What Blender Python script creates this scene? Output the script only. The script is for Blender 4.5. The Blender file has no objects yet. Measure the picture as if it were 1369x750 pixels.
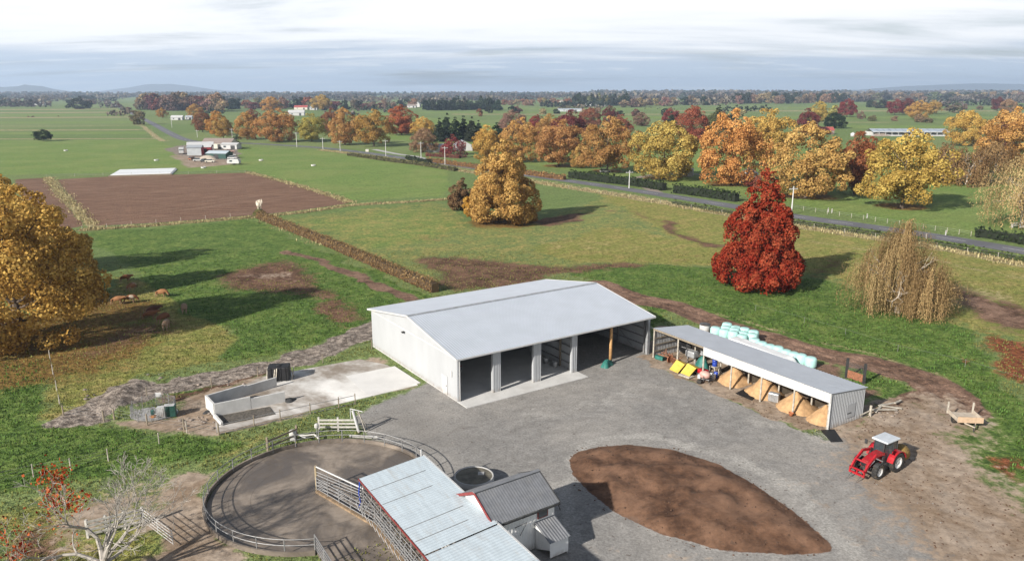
import bpy, bmesh, math, random
import numpy as np
from mathutils import Vector, Matrix
R = math.radians
scene = bpy.context.scene
col = scene.collection

# ------------------------------------------------------------------ camera, sky, sun, exposure
CAM_H = 31.0; FPX = 1024.0; PITCH = math.atan((375 - 121.6) / FPX)
CP, SP = math.cos(PITCH), math.sin(PITCH)
cam_d = bpy.data.cameras.new('camera'); cam = bpy.data.objects.new('camera', cam_d); col.objects.link(cam)
cam_d.sensor_width = 36; cam_d.lens = 36 * FPX / 1369; cam_d.clip_start = 0.5; cam_d.clip_end = 40000
cam.location = (0, 0, CAM_H); cam.rotation_euler = (R(90) - PITCH, 0, 0)
scene.camera = cam
SUN_A, SUN_E = R(44), R(27)          # light travels towards (+cos A, +sin A), elevation E
scene.view_settings.view_transform = 'Standard'; scene.view_settings.look = 'None'
scene.view_settings.gamma = 1; scene.view_settings.use_curve_mapping = False
scene.view_settings.exposure = 0.86
sun_d = bpy.data.lights.new('sun', 'SUN'); sun = bpy.data.objects.new('sun', sun_d); col.objects.link(sun)
sun_d.energy = 5.0; sun_d.angle = R(1.2); sun_d.color = (1, 0.945, 0.87)
SUN_DIR = Vector((math.cos(SUN_A) * math.cos(SUN_E), math.sin(SUN_A) * math.cos(SUN_E), -math.sin(SUN_E)))
sun.rotation_euler = SUN_DIR.to_track_quat('-Z', 'Y').to_euler(); sun.location = (-60, -40, 80)

class NT:
    """small helper round a node tree"""
    def __init__(s, tree): s.t = tree; s.n = tree.nodes; s.l = tree.links
    def add(s, typ, ins=None, **kw):
        nd = s.n.new(typ)
        for k, v in kw.items(): setattr(nd, k, v)
        for k, v in (ins or {}).items():
            if isinstance(v, bpy.types.NodeSocket): s.l.new(v, nd.inputs[k])
            else: nd.inputs[k].default_value = v
        return nd
    def math(s, op, a, b=0.0, c=0.0, clamp=False):
        return s.add('ShaderNodeMath', {0: a, 1: b, 2: c}, operation=op, use_clamp=clamp).outputs[0]
    def mix(s, f, a, b, blend='MIX'):
        nd = s.add('ShaderNodeMix', data_type='RGBA', blend_type=blend)
        for k, v in ((0, f), (6, a), (7, b)):
            if isinstance(v, bpy.types.NodeSocket): s.l.new(v, nd.inputs[k])
            else: nd.inputs[k].default_value = v if k == 0 else (tuple(v) + (1,))[:4]
        return nd.outputs[2]
    def smooth(s, v, lo, hi, a=0.0, b=1.0):
        return s.add('ShaderNodeMapRange', {0: v, 1: lo, 2: hi, 3: a, 4: b}, interpolation_type='SMOOTHSTEP').outputs[0]
    def noise(s, vec, scale, detail=3.0, rough=0.55, dist=0.0):
        return s.add('ShaderNodeTexNoise', {'Vector': vec, 'Scale': scale, 'Detail': detail, 'Roughness': rough, 'Distortion': dist}).outputs[0]
    def vscale(s, vec, xyz):
        return s.add('ShaderNodeVectorMath', {0: vec, 1: xyz}, operation='MULTIPLY').outputs[0]

world = bpy.data.worlds.new('World'); scene.world = world; world.use_nodes = True
W = NT(world.node_tree); W.n.clear()
sky = W.add('ShaderNodeTexSky', sky_type='NISHITA', sun_disc=False, sun_elevation=SUN_E,
            sun_rotation=math.atan2(-math.cos(SUN_A), -math.sin(SUN_A)), altitude=20, air_density=1.0, dust_density=1.5, ozone_density=1.0)
tc = W.add('ShaderNodeTexCoord').outputs['Generated']
sep = W.add('ShaderNodeSeparateXYZ', {0: tc})
zz = W.math('MAXIMUM', sep.outputs[2], 0.0)
den = W.math('ADD', zz, 0.085)
uv = W.add('ShaderNodeCombineXYZ', {0: W.math('DIVIDE', sep.outputs[0], den), 1: W.math('DIVIDE', sep.outputs[1], den), 2: 0.0}).outputs[0]
uvs = W.vscale(uv, (0.42, 1.0, 1.0))
n1 = W.noise(uvs, 0.55, 7, 0.6, 0.4)
n2 = W.noise(W.vscale(uv, (0.6, 1.6, 1)), 1.5, 5, 0.62, 0.5)
n3 = W.noise(W.vscale(uv, (0.25, 1.0, 1)), 0.8, 6, 0.6, 0.2)
zj = W.math('ADD', zz, W.math('MULTIPLY', W.math('SUBTRACT', n3, 0.5), 0.075))
hi = W.smooth(zj, 0.034, 0.056)                                         # upper bright deck against the grey bank low down
grey = W.mix(W.smooth(zz, 0.0, 0.05), (0.39, 0.46, 0.545), (0.345, 0.40, 0.475))
grey = W.mix(W.math('MULTIPLY', W.smooth(n2, 0.54, 0.66), 0.75), grey, (0.56, 0.585, 0.615))   # paler streaks in the bank
white = W.mix(W.smooth(n1, 0.33, 0.56), (0.50, 0.525, 0.56), (0.66, 0.665, 0.67))
cloud = W.mix(hi, grey, white)
cover = W.smooth(W.math('SUBTRACT', n1, W.math('MULTIPLY', W.smooth(zz, 0.10, 0.55), 0.27)), 0.24, 0.48)
bg1 = W.add('ShaderNodeBackground', {0: sky.outputs[0], 1: 0.05})
bg2 = W.add('ShaderNodeBackground', {0: cloud, 1: 1.0})
mixs = W.add('ShaderNodeMixShader', {0: cover, 1: bg1.outputs[0], 2: bg2.outputs[0]})
W.l.new(mixs.outputs[0], W.add('ShaderNodeOutputWorld').inputs[0])

scene.render.engine = 'CYCLES'
scene.cycles.use_denoising = True
scene.cycles.max_bounces = 5; scene.cycles.diffuse_bounces = 2; scene.cycles.glossy_bounces = 2
scene.cycles.transmission_bounces = 3; scene.cycles.transparent_max_bounces = 6; scene.cycles.volume_bounces = 0
scene.cycles.caustics_reflective = False; scene.cycles.caustics_refractive = False

# ------------------------------------------------------------------ helpers
def g(px, py, z=0.0):
    """survey point: the spot on the level ground (or at height z) that the photograph shows at px, py (1369 x 750)"""
    dy = py - 375; up = -dy * CP - FPX * SP; fw = FPX * CP - dy * SP; t = (z - CAM_H) / up
    return ((px - 684.5) * t, fw * t)
def gpoly(pts): return np.array([g(x, y) for x, y in pts])
def pxm(py):                                                    # photo pixels per metre for a thing standing at row py
    return ((py - 375) * CP + FPX * SP) / CAM_H

def tag(o, label=None, cat=None, group=None, kind=None):
    for k, v in (('label', label), ('category', cat), ('group', group), ('kind', kind)):
        if v: o[k] = v
    return o
def thing(name, label, cat, loc=(0, 0, 0), rz=0.0, group=None):
    o = bpy.data.objects.new(name, None); col.objects.link(o); o.empty_display_size = 0.3
    o.location = loc if len(loc) == 3 else (loc[0], loc[1], 0); o.rotation_euler = (0, 0, rz)
    return tag(o, label, cat, group)
def link(name, me, mat=None, parent=None):
    o = bpy.data.objects.new(name, me); col.objects.link(o)
    if mat is not None and not me.materials: me.materials.append(mat)
    if parent is not None: o.parent = parent
    return o
def copy_tree(o, parent=None):
    c = o.copy(); col.objects.link(c); c.parent = parent
    for ch in o.children: copy_tree(ch, c)
    return c
def relabel(o, label=None, group=None):
    if label: o['label'] = label
    if group: o['group'] = group
    return o

class MB:
    """collects simple solids and links them as one mesh"""
    def __init__(s): s.v = []; s.f = []
    def raw(s, vs, fs):
        b = len(s.v); s.v += [tuple(v) for v in vs]; s.f += [tuple(i + b for i in f) for f in fs]; return s
    def box(s, x0, x1, y0, y1, z0, z1):
        return s.raw([(x0,y0,z0),(x1,y0,z0),(x1,y1,z0),(x0,y1,z0),(x0,y0,z1),(x1,y0,z1),(x1,y1,z1),(x0,y1,z1)],
                     [(0,3,2,1),(4,5,6,7),(0,1,5,4),(1,2,6,5),(2,3,7,6),(3,0,4,7)])
    def beam(s, p, q, w, h):
        """rectangular bar from p to q, w across (level), h deep"""
        p, q = Vector(p), Vector(q); d = (q - p)
        if d.length < 1e-6: return s
        d.normalize(); a = d.cross(Vector((0, 0, 1)))
        if a.length < 1e-3: a = Vector((1, 0, 0))
        a.normalize(); b = a.cross(d); a = a * (w / 2); b = b * (h / 2)
        return s.raw([p-a-b, p+a-b, p+a+b, p-a+b, q-a-b, q+a-b, q+a+b, q-a+b],
                     [(0,1,2,3),(7,6,5,4),(0,4,5,1),(1,5,6,2),(2,6,7,3),(3,7,4,0)])
    def tube(s, p, q, r, r2=None, n=7, cap=True):
        p, q = Vector(p), Vector(q); r2 = r if r2 is None else r2; d = q - p
        if d.length < 1e-6: return s
        d.normalize(); a = d.cross(Vector((0, 0, 1)))
        if a.length < 1e-3: a = Vector((1, 0, 0))
        a.normalize(); b = d.cross(a); vs = []
        for c, rr in ((p, r), (q, r2)):
            for k in range(n):
                t = 2 * math.pi * k / n; vs.append(c + a * (rr * math.cos(t)) + b * (rr * math.sin(t)))
        fs = [(k, (k + 1) % n, n + (k + 1) % n, n + k) for k in range(n)]
        if cap: fs += [tuple(range(n - 1, -1, -1)), tuple(range(n, 2 * n))]
        return s.raw(vs, fs)
    def path(s, pts, r, n=6):
        for a, b in zip(pts[:-1], pts[1:]): s.tube(a, b, r, n=n)
        return s
    def prism(s, poly, z0, z1):
        """level polygon (x, y) pushed up from z0 to z1"""
        n = len(poly); A = sum(poly[i][0]*poly[(i+1)%n][1]-poly[(i+1)%n][0]*poly[i][1] for i in range(n))
        if A < 0: poly = list(poly)[::-1]
        return s.raw([(x, y, z0) for x, y in poly] + [(x, y, z1) for x, y in poly],
                     [tuple(range(n - 1, -1, -1)), tuple(range(n, 2 * n))] + [(k, (k+1)%n, n+(k+1)%n, n+k) for k in range(n)])
    def yprism(s, poly, y0, y1):
        """outline in x, z pushed along y"""
        n = len(poly); A = sum(poly[i][0]*poly[(i+1)%n][1]-poly[(i+1)%n][0]*poly[i][1] for i in range(n))
        if A < 0: poly = list(poly)[::-1]
        return s.raw([(x, y0, z) for x, z in poly] + [(x, y1, z) for x, z in poly],
                     [tuple(range(n)), tuple(range(2*n-1, n-1, -1))] + [(k, n+k, n+(k+1)%n, (k+1)%n) for k in range(n)])
    def xprism(s, poly, x0, x1):
        """outline in y, z pushed along x"""
        n = len(poly); A = sum(poly[i][0]*poly[(i+1)%n][1]-poly[(i+1)%n][0]*poly[i][1] for i in range(n))
        if A < 0: poly = list(poly)[::-1]
        return s.raw([(x0, y, z) for y, z in poly] + [(x1, y, z) for y, z in poly],
                     [tuple(range(n-1, -1, -1)), tuple(range(n, 2*n))] + [(k, (k+1)%n, n+(k+1)%n, n+k) for k in range(n)])
    def lathe(s, prof, n=20, c=(0, 0, 0), axis='z'):
        vs = []
        for r, h in prof:
            for k in range(n):
                t = 2 * math.pi * k / n; a, b = r * math.cos(t), r * math.sin(t)
                vs.append((c[0]+a, c[1]+b, c[2]+h) if axis == 'z' else ((c[0]+a, c[1]+h, c[2]+b) if axis == 'y' else (c[0]+h, c[1]+a, c[2]+b)))
        fs = []
        for i in range(len(prof) - 1):
            for k in range(n):
                q = (i*n+k, i*n+(k+1)%n, (i+1)*n+(k+1)%n, (i+1)*n+k)
                fs.append(q if axis != 'y' else q[::-1])
        e0, e1 = tuple(range(n-1, -1, -1)), tuple(range((len(prof)-1)*n, len(prof)*n))
        fs += [e0, e1] if axis != 'y' else [e0[::-1], e1[::-1]]
        return s.raw(vs, fs)
    def quadwave(s, o, eu, ev, nu, depth, nrm, pat=(0, 0, 1, 1)):
        """profiled metal sheet: nu ribs across edge eu, running along ev"""
        o, eu, ev, nrm = Vector(o), Vector(eu), Vector(ev), Vector(nrm); vs = []; fs = []
        m = nu * len(pat)
        for i in range(m + 1):
            p = o + eu * (i / m) + nrm * (depth * pat[i % len(pat)]); vs += [p, p + ev]
        for i in range(m): fs.append((2*i, 2*i+2, 2*i+3, 2*i+1))
        return s.raw(vs, fs)
    def build(s, name, mat=None, parent=None, smooth=False, bevel=0.0):
        me = bpy.data.meshes.new(name); me.from_pydata(s.v, [], s.f)
        if smooth: me.polygons.foreach_set('use_smooth', [True] * len(me.polygons))
        me.update(); o = link(name, me, mat, parent)
        if bevel:
            m = o.modifiers.new('bevel', 'BEVEL'); m.width = bevel; m.segments = 2; m.limit_method = 'ANGLE'
        return o

def np_quads(name, V, attrs=None, smooth=False):
    """V: n x 4 x 3 array of loose quads"""
    n = len(V); me = bpy.data.meshes.new(name)
    me.vertices.add(n * 4); me.vertices.foreach_set('co', V.reshape(-1).astype(np.float32))
    me.loops.add(n * 4); me.loops.foreach_set('vertex_index', np.arange(n * 4, dtype=np.int32))
    me.polygons.add(n); me.polygons.foreach_set('loop_start', np.arange(0, n * 4, 4, dtype=np.int32))
    for k, a in (attrs or {}).items():
        at = me.attributes.new(k, 'FLOAT', 'FACE'); at.data.foreach_set('value', a.astype(np.float32))
    me.update(calc_edges=True)
    return me

# ------------------------------------------------------------------ materials
def mat(name, c=(0.5, 0.5, 0.5), rough=0.7, metal=0.0, var=0.15, scale=3.0, bump=0.0, bscale=20.0, dirt=0.0, dirtc=(0.12, 0.09, 0.06), spec=0.4, streak=None, lo=0.5, splash=0.0):
    m = bpy.data.materials.new(name); m.use_nodes = True; N = NT(m.node_tree); N.n.clear()
    pos = N.add('ShaderNodeTexCoord').outputs['Object']
    vec = N.vscale(pos, streak) if streak else pos
    n = N.noise(vec, scale, 5, 0.6)
    cc = N.mix(N.smooth(n, 0.3, 0.7), [x * (1 - var) for x in c], [min(1, x * (1 + var)) for x in c])
    if dirt:
        d = N.noise(vec, scale * 0.6, 6, 0.65, 0.3)
        cc = N.mix(N.math('MULTIPLY', N.smooth(d, lo, lo + 0.22), dirt), cc, dirtc)
    if splash:
        zc = N.add('ShaderNodeSeparateXYZ', {0: pos}).outputs[2]; hgt = N.math('SUBTRACT', 1.0, N.math('DIVIDE', zc, splash), clamp=True)
        cc = N.mix(N.math('MULTIPLY', N.math('MULTIPLY', hgt, N.smooth(N.noise(N.vscale(pos, (2, 2, 1)), 1.5, 5, 0.7), 0.35, 0.65)), 0.85), cc, (0.20, 0.155, 0.115))
    b = N.add('ShaderNodeBsdfPrincipled', {'Base Color': cc, 'Metallic': metal, 'Specular IOR Level': spec,
                                          'Roughness': N.math('ADD', N.math('MULTIPLY', n, 0.2), rough - 0.1, clamp=True)})
    if bump:
        bn = N.add('ShaderNodeBump', {'Height': N.noise(pos, bscale, 4, 0.6), 'Strength': bump, 'Distance': 0.03})
        N.l.new(bn.outputs[0], b.inputs['Normal'])
    N.l.new(b.outputs[0], N.add('ShaderNodeOutputMaterial').inputs[0])
    return m
M = dict(
    shed_wall=mat('shed_wall', (0.335, 0.345, 0.355), 0.5, var=0.04, dirt=0.12, dirtc=(0.25, 0.255, 0.255), scale=0.7, streak=(1, 1, 0.3), splash=0.55),
    shed_roof=mat('shed_roof', (0.37, 0.40, 0.445), 0.5, 0.0, var=0.05, scale=0.5, dirt=0.1, dirtc=(0.33, 0.34, 0.355), spec=0.4),
    zinc=mat('zinc', (0.42, 0.43, 0.44), 0.45, 0.5, var=0.18, scale=2.0, dirt=0.15, dirtc=(0.25, 0.2, 0.15)),
    lean_roof=mat('lean_roof', (0.355, 0.38, 0.415), 0.5, 0.0, var=0.05, scale=0.6, dirt=0.2, dirtc=(0.30, 0.31, 0.325)),
    milk_roof=mat('milk_roof', (0.37, 0.425, 0.46), 0.5, 0.0, var=0.07, scale=1.2, dirt=0.4, dirtc=(0.30, 0.28, 0.25), streak=(0.5, 3.0, 1)),
    hut_roof=mat('hut_roof', (0.15, 0.155, 0.165), 0.5, 0.0, var=0.12, scale=1.5, dirt=0.2, dirtc=(0.2, 0.19, 0.17)),
    white=mat('white', (0.42, 0.42, 0.415), 0.6, var=0.06, scale=1.5, dirt=0.25, dirtc=(0.33, 0.31, 0.27), splash=0.7),
    hutwhite=mat('hutwhite', (0.66, 0.66, 0.65), 0.6, var=0.05, scale=1.5, dirt=0.2, dirtc=(0.42, 0.40, 0.36), splash=0.5),
    redtrim=mat('redtrim', (0.17, 0.032, 0.03), 0.5, var=0.2),
    timber=mat('timber', (0.20, 0.165, 0.12), 0.85, var=0.3, scale=4, streak=(4, 4, 0.6), bump=0.3),
    newpole=mat('newpole', (0.42, 0.24, 0.10), 0.8, var=0.2, scale=3),
    oldwood=mat('oldwood', (0.34, 0.31, 0.26), 0.9, var=0.25, scale=3, bump=0.3),
    railwood=mat('railwood', (0.38, 0.365, 0.335), 0.9, var=0.2, scale=3, bump=0.2),
    concrete=mat('concrete', (0.33, 0.325, 0.315), 0.9, var=0.12, scale=0.6, dirt=0.3, dirtc=(0.26, 0.24, 0.21), bump=0.15),
    palewall=mat('palewall', (0.46, 0.455, 0.44), 0.9, var=0.1, scale=0.9, dirt=0.35, dirtc=(0.30, 0.28, 0.25)),
    galv=mat('galv', (0.22, 0.22, 0.22), 0.55, 0.3, var=0.2, scale=5, dirt=0.3, dirtc=(0.22, 0.14, 0.08)),
    steel=mat('steel', (0.12, 0.12, 0.12), 0.5, 0.6, var=0.3, dirt=0.4, dirtc=(0.16, 0.08, 0.04)),
    rust=mat('rust', (0.20, 0.085, 0.045), 0.85, var=0.4, scale=6),
    black=mat('black', (0.012, 0.012, 0.013), 0.6, var=0.3, scale=3),
    rubber=mat('rubber', (0.022, 0.021, 0.02), 0.85, var=0.4, dirt=0.8, dirtc=(0.10, 0.075, 0.05), scale=4),
    dark=mat('dark', (0.03, 0.03, 0.03), 0.7, var=0.3),
    red=mat('red', (0.30, 0.010, 0.016), 0.36, var=0.2, scale=2.5, dirt=0.4, dirtc=(0.16, 0.075, 0.05), spec=0.5),
    rim=mat('rim', (0.55, 0.55, 0.54), 0.45, 0.2, var=0.1, dirt=0.25, dirtc=(0.3, 0.24, 0.18)),
    glass=mat('glass', (0.03, 0.04, 0.045), 0.12, var=0.2, spec=0.8),
    yellow=mat('yellow', (0.50, 0.36, 0.06), 0.6, var=0.12, scale=2, dirt=0.15, dirtc=(0.4, 0.3, 0.1)),
    green=mat('green', (0.02, 0.12, 0.10), 0.6, var=0.25, dirt=0.2),
    darkgreen=mat('darkgreen', (0.012, 0.05, 0.04), 0.5, var=0.2),
    blue=mat('blue', (0.02, 0.05, 0.30), 0.4, var=0.15),
    teal=mat('teal', (0.34, 0.56, 0.52), 0.35, var=0.10, scale=2.5, spec=0.5, bump=0.3, bscale=7),
    whitefilm=mat('whitefilm', (0.60, 0.61, 0.61), 0.35, var=0.05, scale=2, bump=0.4, bscale=4),
    sawdust=mat('sawdust', (0.39, 0.24, 0.12), 0.95, var=0.18, scale=2.5, bump=0.6, bscale=14),
    pink=mat('pink', (0.42, 0.26, 0.22), 0.6, var=0.2, dirt=0.4),
    tanply=mat('tanply', (0.38, 0.325, 0.26), 0.85, var=0.15, scale=2),
    hay=mat('hay', (0.20, 0.125, 0.035), 0.95, var=0.45, scale=8, bump=0.8, bscale=18),
    asphalt=mat('asphalt', (0.105, 0.105, 0.115), 0.9, var=0.15, scale=0.15),
    paint=mat('paint', (0.62, 0.62, 0.6), 0.7, var=0.1),
    barkpale=mat('barkpale', (0.42, 0.37, 0.31), 0.9, var=0.3, scale=2.5, bump=0.3, dirt=0.4, dirtc=(0.2, 0.17, 0.13)),
    bark=mat('bark', (0.10, 0.075, 0.055), 0.95, var=0.3, scale=2, bump=0.4),
    brownroof=mat('brownroof', (0.20, 0.16, 0.14), 0.8, var=0.15),
    redroof=mat('redroof', (0.30, 0.07, 0.06), 0.7, var=0.15),
    greyroof=mat('greyroof', (0.28, 0.30, 0.32), 0.6, var=0.1),
    cream=mat('cream', (0.50, 0.47, 0.40), 0.8, var=0.1),
    greywall=mat('greywall', (0.36, 0.38, 0.39), 0.6, var=0.08, scale=0.5),
    redwall=mat('redwall', (0.30, 0.025, 0.03), 0.6, var=0.1),
    panelglass=mat('panelglass', (0.30, 0.34, 0.38), 0.35, 0.1, var=0.15, scale=0.3),
    pvc=mat('pvc', (0.40, 0.39, 0.36), 0.5, var=0.1, dirt=0.3),
    clod=mat('clod', (0.075, 0.042, 0.026), 0.95, var=0.4), stone=mat('stone', (0.16, 0.15, 0.14), 0.95, var=0.5, scale=9),
    rubble=mat('rubble', (0.22, 0.18, 0.15), 0.95, var=0.35, scale=1.2, bump=0.5),
)
def leafmat(name, transl=0.35, warm=0.0):
    m = bpy.data.materials.new(name); m.use_nodes = True; N = NT(m.node_tree); N.n.clear()
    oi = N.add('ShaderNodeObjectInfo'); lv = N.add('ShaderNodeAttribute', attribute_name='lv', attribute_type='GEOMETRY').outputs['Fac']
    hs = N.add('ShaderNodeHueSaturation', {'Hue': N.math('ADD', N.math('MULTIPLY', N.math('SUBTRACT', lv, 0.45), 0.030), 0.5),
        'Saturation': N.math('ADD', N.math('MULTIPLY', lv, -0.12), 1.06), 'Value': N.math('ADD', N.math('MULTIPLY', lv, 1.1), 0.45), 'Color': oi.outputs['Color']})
    d = N.add('ShaderNodeBsdfDiffuse', {0: hs.outputs[0]}); t = N.add('ShaderNodeBsdfTranslucent', {0: hs.outputs[0]})
    x = N.add('ShaderNodeMixShader', {0: transl, 1: d.outputs[0], 2: t.outputs[0]})
    N.l.new(x.outputs[0], N.add('ShaderNodeOutputMaterial').inputs[0])
    return m
M['leaf'] = leafmat('leaf', 0.3); M['needle'] = leafmat('needle', 0.1)

# ------------------------------------------------------------------ the ground
def poly_sd(P, poly):
    """signed distance (positive inside) of points P (n x 2) to a closed polygon"""
    n = len(poly); d = np.full(len(P), 1e9); ins = np.zeros(len(P), bool); j = n - 1
    for i in range(n):
        a, b = poly[j], poly[i]; e = b - a; w = P - a
        t = np.clip((w @ e) / max(e @ e, 1e-9), 0, 1); d = np.minimum(d, ((w - t[:, None] * e) ** 2).sum(1))
        c = (a[1] > P[:, 1]) != (b[1] > P[:, 1])
        with np.errstate(divide='ignore', invalid='ignore'):
            ins ^= c & (P[:, 0] < (b[0] - a[0]) * (P[:, 1] - a[1]) / (b[1] - a[1]) + a[0])
        j = i
    d = np.sqrt(d); return np.where(ins, d, -d)
def line_d(P, line):
    d = np.full(len(P), 1e9)
    for a, b in zip(line[:-1], line[1:]):
        e = b - a; w = P - a; t = np.clip((w @ e) / max(e @ e, 1e-9), 0, 1); d = np.minimum(d, ((w - t[:, None] * e) ** 2).sum(1))
    return np.sqrt(d)
_rng = np.random.default_rng(5); _lat = _rng.random((256, 256))
def vnoise(P, s):
    q = P * s; i = np.floor(q).astype(int); f = q - i; f = f * f * (3 - 2 * f)
    x0, y0, x1, y1 = i[:, 0] & 255, i[:, 1] & 255, (i[:, 0] + 1) & 255, (i[:, 1] + 1) & 255
    return (_lat[x0, y0] * (1 - f[:, 0]) + _lat[x1, y0] * f[:, 0]) * (1 - f[:, 1]) + (_lat[x0, y1] * (1 - f[:, 0]) + _lat[x1, y1] * f[:, 0]) * f[:, 1]
def fbm(P, s, o=4): return sum(vnoise(P + 17.3 * k, s * 2 ** k) * 0.5 ** (k + 1) for k in range(o)) / (1 - 0.5 ** o)

# layers: (layer, kind, photo points, softness m, value, width m)
LAY = []
def area(layer, pts, soft=1.0, val=1.0): LAY.append((layer, 'a', gpoly(pts), soft, val, 0))
def stroke(layer, pts, width, soft=0.6, val=1.0): LAY.append((layer, 'l', gpoly(pts), soft, val, width))
# yard of grey gravel, tan bare ground to the right of it
YARD = [(478,553),(520,533),(566,512),(600,500),(640,470),(760,440),(868,432),(880,462),(950,470),(1040,510),(1110,545),(1140,570),(1165,600),(1230,650),(1290,710),(1340,760),(1400,900),
        (560,1000),(560,800),(590,660),(545,610),(500,590),(486,566)]
area('gravel', YARD, 1.6)
TAN = [(1110,580),(1150,558),(1180,548),(1210,540),(1250,525),(1290,540),(1305,560),(1318,600),(1345,640),(1400,680),(1500,760),(1500,980),(1250,980),(1225,760),(1195,710),(1150,665),(1122,615)]
area('tan', TAN, 7.0)
stroke('pale', [(740,720),(752,640),(748,612),(790,588),(850,582),(920,590),(1000,625),(1080,680),(1140,740)], 1.3, 1.8, 0.78)
stroke('pale', [(1010,560),(1060,575),(1110,600)], 1.5, 2.5, 0.7)
stroke('pale', [(720,560),(840,520),(930,530)], 2.0, 3.0, 0.6)
area('damp', [(480,560),(560,520),(620,550),(660,600),(600,610),(520,585)], 6, 0.7)
SHEDFLOOR = [(868,484),(905,502),(950,523),(1010,549),(1060,570),(1100,588),(1165,562),(930,436),(872,440)]
area('tan', SHEDFLOOR, 0.7, 1.0)
stroke('tan', [(1040,640),(1120,690),(1190,760),(1230,860)], 3.0, 4.0, 0.5)
stroke('tan', [(740,720),(830,735),(980,752),(1120,765)], 1.6, 2.5, 0.5)
stroke('gravel', [(1010,575),(1110,620),(1150,660)], 2.5, 2.0, 0.7)
area('gravel', [(1180,610),(1260,600),(1330,690),(1369,760),(1240,720)], 6, 0.56)
# brown soil island
ISLE = [(761,616),(768,605),(795,598),(840,594),(900,601),(960,620),(1010,648),(1060,683),(1104,720),(1116,737),(1062,742),(965,736),(885,714),(822,684),(785,656),(765,634)]
area('soil', ISLE, 0.5)
# muddy farm track behind the sheds
TRACK = [(800,380),(842,397),(895,408),(950,428),(1010,448),(1070,466),(1130,480),(1190,492),(1240,508),(1272,530),(1285,548)]
stroke('mud', TRACK, 2.6, 0.9)
stroke('mud', [(1240,530),(1222,545),(1215,555)], 1.6, 1.2, 0.9)
area('mud', [(880,440),(930,432),(1000,455),(1090,482),(1140,490),(1165,515),(1200,520),(1180,540),(1150,545),(1110,520),(1000,470)], 1.5, 0.62)
area('tan', [(1150,545),(1200,525),(1240,540),(1200,560),(1160,565)], 2, 0.7)
# ploughed field
FIELD = [(74,240),(150,236),(330,231),(400,249),(470,272),(380,284),(300,291),(210,298),(128,302)]
area('plough', FIELD, 1.2)
area('plough', [(20,240),(58,238),(112,302),(90,306),(40,300)], 1.5)
stroke('straw', [(64,238),(90,268),(122,300),(128,306)], 1.6, 1.6, 0.9)
stroke('straw', [(110,308),(200,302),(300,294),(400,285),(470,275),(540,271),(598,267)], 1.2, 1.4, 0.85)
stroke('straw', [(332,231),(400,249),(470,271)], 1.4, 1.4, 0.8)
stroke('straw', [(60,237),(150,234),(330,230)], 1.0, 1.5, 0.7)
# left paddock: lush grass with worn earth
area('lush', [(108,312),(200,305),(338,293),(440,342),(545,396),(500,432),(470,452),(330,480),(300,470),(320,440),(250,420),(200,380),(140,330)], 3.0)
area('soil', [(270,372),(320,356),(390,343),(440,372),(470,395),(440,410),(380,395),(300,392)], 5, 0.72)
area('tan', [(290,372),(350,358),(400,362),(420,380),(350,378)], 4, 0.52)
area('soil', [(400,402),(470,395),(500,430),(460,445),(400,420)], 4, 0.72)
stroke('mud', [(385,335),(440,352),(490,375),(540,398)], 1.5, 1.2, 0.85)
stroke('lush', [(420,334),(480,358),(560,394)], 1.2, 1.2, 1.0)
area('olive', [(68,482),(110,455),(140,400),(150,370),(200,375),(250,395),(300,430),(318,455),(300,478),(200,500),(170,520),(120,552),(86,550)], 2.5)
area('soil', [(70,480),(130,440),(170,400),(230,415),(270,440),(200,470),(120,500)], 6, 0.56)
area('soil', [(100,500),(150,492),(170,520),(110,550)], 4, 0.5)
# gravel track past the bunker, with a rubble heap at its end
stroke('rubbly', [(120,560),(150,545),(185,528),(240,515),(310,500),(380,485),(440,468),(480,452),(500,436)], 2.0, 1.0)
area('rubbly', [(100,556),(145,520),(185,508),(195,520),(170,545),(160,562)], 1.0)
area('tan', [(150,560),(230,560),(285,548),(300,578),(240,576),(170,572)], 1.5, 0.85)
area('tan', [(230,530),(300,512),(420,490),(500,475),(520,495),(560,515),(480,535),(300,580),(240,570)], 2, 0.8)
area('soil', [(190,536),(290,505),(370,490),(380,500),(300,520),(230,545)], 1.5, 0.66)
area('lush', [(150,540),(240,522),(270,520),(240,532),(170,546)], 0.8, 0.95)
# front left paddock
area('lush', [(-200,480),(66,484),(84,556),(160,572),(290,582),(330,600),(260,615),(120,640),(-60,680),(-300,700)], 2.5)
area('olive', [(150,580),(290,582),(420,556),(478,552),(500,590),(420,580),(330,620),(250,640),(100,650),(-60,690),(-60,760),(150,900),(300,760),(230,620)], 4, 0.60)
area('lush', [(130,605),(205,590),(210,605),(150,622)], 1, 0.9)
area('tan', [(196,655),(255,632),(290,640),(300,690),(330,760),(440,760),(460,860),(300,900),(150,860),(205,720)], 2.0, 0.95)
area('tan', [(60,690),(130,655),(200,645),(240,665),(180,720),(60,760)], 4, 0.66)
area('soil', [(-40,720),(60,680),(150,690),(200,740),(150,800),(-40,820)], 4, 0.6)
area('soil', [(200,720),(300,735),(420,748),(420,800),(200,800)], 2.5, 0.62)
area('soil', [(0,720),(80,690),(150,730),(60,780)], 4, 0.52)
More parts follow.
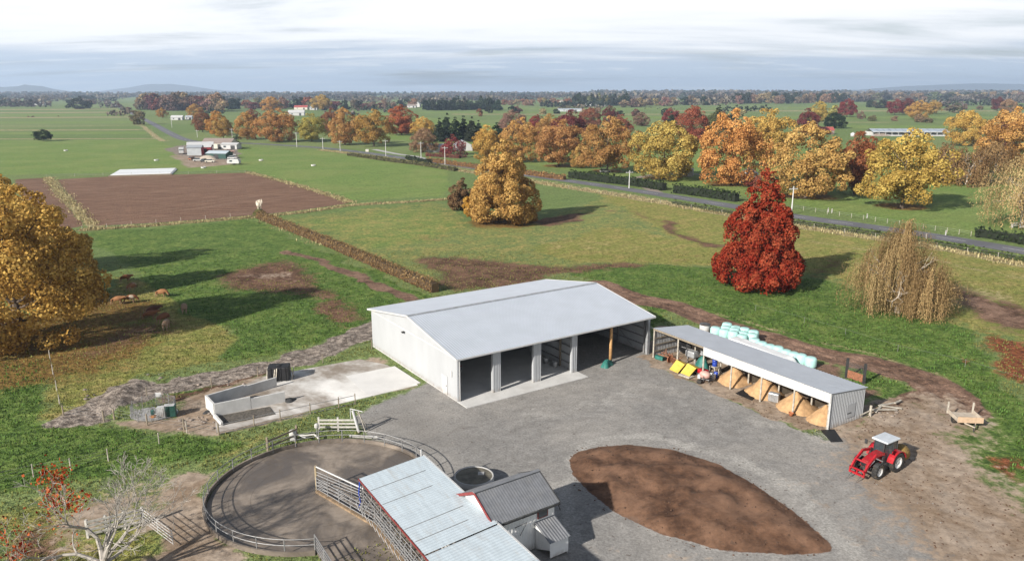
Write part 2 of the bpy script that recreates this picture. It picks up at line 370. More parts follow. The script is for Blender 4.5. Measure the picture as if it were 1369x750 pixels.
# middle paddock: thin yellowish grass, muddy by the shed
area('olive', [(366,293),(470,280),(600,268),(640,300),(700,300),(800,262),(760,246),(900,275),(1000,292),(1100,315),(1369,360),(1600,420),(1600,560),(1400,560),(1300,445),(1200,420),(1100,378),(1000,357),(800,352),(750,362),(760,384),(640,388),(590,390),(480,345)], 2.5, 0.50)
area('olive', [(780,250),(1369,352),(1500,390),(1450,500),(1320,440),(1110,370),(960,355),(760,350),(700,330),(820,300),(900,320)], 5, 0.9)
area('soil', [(560,340),(640,342),(700,348),(760,352),(830,348),(900,352),(850,362),(750,368),(740,385),(600,392),(550,352)], 5, 0.74)
area('soil', [(600,352),(690,348),(730,370),(640,384),(600,372)], 6, 0.74)
area('soil', [(960,330),(1040,322),(1090,330),(1130,345),(1060,360)], 8, 0.46)
area('soil', [(480,300),(620,310),(700,330),(640,345),(540,330)], 10, 0.44)
area('lawn', [(370,296),(470,283),(600,272),(640,300),(600,330),(480,340)], 8, 0.62)
area('straw', [(640,300),(760,310),(900,325),(960,345),(800,345),(680,335)], 8, 0.40)
area('straw', [(1090,335),(1250,365),(1400,395),(1400,440),(1280,425),(1200,405)], 8, 0.56)
stroke('straw', [(1000,305),(1100,325),(1230,345),(1369,372)], 4, 6, 0.56)
stroke('straw', [(1130,488),(1060,462),(980,436),(900,408)], 0.6, 1.2, 0.6)
stroke('straw', [(1300,530),(1250,497),(1150,470),(1060,448),(960,418)], 0.8, 1.2, 0.66)
area('soil', [(700,297),(760,284),(795,284),(780,296),(735,306)], 3, 0.66)
stroke('soil', [(800,281),(850,284),(890,300),(920,318),(960,330)], 1.4, 2.0, 0.62)
stroke('soil', [(820,350),(900,345),(960,338)], 1.5, 3.0, 0.55)
stroke('soil', [(890,296),(905,310),(950,330)], 2.5, 2.0, 0.62)
area('lush', [(752,365),(800,354),(900,353),(960,357),(1060,372),(1110,376),(1180,400),(1260,428),(1300,440),(1340,500),(1369,530),(1500,600),(1500,690),(1369,650),(1338,632),(1312,592),(1300,560),(1285,538),(1250,512),(1190,488),(1130,474),(1070,458),(1010,440),(950,420),(890,402),(840,390),(800,378)], 1.6)
area('lush', [(1140,490),(1180,498),(1225,520),(1230,540),(1190,535),(1160,520)], 1.0, 0.95)
area('lush', [(850,400),(880,405),(890,430),(870,445)], 1.0, 0.95)
area('mud', [(1140,350),(1260,380),(1360,400),(1440,440),(1369,470),(1310,440),(1250,400)], 6, 0.60)
area('soil', [(1240,375),(1320,392),(1420,430),(1400,450),(1310,428)], 4, 0.75)
area('red', [(1315,440),(1369,455),(1450,490),(1450,530),(1369,520),(1340,500),(1318,465)], 2.5, 0.80)
area('red', [(1285,480),(1310,478),(1312,488),(1290,490)], 1.2, 0.75)
area('red', [(1340,620),(1369,600),(1400,640),(1369,660)], 1.5, 0.66)
area('soil', [(1090,345),(1135,335),(1120,358),(1090,378),(1060,370)], 3, 0.6)
# dry grass each side of the road
VERGE = [(430,201),(480,207),(540,216),(600,226),(680,238),(740,248),(830,262),(900,274),(980,288),(1060,302),(1140,314),(1230,327),(1310,342),(1369,354),(1450,370)]
stroke('straw', VERGE, 2.6, 1.6, 0.85)
stroke('straw', [(x, y - 4) for x, y in VERGE], 2.2, 2.0, 0.62)
stroke('straw', [(250,191),(330,194),(430,200)], 1.6, 2.0, 0.7)
stroke('straw', [(150,143),(170,155),(190,168),(208,183),(218,189)], 2.4, 2.5, 0.85)
stroke('straw', [(560,212),(620,221),(690,232),(760,243)], 1.0, 1.6, 0.6)
# lawns and far paddocks in bands
area('lawn', [(300,170),(560,190),(700,220),(900,248),(1060,275),(1369,328),(1700,400),(1700,220),(1369,200),(900,190),(500,150)], 8, 0.9)
for yy, th, v, ly in ((150.5, 1.2, .6, 'straw'), (157, 1.4, .62, 'straw'), (153.5, 2, .9, 'lawn'), (163, 2.6, .9, 'lawn'), (168, 2.2, .46, 'straw'), (173.5, 2.0, .56, 'straw'), (177, 3, .8, 'lawn'), (185.5, 1.6, .6, 'straw'), (146.5, 1.0, .6, 'straw')):
    area(ly, [(-200, yy), (60, yy - .3), (yy * 1.55 - 75, yy - .8), (yy * 1.55 - 72, yy + th - .8), (60, yy + th), (-200, yy + th)], 5, v)
for yy, th, x0, x1, v, ly in ((150, 1.6, 560, 760, .9, 'lawn'), (152.5, 1.3, 600, 1000, .58, 'straw'), (148, 1.4, 880, 1369, .56, 'straw'), (156, 3, 700, 1369, .95, 'lawn'), (163, 2, 880, 1200, .5, 'straw'), (168, 4, 1100, 1500, .9, 'lawn'), (145, 1.5, 560, 900, .9, 'lawn'), (144, 1.2, 950, 1369, .9, 'lawn')):
    area(ly, [(x0, yy), (x1, yy), (x1, yy + th), (x0, yy + th)], 6, v)
area('lawn', [(-300,190),(210,187),(240,200),(300,218),(320,196),(420,200),(520,215),(600,226),(600,262),(470,268),(330,228),(150,232),(-100,236)], 4, 0.9)
COMPOUND = [(218,199),(250,193),(318,190),(322,206),(316,219),(268,218),(240,210)]
area('rubbly', COMPOUND, 1.5, 0.9)
area('tan', [(225,206),(300,214),(318,220),(250,226),(238,218)], 2, 0.7)
# dark damp wheel marks on the yard
for pts in ([(500,560),(560,588),(620,612),(660,622),(720,600)], [(520,556),(600,580),(700,575),(800,560)], [(560,545),(660,590),(720,640),(760,690),(860,720)],
            [(700,545),(820,520),(900,540),(1000,590),(1090,660),(1150,760)], [(640,560),(780,550),(900,560),(1010,610)], [(760,500),(860,505),(960,545)], [(1286,552),(1250,590),(1215,625),(1180,680),(1160,760)], [(1270,535),(1230,580),(1150,640),(1080,690)], [(1215,625),(1280,690),(1369,740)], [(1195,640),(1260,720),(1300,790)]):
    for o in (-0.9, 0.9):
        L = gpoly(pts); d = np.gradient(L, axis=0); nn = np.stack([-d[:, 1], d[:, 0]], 1); nn /= np.linalg.norm(nn, axis=1)[:, None]
        LAY.append(('damp', 'l', L + nn * o, 0.7, 0.72, 0.35))
area('damp', [(520,560),(600,600),(680,625),(640,640),(560,610),(500,585)], 4, 0.6)
area('damp', [(1120,640),(1200,640),(1330,690),(1369,740),(1300,740),(1180,690)], 5, 0.52)
area('damp', [(1180,640),(1240,650),(1300,700),(1240,690)], 3, 0.55)
# worn tracks under the trees: fallen leaves
for (px, py, rad) in ((672,298,9),(1205,276,8),(1076,262,10),(977,246,9),(886,238,8),(812,229,8),(750,222,8),(60,470,15),(120,420,10)):
    x, y = g(px, py); LAY.append(('fallen', 'c', np.array([x, y]), rad * 0.5, 0.8, rad))

NAMES = ['gravel', 'tan', 'soil', 'mud', 'plough', 'straw', 'lush', 'olive', 'rubbly', 'red', 'lawn', 'damp', 'fallen', 'pale']
def masks(P0):
    w1 = np.stack([fbm(P0, 0.13, 3), fbm(P0 + 51.7, 0.13, 3)], 1) - 0.5; w2 = np.stack([fbm(P0 + 9.1, 0.55, 3), fbm(P0 + 77.7, 0.55, 3)], 1) - 0.5
    out = {k: np.zeros(len(P0)) for k in NAMES}
    for lay, kind, G, soft, val, wid in LAY:
        k_ = 0.25 if lay in ('plough', 'straw') else (0.35 if val == 1.0 and lay in ('gravel', 'soil', 'mud') else 1.0)
        P = P0 + w1 * (5.0 * k_) + w2 * (2.2 * k_); pad = soft + wid + 1
        lo, hi_ = (G - pad, G + pad) if kind == 'c' else (G.min(0) - pad, G.max(0) + pad)
        idx = np.where((P[:, 0] > lo[0]) & (P[:, 0] < hi_[0]) & (P[:, 1] > lo[1]) & (P[:, 1] < hi_[1]))[0]
        if not len(idx): continue
        Q = P[idx]
        sd = poly_sd(Q, G) if kind == 'a' else (wid / 1.0 - line_d(Q, G) if kind == 'l' else wid - np.hypot(Q[:, 0] - G[0], Q[:, 1] - G[1]))
        mk = val * np.clip(0.5 + sd / (2 * soft), 0, 1)
        out[lay][idx] = np.maximum(out[lay][idx], mk)
    cut = np.clip(0.5 + poly_sd(P0 + w2 * 1.2, gpoly(SHEDFLOOR)) / 1.2, 0, 1) if P0[:, 1].min() < 100 else 0.0
    out['gravel'] *= 1 - cut
    return out
def grid(x0, x1, y0, y1, st):
    nx, ny = int(round((x1 - x0) / st)), int(round((y1 - y0) / st))
    X, Y = np.meshgrid(np.linspace(x0, x1, nx + 1), np.linspace(y0, y1, ny + 1)); P = np.stack([X.ravel(), Y.ravel()], 1)
    i = np.arange(nx)[None] + np.arange(ny)[:, None] * (nx + 1); i = i.ravel()
    return P, np.stack([i, i + 1, i + nx + 2, i + nx + 1], 1)
parts = {}
def emit(key, P, Z, F, A):
    parts.setdefault(key, []).append((P, Z, F, A))
REG = (-1200, 1200, 26, 1500)
for (x0, x1, y0, y1, st, near) in ((-150, 210, 26, 210, 0.44, 1), (-420, -150, 26, 210, 3, 0), (210, 560, 26, 210, 3, 0), (-420, 560, 210, 700, 2.5, 0), (-1200, -420, 26, 210, 8, 0), (-1200, -420, 210, 700, 6, 0), (560, 1200, 26, 210, 8, 0), (560, 1200, 210, 700, 6, 0), (-1200, 1200, 700, 1500, 7, 0)):
    P, F = grid(x0, x1, y0, y1, st); A = masks(P)
    Z = np.zeros(len(P))
    if near:
        Z -= 0.05 * fbm(P, 0.35, 4) * np.clip(1 - A['gravel'] * 0.7, 0, 1)
        isl = np.clip((A['soil'] - 0.5) * 2, 0, 1) * (poly_sd(P, gpoly(ISLE)) > -1)
        ssd = np.clip(poly_sd(P, gpoly(ISLE)) / 2.2, 0, 1)
        Z += isl * (0.22 * ssd ** 0.7 + 1.15 * np.clip(fbm(P, 0.5, 5) - 0.35, 0, 1) * ssd)
        d = line_d(P, gpoly(TRACK)); Z -= 0.16 * np.exp(-((d - 0.95) / 0.3) ** 2) * (0.5 + fbm(P, 0.5)); Z += 0.10 * np.exp(-((d - 1.9) / 0.4) ** 2) * fbm(P, 0.8)
        Z += np.clip(A['rubbly'] - 0.5, 0, 1) * 0.5 * np.clip(fbm(P, 0.6, 4) - 0.35, 0, 1) * 1.4
        hs = poly_sd(P, gpoly([(128,552),(150,522),(185,512),(188,522),(160,548)])); Z += np.clip(0.3 + hs / 2, 0, 1) * 1.1 * fbm(P, 0.9, 4)
        edge = np.minimum(np.minimum(P[:, 0] - x0, x1 - P[:, 0]), np.minimum(P[:, 1] - y0, y1 - P[:, 1])); Z *= np.clip(edge / 4, 0, 1)
    C = P[F].mean(1); fm = {k: A[k][F].mean(1) for k in NAMES}
    cls = np.zeros(len(F), int)
    if near:
        cls[(fm['gravel'] > 0.5) | ((fm['tan'] > 0.5) & (poly_sd(C, gpoly(TAN)) > -1.0))] = 1
        cls[(fm['mud'] > 0.5) & (line_d(C, gpoly(TRACK)) < 3.5)] = 2
        cls[poly_sd(C, gpoly(ISLE)) > 0] = 3
    cls[fm['plough'] > 0.5] = 4
    for k, nm in enumerate(('ground', 'yard', 'farm_track', 'soil_island', 'ploughed_field')):
        if (cls == k).any(): emit(nm, P, Z, F[cls == k], A)
xs = [-12000, -6000, -2500, -1200, -420, 560, 1200, 2500, 6000, 12000]; ys = [-400, 26, 210, 700, 1500, 3000, 6000, 14000]
fv, ff = [], []
for i in range(len(xs) - 1):
    for j in range(len(ys) - 1):
        if xs[i] >= REG[0] and xs[i + 1] <= REG[1] and ys[j] >= REG[2] and ys[j + 1] <= REG[3]: continue
        b = len(fv); fv += [(xs[i], ys[j]), (xs[i + 1], ys[j]), (xs[i + 1], ys[j + 1]), (xs[i], ys[j + 1])]; ff.append((b, b + 1, b + 2, b + 3))
fv = np.array(fv, float); emit('ground', fv, np.zeros(len(fv)), np.array(ff), {k: np.zeros(len(fv)) for k in NAMES})

gm = bpy.data.materials.new('earth_and_grass'); gm.use_nodes = True; N = NT(gm.node_tree); N.n.clear()
pos = N.add('ShaderNodeNewGeometry').outputs['Position']
nA = N.noise(pos, 0.045, 4, 0.6); nB = N.noise(pos, 0.28, 5, 0.62, 0.3); nC = N.noise(pos, 1.3, 5, 0.65); nD = N.noise(pos, 5.0, 3, 0.7)
nE = N.noise(N.vscale(pos, (1, 1, 1)), 0.09, 6, 0.68, 0.6)
brk = N.math('ADD', N.math('MULTIPLY', nB, 0.5), N.math('MULTIPLY', nC, 0.5))     # ragged edges
vor = N.add('ShaderNodeTexVoronoi', {'Vector': N.vscale(pos, (0.006, 0.0035, 0)), 'Scale': 1.0}); cellr = N.add('ShaderNodeSeparateColor', {0: vor.outputs['Color']}).outputs[0]
def two(n, lo, hi, a, b): return N.mix(N.smooth(n, lo, hi), a, b)
base = N.mix(cellr, (0.090, 0.150, 0.042), (0.185, 0.215, 0.090))
base = N.mix(N.math('MULTIPLY', N.smooth(nE, 0.45, 0.75), 0.5), base, (0.17, 0.165, 0.075))
base = N.mix(0.55, base, two(nC, 0.3, 0.7, (0.090, 0.142, 0.038), (0.170, 0.215, 0.070)))
tuft = N.smooth(nD, 0.35, 0.65)
LC = {}
LC['lawn'] = N.mix(N.math('MULTIPLY', N.smooth(nA, 0.4, 0.65), 0.5), two(nC, 0.3, 0.7, (0.108, 0.170, 0.040), (0.160, 0.225, 0.060)), (0.205, 0.230, 0.076))
LC['olive'] = N.mix(N.smooth(nB, 0.35, 0.68), two(nC, 0.35, 0.65, (0.150, 0.175, 0.040), (0.220, 0.228, 0.058)), two(nC, 0.35, 0.65, (0.185, 0.160, 0.050), (0.29, 0.235, 0.085)))
LC['lush'] = N.mix(N.math('MULTIPLY', N.smooth(nB, 0.4, 0.72), 0.6), two(nC, 0.34, 0.66, (0.046, 0.088, 0.018), (0.108, 0.172, 0.036)), (0.165, 0.200, 0.052))
LC['straw'] = two(nC, 0.35, 0.65, (0.21, 0.18, 0.085), (0.36, 0.30, 0.17))
LC['fallen'] = two(nC, 0.35, 0.65, (0.12, 0.065, 0.02), (0.20, 0.13, 0.035))
LC['soil'] = N.mix(N.smooth(nB, 0.35, 0.7), two(nC, 0.3, 0.7, (0.052, 0.028, 0.018), (0.120, 0.064, 0.038)), (0.175, 0.100, 0.063))
LC['mud'] = N.mix(N.smooth(nB, 0.35, 0.7), two(nC, 0.3, 0.7, (0.085, 0.050, 0.034), (0.165, 0.098, 0.066)), (0.215, 0.135, 0.095))
fur = N.noise(N.add('ShaderNodeVectorRotate', {'Vector': pos, 'Angle': R(62)}, rotation_type='Z_AXIS').outputs[0], 1.0, 0)
rotp = N.vscale(N.add('ShaderNodeVectorRotate', {'Vector': pos, 'Angle': R(-58)}, rotation_type='Z_AXIS').outputs[0], (0.035, 0.7, 1))
LC['plough'] = N.mix(N.math('MULTIPLY', N.smooth(N.noise(rotp, 0.7, 6, 0.7), 0.5, 0.72), 0.7), two(N.noise(N.vscale(pos, (0.10, 1.3, 1)), 0.6, 5, 0.65), 0.35, 0.68, (0.125, 0.070, 0.045), (0.205, 0.120, 0.078)), (0.27, 0.185, 0.13))
LC['rubbly'] = two(nC, 0.34, 0.66, (0.11, 0.088, 0.072), (0.29, 0.245, 0.205))
LC['tan'] = N.mix(N.smooth(nB, 0.33, 0.7), two(nC, 0.3, 0.7, (0.17, 0.118, 0.078), (0.27, 0.20, 0.14)), two(nC, 0.3, 0.7, (0.22, 0.175, 0.135), (0.34, 0.275, 0.215)))
LC['gravel'] = N.mix(N.math('MULTIPLY', N.smooth(nE, 0.40, 0.62), 0.75), two(nC, 0.28, 0.72, (0.170, 0.162, 0.150), (0.225, 0.215, 0.200)), (0.275, 0.257, 0.231))
LC['gravel'] = N.mix(0.22, LC['gravel'], N.mix(tuft, (0.135, 0.13, 0.125), (0.33, 0.32, 0.305)))
LC['pale'] = two(nD, 0.3, 0.7, (0.23, 0.22, 0.202), (0.33, 0.315, 0.29))
LC['red'] = two(nC, 0.35, 0.65, (0.115, 0.035, 0.016), (0.24, 0.085, 0.035))
cc = base; facs = {}
for k, amp in (('lawn', .4), ('olive', .66), ('lush', .5), ('fallen', .66), ('straw', .62), ('red', .66), ('soil', .68), ('plough', .4), ('mud', .62), ('rubbly', .6), ('gravel', .6), ('pale', .66), ('tan', .85)):
    if k == 'soil':
        pass
    f = N.add('ShaderNodeAttribute', attribute_name='m_' + k, attribute_type='GEOMETRY').outputs['Fac']
    f = N.smooth(N.math('ADD', f, N.math('MULTIPLY', N.math('SUBTRACT', brk, 0.5), amp * 1.5)), 0.40, 0.62); facs[k] = f
    cc = N.mix(f, cc, LC[k])
soil_top = N.add('ShaderNodeAttribute', attribute_name='m_island', attribute_type='GEOMETRY').outputs['Fac']
cc = N.mix(N.smooth(N.math('ADD', soil_top, N.math('MULTIPLY', N.math('SUBTRACT', brk, 0.5), 0.9)), 0.44, 0.56), cc, LC['soil'])
dm = N.add('ShaderNodeAttribute', attribute_name='m_damp', attribute_type='GEOMETRY').outputs['Fac']
cc = N.mix(N.math('MULTIPLY', N.smooth(N.math('ADD', dm, N.math('MULTIPLY', N.math('SUBTRACT', brk, 0.5), 0.9)), 0.35, 0.65), 0.38), cc, (0.085, 0.075, 0.066))
# tuft-scale light and dark blades, strongest in grass
hard = N.math('MAXIMUM', facs['gravel'], facs['tan'])
spk = N.math('MULTIPLY', N.math('SUBTRACT', nD, 0.5), N.add('ShaderNodeMapRange', {0: hard, 3: 2.0, 4: 0.6}).outputs[0])
cc = N.mix(1.0, cc, N.add('ShaderNodeCombineXYZ', {k: N.math('ADD', spk, 1.0) for k in (0, 1, 2)}).outputs[0], 'MULTIPLY')
mot = N.math('ADD', N.math('ADD', N.math('MULTIPLY', N.math('SUBTRACT', nC, 0.5), N.add('ShaderNodeMapRange', {0: hard, 3: 1.1, 4: 0.35}).outputs[0]), N.math('MULTIPLY', N.math('SUBTRACT', nB, 0.5), 0.55)), 1.0)
strk = N.noise(N.vscale(N.add('ShaderNodeVectorRotate', {'Vector': pos, 'Angle': R(-40)}, rotation_type='Z_AXIS').outputs[0], (0.06, 1.0, 1)), 0.8, 5, 0.65)
mot = N.math('ADD', mot, N.math('MULTIPLY', N.math('SUBTRACT', strk, 0.5), N.add('ShaderNodeMapRange', {0: hard, 3: 0.75, 4: 0.25}).outputs[0]))
cc = N.mix(1.0, cc, N.add('ShaderNodeCombineXYZ', {k: mot for k in (0, 1, 2)}).outputs[0], 'MULTIPLY')
# scattered dark clods on bare ground
clod = N.math('MULTIPLY', N.smooth(N.noise(pos, 2.3, 2, 0.5), 0.66, 0.72), N.math('MULTIPLY', hard, 0.55))
cc = N.mix(clod, cc, (0.07, 0.05, 0.038))
bs = N.add('ShaderNodeBsdfPrincipled', {'Base Color': cc, 'Roughness': 0.95, 'Specular IOR Level': 0.15})
hgt = N.math('ADD', N.math('MULTIPLY', nC, 0.55), N.math('MULTIPLY', nD, 0.3))
bmp = N.add('ShaderNodeBump', {'Height': hgt, 'Distance': 0.5, 'Strength': N.add('ShaderNodeMapRange', {0: hard, 3: 1.0, 4: 0.10}).outputs[0]})
N.l.new(bmp.outputs[0], bs.inputs['Normal'])
N.l.new(bs.outputs[0], N.add('ShaderNodeOutputMaterial').inputs[0])

for nm, chunks in parts.items():
    vs, fs, at, off = [], [], {k: [] for k in NAMES}, 0
    for P, Z, F, A in chunks:
        used, inv = np.unique(F, return_inverse=True)
        vs.append(np.column_stack([P[used], Z[used]])); fs.append(inv.reshape(-1, 4) + off); off += len(used)
        for k in NAMES: at[k].append(A[k][used])
    V, F = np.concatenate(vs), np.concatenate(fs)
    me = bpy.data.meshes.new(nm); me.vertices.add(len(V)); me.vertices.foreach_set('co', V.astype(np.float32).ravel())
    me.loops.add(F.size); me.loops.foreach_set('vertex_index', F.astype(np.int32).ravel())
    me.polygons.add(len(F)); me.polygons.foreach_set('loop_start', np.arange(0, F.size, 4, dtype=np.int32))
    me.polygons.foreach_set('use_smooth', np.ones(len(F), bool))
    isl = np.clip(0.5 + poly_sd(V[:, :2], gpoly(ISLE)), 0, 1) if nm in ('yard', 'soil_island') else np.zeros(len(V))
    for k in NAMES + ['island']:
        me.attributes.new('m_' + k, 'FLOAT', 'POINT').data.foreach_set('value', (isl if k == 'island' else np.concatenate(at[k])).astype(np.float32))
    me.update(calc_edges=True)
    tag(link(nm, me, gm), {'ground': 'flat green and yellowing paddocks reaching to the horizon', 'yard': 'grey gravel farmyard turning to tan bare earth',
        'farm_track': 'muddy brown rutted track curving behind the sheds', 'soil_island': 'teardrop bed of bare brown soil in the gravel yard',
        'ploughed_field': 'brown ploughed field beyond the green paddock'}[nm], kind='structure')

# ------------------------------------------------------------------ the road
def strip(name, line, w, z, material, parent=None, off=0.0, dash=None):
    L = np.array(line); d = np.gradient(L, axis=0); n = np.stack([-d[:, 1], d[:, 0]], 1); n /= np.linalg.norm(n, axis=1)[:, None]
    b = MB(); a0, a1 = L + n * (off - w / 2), L + n * (off + w / 2)
    for i in range(len(L) - 1):
        if dash and (i % dash[0]) >= dash[1]: continue
        b.raw([(*a0[i], z), (*a0[i + 1], z), (*a1[i + 1], z), (*a1[i], z)], [(0, 1, 2, 3)])
    return b.build(name, material, parent)
def spline(pts, step):
    P = np.array(pts); out = []
    for i in range(len(P) - 1):
        p0, p1, p2, p3 = P[max(i-1, 0)], P[i], P[i+1], P[min(i+2, len(P)-1)]; n = max(2, int(np.linalg.norm(p2 - p1) / step))
        for t in np.linspace(0, 1, n, endpoint=False):
            out.append(0.5 * ((2*p1) + (-p0+p2)*t + (2*p0-5*p1+4*p2-p3)*t*t + (-p0+3*p1-3*p2+p3)*t**3))
    return np.array(out + [P[-1]])
ROAD = [(138,133.5),(152,140),(165,146.5),(185,156),(205,166),(225,177),(243,185.5),(262,189.5),(290,190.5),(320,191.5),(370,194),(430,198),(480,203.5),(540,211.5),(600,220),(680,231),(760,242),(830,252),(900,263),(980,276),(1060,289),(1140,300),(1230,313),(1310,326),(1369,336),(1450,351),(1600,380)]
rline = spline([g(*p) for p in ROAD], 3.0)
road = tag(strip('road', rline, 6.6, 0.03, M['asphalt']), 'grey sealed country road crossing the paddocks', kind='structure')
strip('centre_line', rline, 0.13, 0.036, M['paint'], road, 0, (4, 2))

drive = tag(strip('driveway', spline([g(500,200), g(530,206), g(555,209.5), g(572,214)], 3), 3.5, 0.025, M['concrete']), 'pale driveway leading off the road', kind='structure')
drive2 = tag(strip('driveway', spline([g(880,258), g(850,243), g(856,237), g(900,232), g(940,234)], 3), 3.5, 0.025, M['rubble']), 'gravel driveway between the dark hedges and yellow tree', kind='structure')

# ------------------------------------------------------------------ machinery shed
def sheet_wall(b, p, q, zt, nrm, pitch=0.25, depth=0.03, zb=0.0):
    """profiled cladding between ground points p, q; zt(t) gives the top"""
    p, q = Vector((*p, 0)), Vector((*q, 0)); n = max(2, int((q - p).length / pitch)); m = n * 4; nrm = Vector((*nrm, 0)); vs, fs = [], []
    for i in range(m + 1):
        t = i / m; c = p + (q - p) * t + nrm * (depth * (0, 0, 1, 1)[i % 4]); vs += [(c.x, c.y, zb), (c.x, c.y, zt(t))]
    for i in range(m): fs.append((2*i, 2*i+2, 2*i+3, 2*i+1))
    return b.raw(vs, fs)
SL, SD, SE, SR = 26.7, 21.4, 4.85, 6.62
shed = thing('machinery_shed', 'big pale grey steel farm shed with low gable roof and open bays', 'shed', (-5.563, 73.376, 0), 0.588)
gab = lambda t: SE - 0.12 + (SR - SE) * (1 - abs(2 * t - 1))
b = MB(); sheet_wall(b, (0, 0), (0, SD), gab, (-1, 0)); wl = b.build('end_wall', M['shed_wall'], shed)
b = MB(); sheet_wall(b, (SL, 0.0), (SL, SD), gab, (1, 0)); wr = b.build('end_wall', M['shed_wall'], shed)
b = MB(); sheet_wall(b, (0, SD), (SL, SD), lambda t: SE - 0.12, (0, 1)); wb = b.build('back_wall', M['shed_wall'], shed)
for x in (0.06, SL - 0.06):                                             # girts inside the end walls
    for z in (0.9, 1.9, 2.9, 3.9): MB().box(x - 0.05, x + 0.05, 0.1, SD - 0.1, z, z + 0.12).build('girt', M['galv'], wl if x < 1 else wr)
ov = 0.45
for s, name in ((0, 'roof_slope'), (1, 'roof_slope')):
    y0, y1 = (-ov, SD / 2) if s == 0 else (SD + ov, SD / 2); z0 = SE - (SR - SE) * ov / (SD / 2)
    b = MB(); n = Vector((0, (z0 - SR) if s == 0 else (SR - z0), abs(y1 - y0))).normalized()
    b.quadwave((-0.3, y0, z0), (SL + 0.6, 0, 0), (0, y1 - y0, SR - z0), 88, 0.022, n)
    rf = b.build(name, M['shed_roof'], shed)
    if s == 0:
        MB().beam((-0.32, -ov - 0.07, z0 - 0.06), (SL + 0.32, -ov - 0.07, z0 - 0.06), 0.14, 0.14).build('gutter', M['white'], rf)
    else:
        MB().beam((-0.32, SD + ov + 0.07, z0 - 0.06), (SL + 0.32, SD + ov + 0.07, z0 - 0.06), 0.14, 0.14).build('gutter', M['white'], rf)
b = MB(); k = (SR - SE) / (SD / 2)
b.raw([(-0.33, SD/2-0.28, SR+0.05-0.28*k), (SL+0.33, SD/2-0.28, SR+0.05-0.28*k), (SL+0.33, SD/2, SR+0.07), (-0.33, SD/2, SR+0.07), (SL+0.33, SD/2+0.28, SR+0.05-0.28*k), (-0.33, SD/2+0.28, SR+0.05-0.28*k)], [(0,1,2,3),(3,2,4,5)])
b.build('ridge_cap', M['zinc'], shed)
for x in (-0.34, SL + 0.34):
    for y0, y1 in ((-ov, SD/2), (SD+ov, SD/2)):
        MB().beam((x, y0, SE - k*ov - 0.05), (x, y1, SR - 0.05), 0.05, 0.22).build('barge_board', M['white'], shed)
# white band where the gable cladding meets the wall, a lamp and a side door on the left wall
MB().box(-0.075, -0.032, 0.0, SD, SE - 0.30, SE - 0.10).build('wall_flashing', M['white'], wl)
d = MB().box(-0.07, -0.032, 2.1, 3.3, 0.03, 2.1).build('side_door', M['white'], shed); MB().box(-0.12, -0.07, 2.2, 2.3, 1.0, 1.1).build('door_handle', M['dark'], d)
MB().box(-0.35, -0.04, 11.9, 12.2, 4.25, 4.4).build('wall_lamp', M['dark'], shed)
MB().box(-0.09, -0.035, 1.05, 1.30, 2.4, 3.0).build('meter_box', M['white'], shed)
# front: clad pillars, corner, header over the three doors, a round timber pole in the open bays
for x0, x1 in ((-0.02, 0.35), (4.26, 5.26), (9.49, 10.5), (14.77, 15.52)):
    b = MB(); sheet_wall(b, (x0, -0.02), (x1, -0.02), lambda t: SE - 0.33, (0, -1), 0.2, 0.025); b.box(x0, x1, 0.0, 0.32, 0, SE - 0.33); b.build('door_pillar', M['shed_wall'], shed)
MB().box(0.0, SL, -0.0, 0.22, SE - 0.32, SE - 0.08).build('lintel', M['shed_wall'], shed)
MB().tube((0.22, -0.1, 0.1), (0.22, -0.1, SE - 0.3), 0.05).build('downpipe', M['white'], shed)
MB().tube((20.65, 0.15, 0), (20.65, 0.15, SE - 0.2), 0.19, 0.16, 12).build('timber_pole', M['newpole'], shed, True)
MB().box(SL - 0.35, SL - 0.05, 0.0, 0.35, 0, SE - 0.3).build('corner_post', M['zinc'], shed)
for x in (5.2, 10.4, 15.15, 20.65):                                    # portal frames
    for y0, y1 in ((0.3, SD/2), (SD-0.1, SD/2)): MB().beam((x, y0, SE-0.25), (x, y1, SR-0.3), 0.14, 0.25).build('rafter', M['galv'], shed)
    MB().box(x-0.1, x+0.1, SD-0.3, SD-0.05, 0, SE-0.2).build('column', M['galv'], shed)
for j in range(9):
    for s in (0, 1):
        y = 0.6 + j * 1.15 if s == 0 else SD - 0.6 - j * 1.15; z = SE + (SR-SE) * (min(y, SD-y)) / (SD/2) - 0.12
        MB().box(0.1, SL-0.1, y-0.04, y+0.04, z-0.07, z+0.05).build('purlin', M['galv'], shed)
b = MB(); sheet_wall(b, (15.25, 0.3), (15.25, SD - 0.1), lambda t: SE - 0.4, (1, 0)); pw = b.build('partition_wall', M['shed_wall'], shed)
for z in (0.8, 1.8, 2.8, 3.8): MB().box(15.1, 15.24, 0.4, SD-0.2, z, z+0.12).build('girt', M['galv'], pw)
for y in (2.5, 7.0, 11.5, 16): MB().box(15.0, 15.22, y, y+0.2, 0, SE-0.4).build('stud', M['timber'], pw)
for y0, y1, z0, z1 in ((3, 9, 0.3, 4.2), (9, 3, 0.3, 4.2)): MB().tube((SL-0.12, y0, z0), (SL-0.12, y1, z1), 0.03).build('brace', M['galv'], wr)
for y in (0.6, 5.4, 10.7, 16): MB().box(SL-0.3, SL-0.08, y, y+0.2, 0, SE-0.2).build('column', M['galv'], wr)
slab = MB().box(-0.05, 15.65, -1.95, SD - 0.1, -0.1, 0.05)
tag(slab.build('concrete_floor', mat('new_concrete', (0.46, 0.455, 0.44), 0.85, var=0.08, scale=0.6, dirt=0.25, dirtc=(0.33, 0.31, 0.28))), 'pale concrete floor and apron of the machinery shed', kind='structure').matrix_world = Matrix.Translation((-5.563, 73.376, 0)) @ Matrix.Rotation(0.588, 4, 'Z')
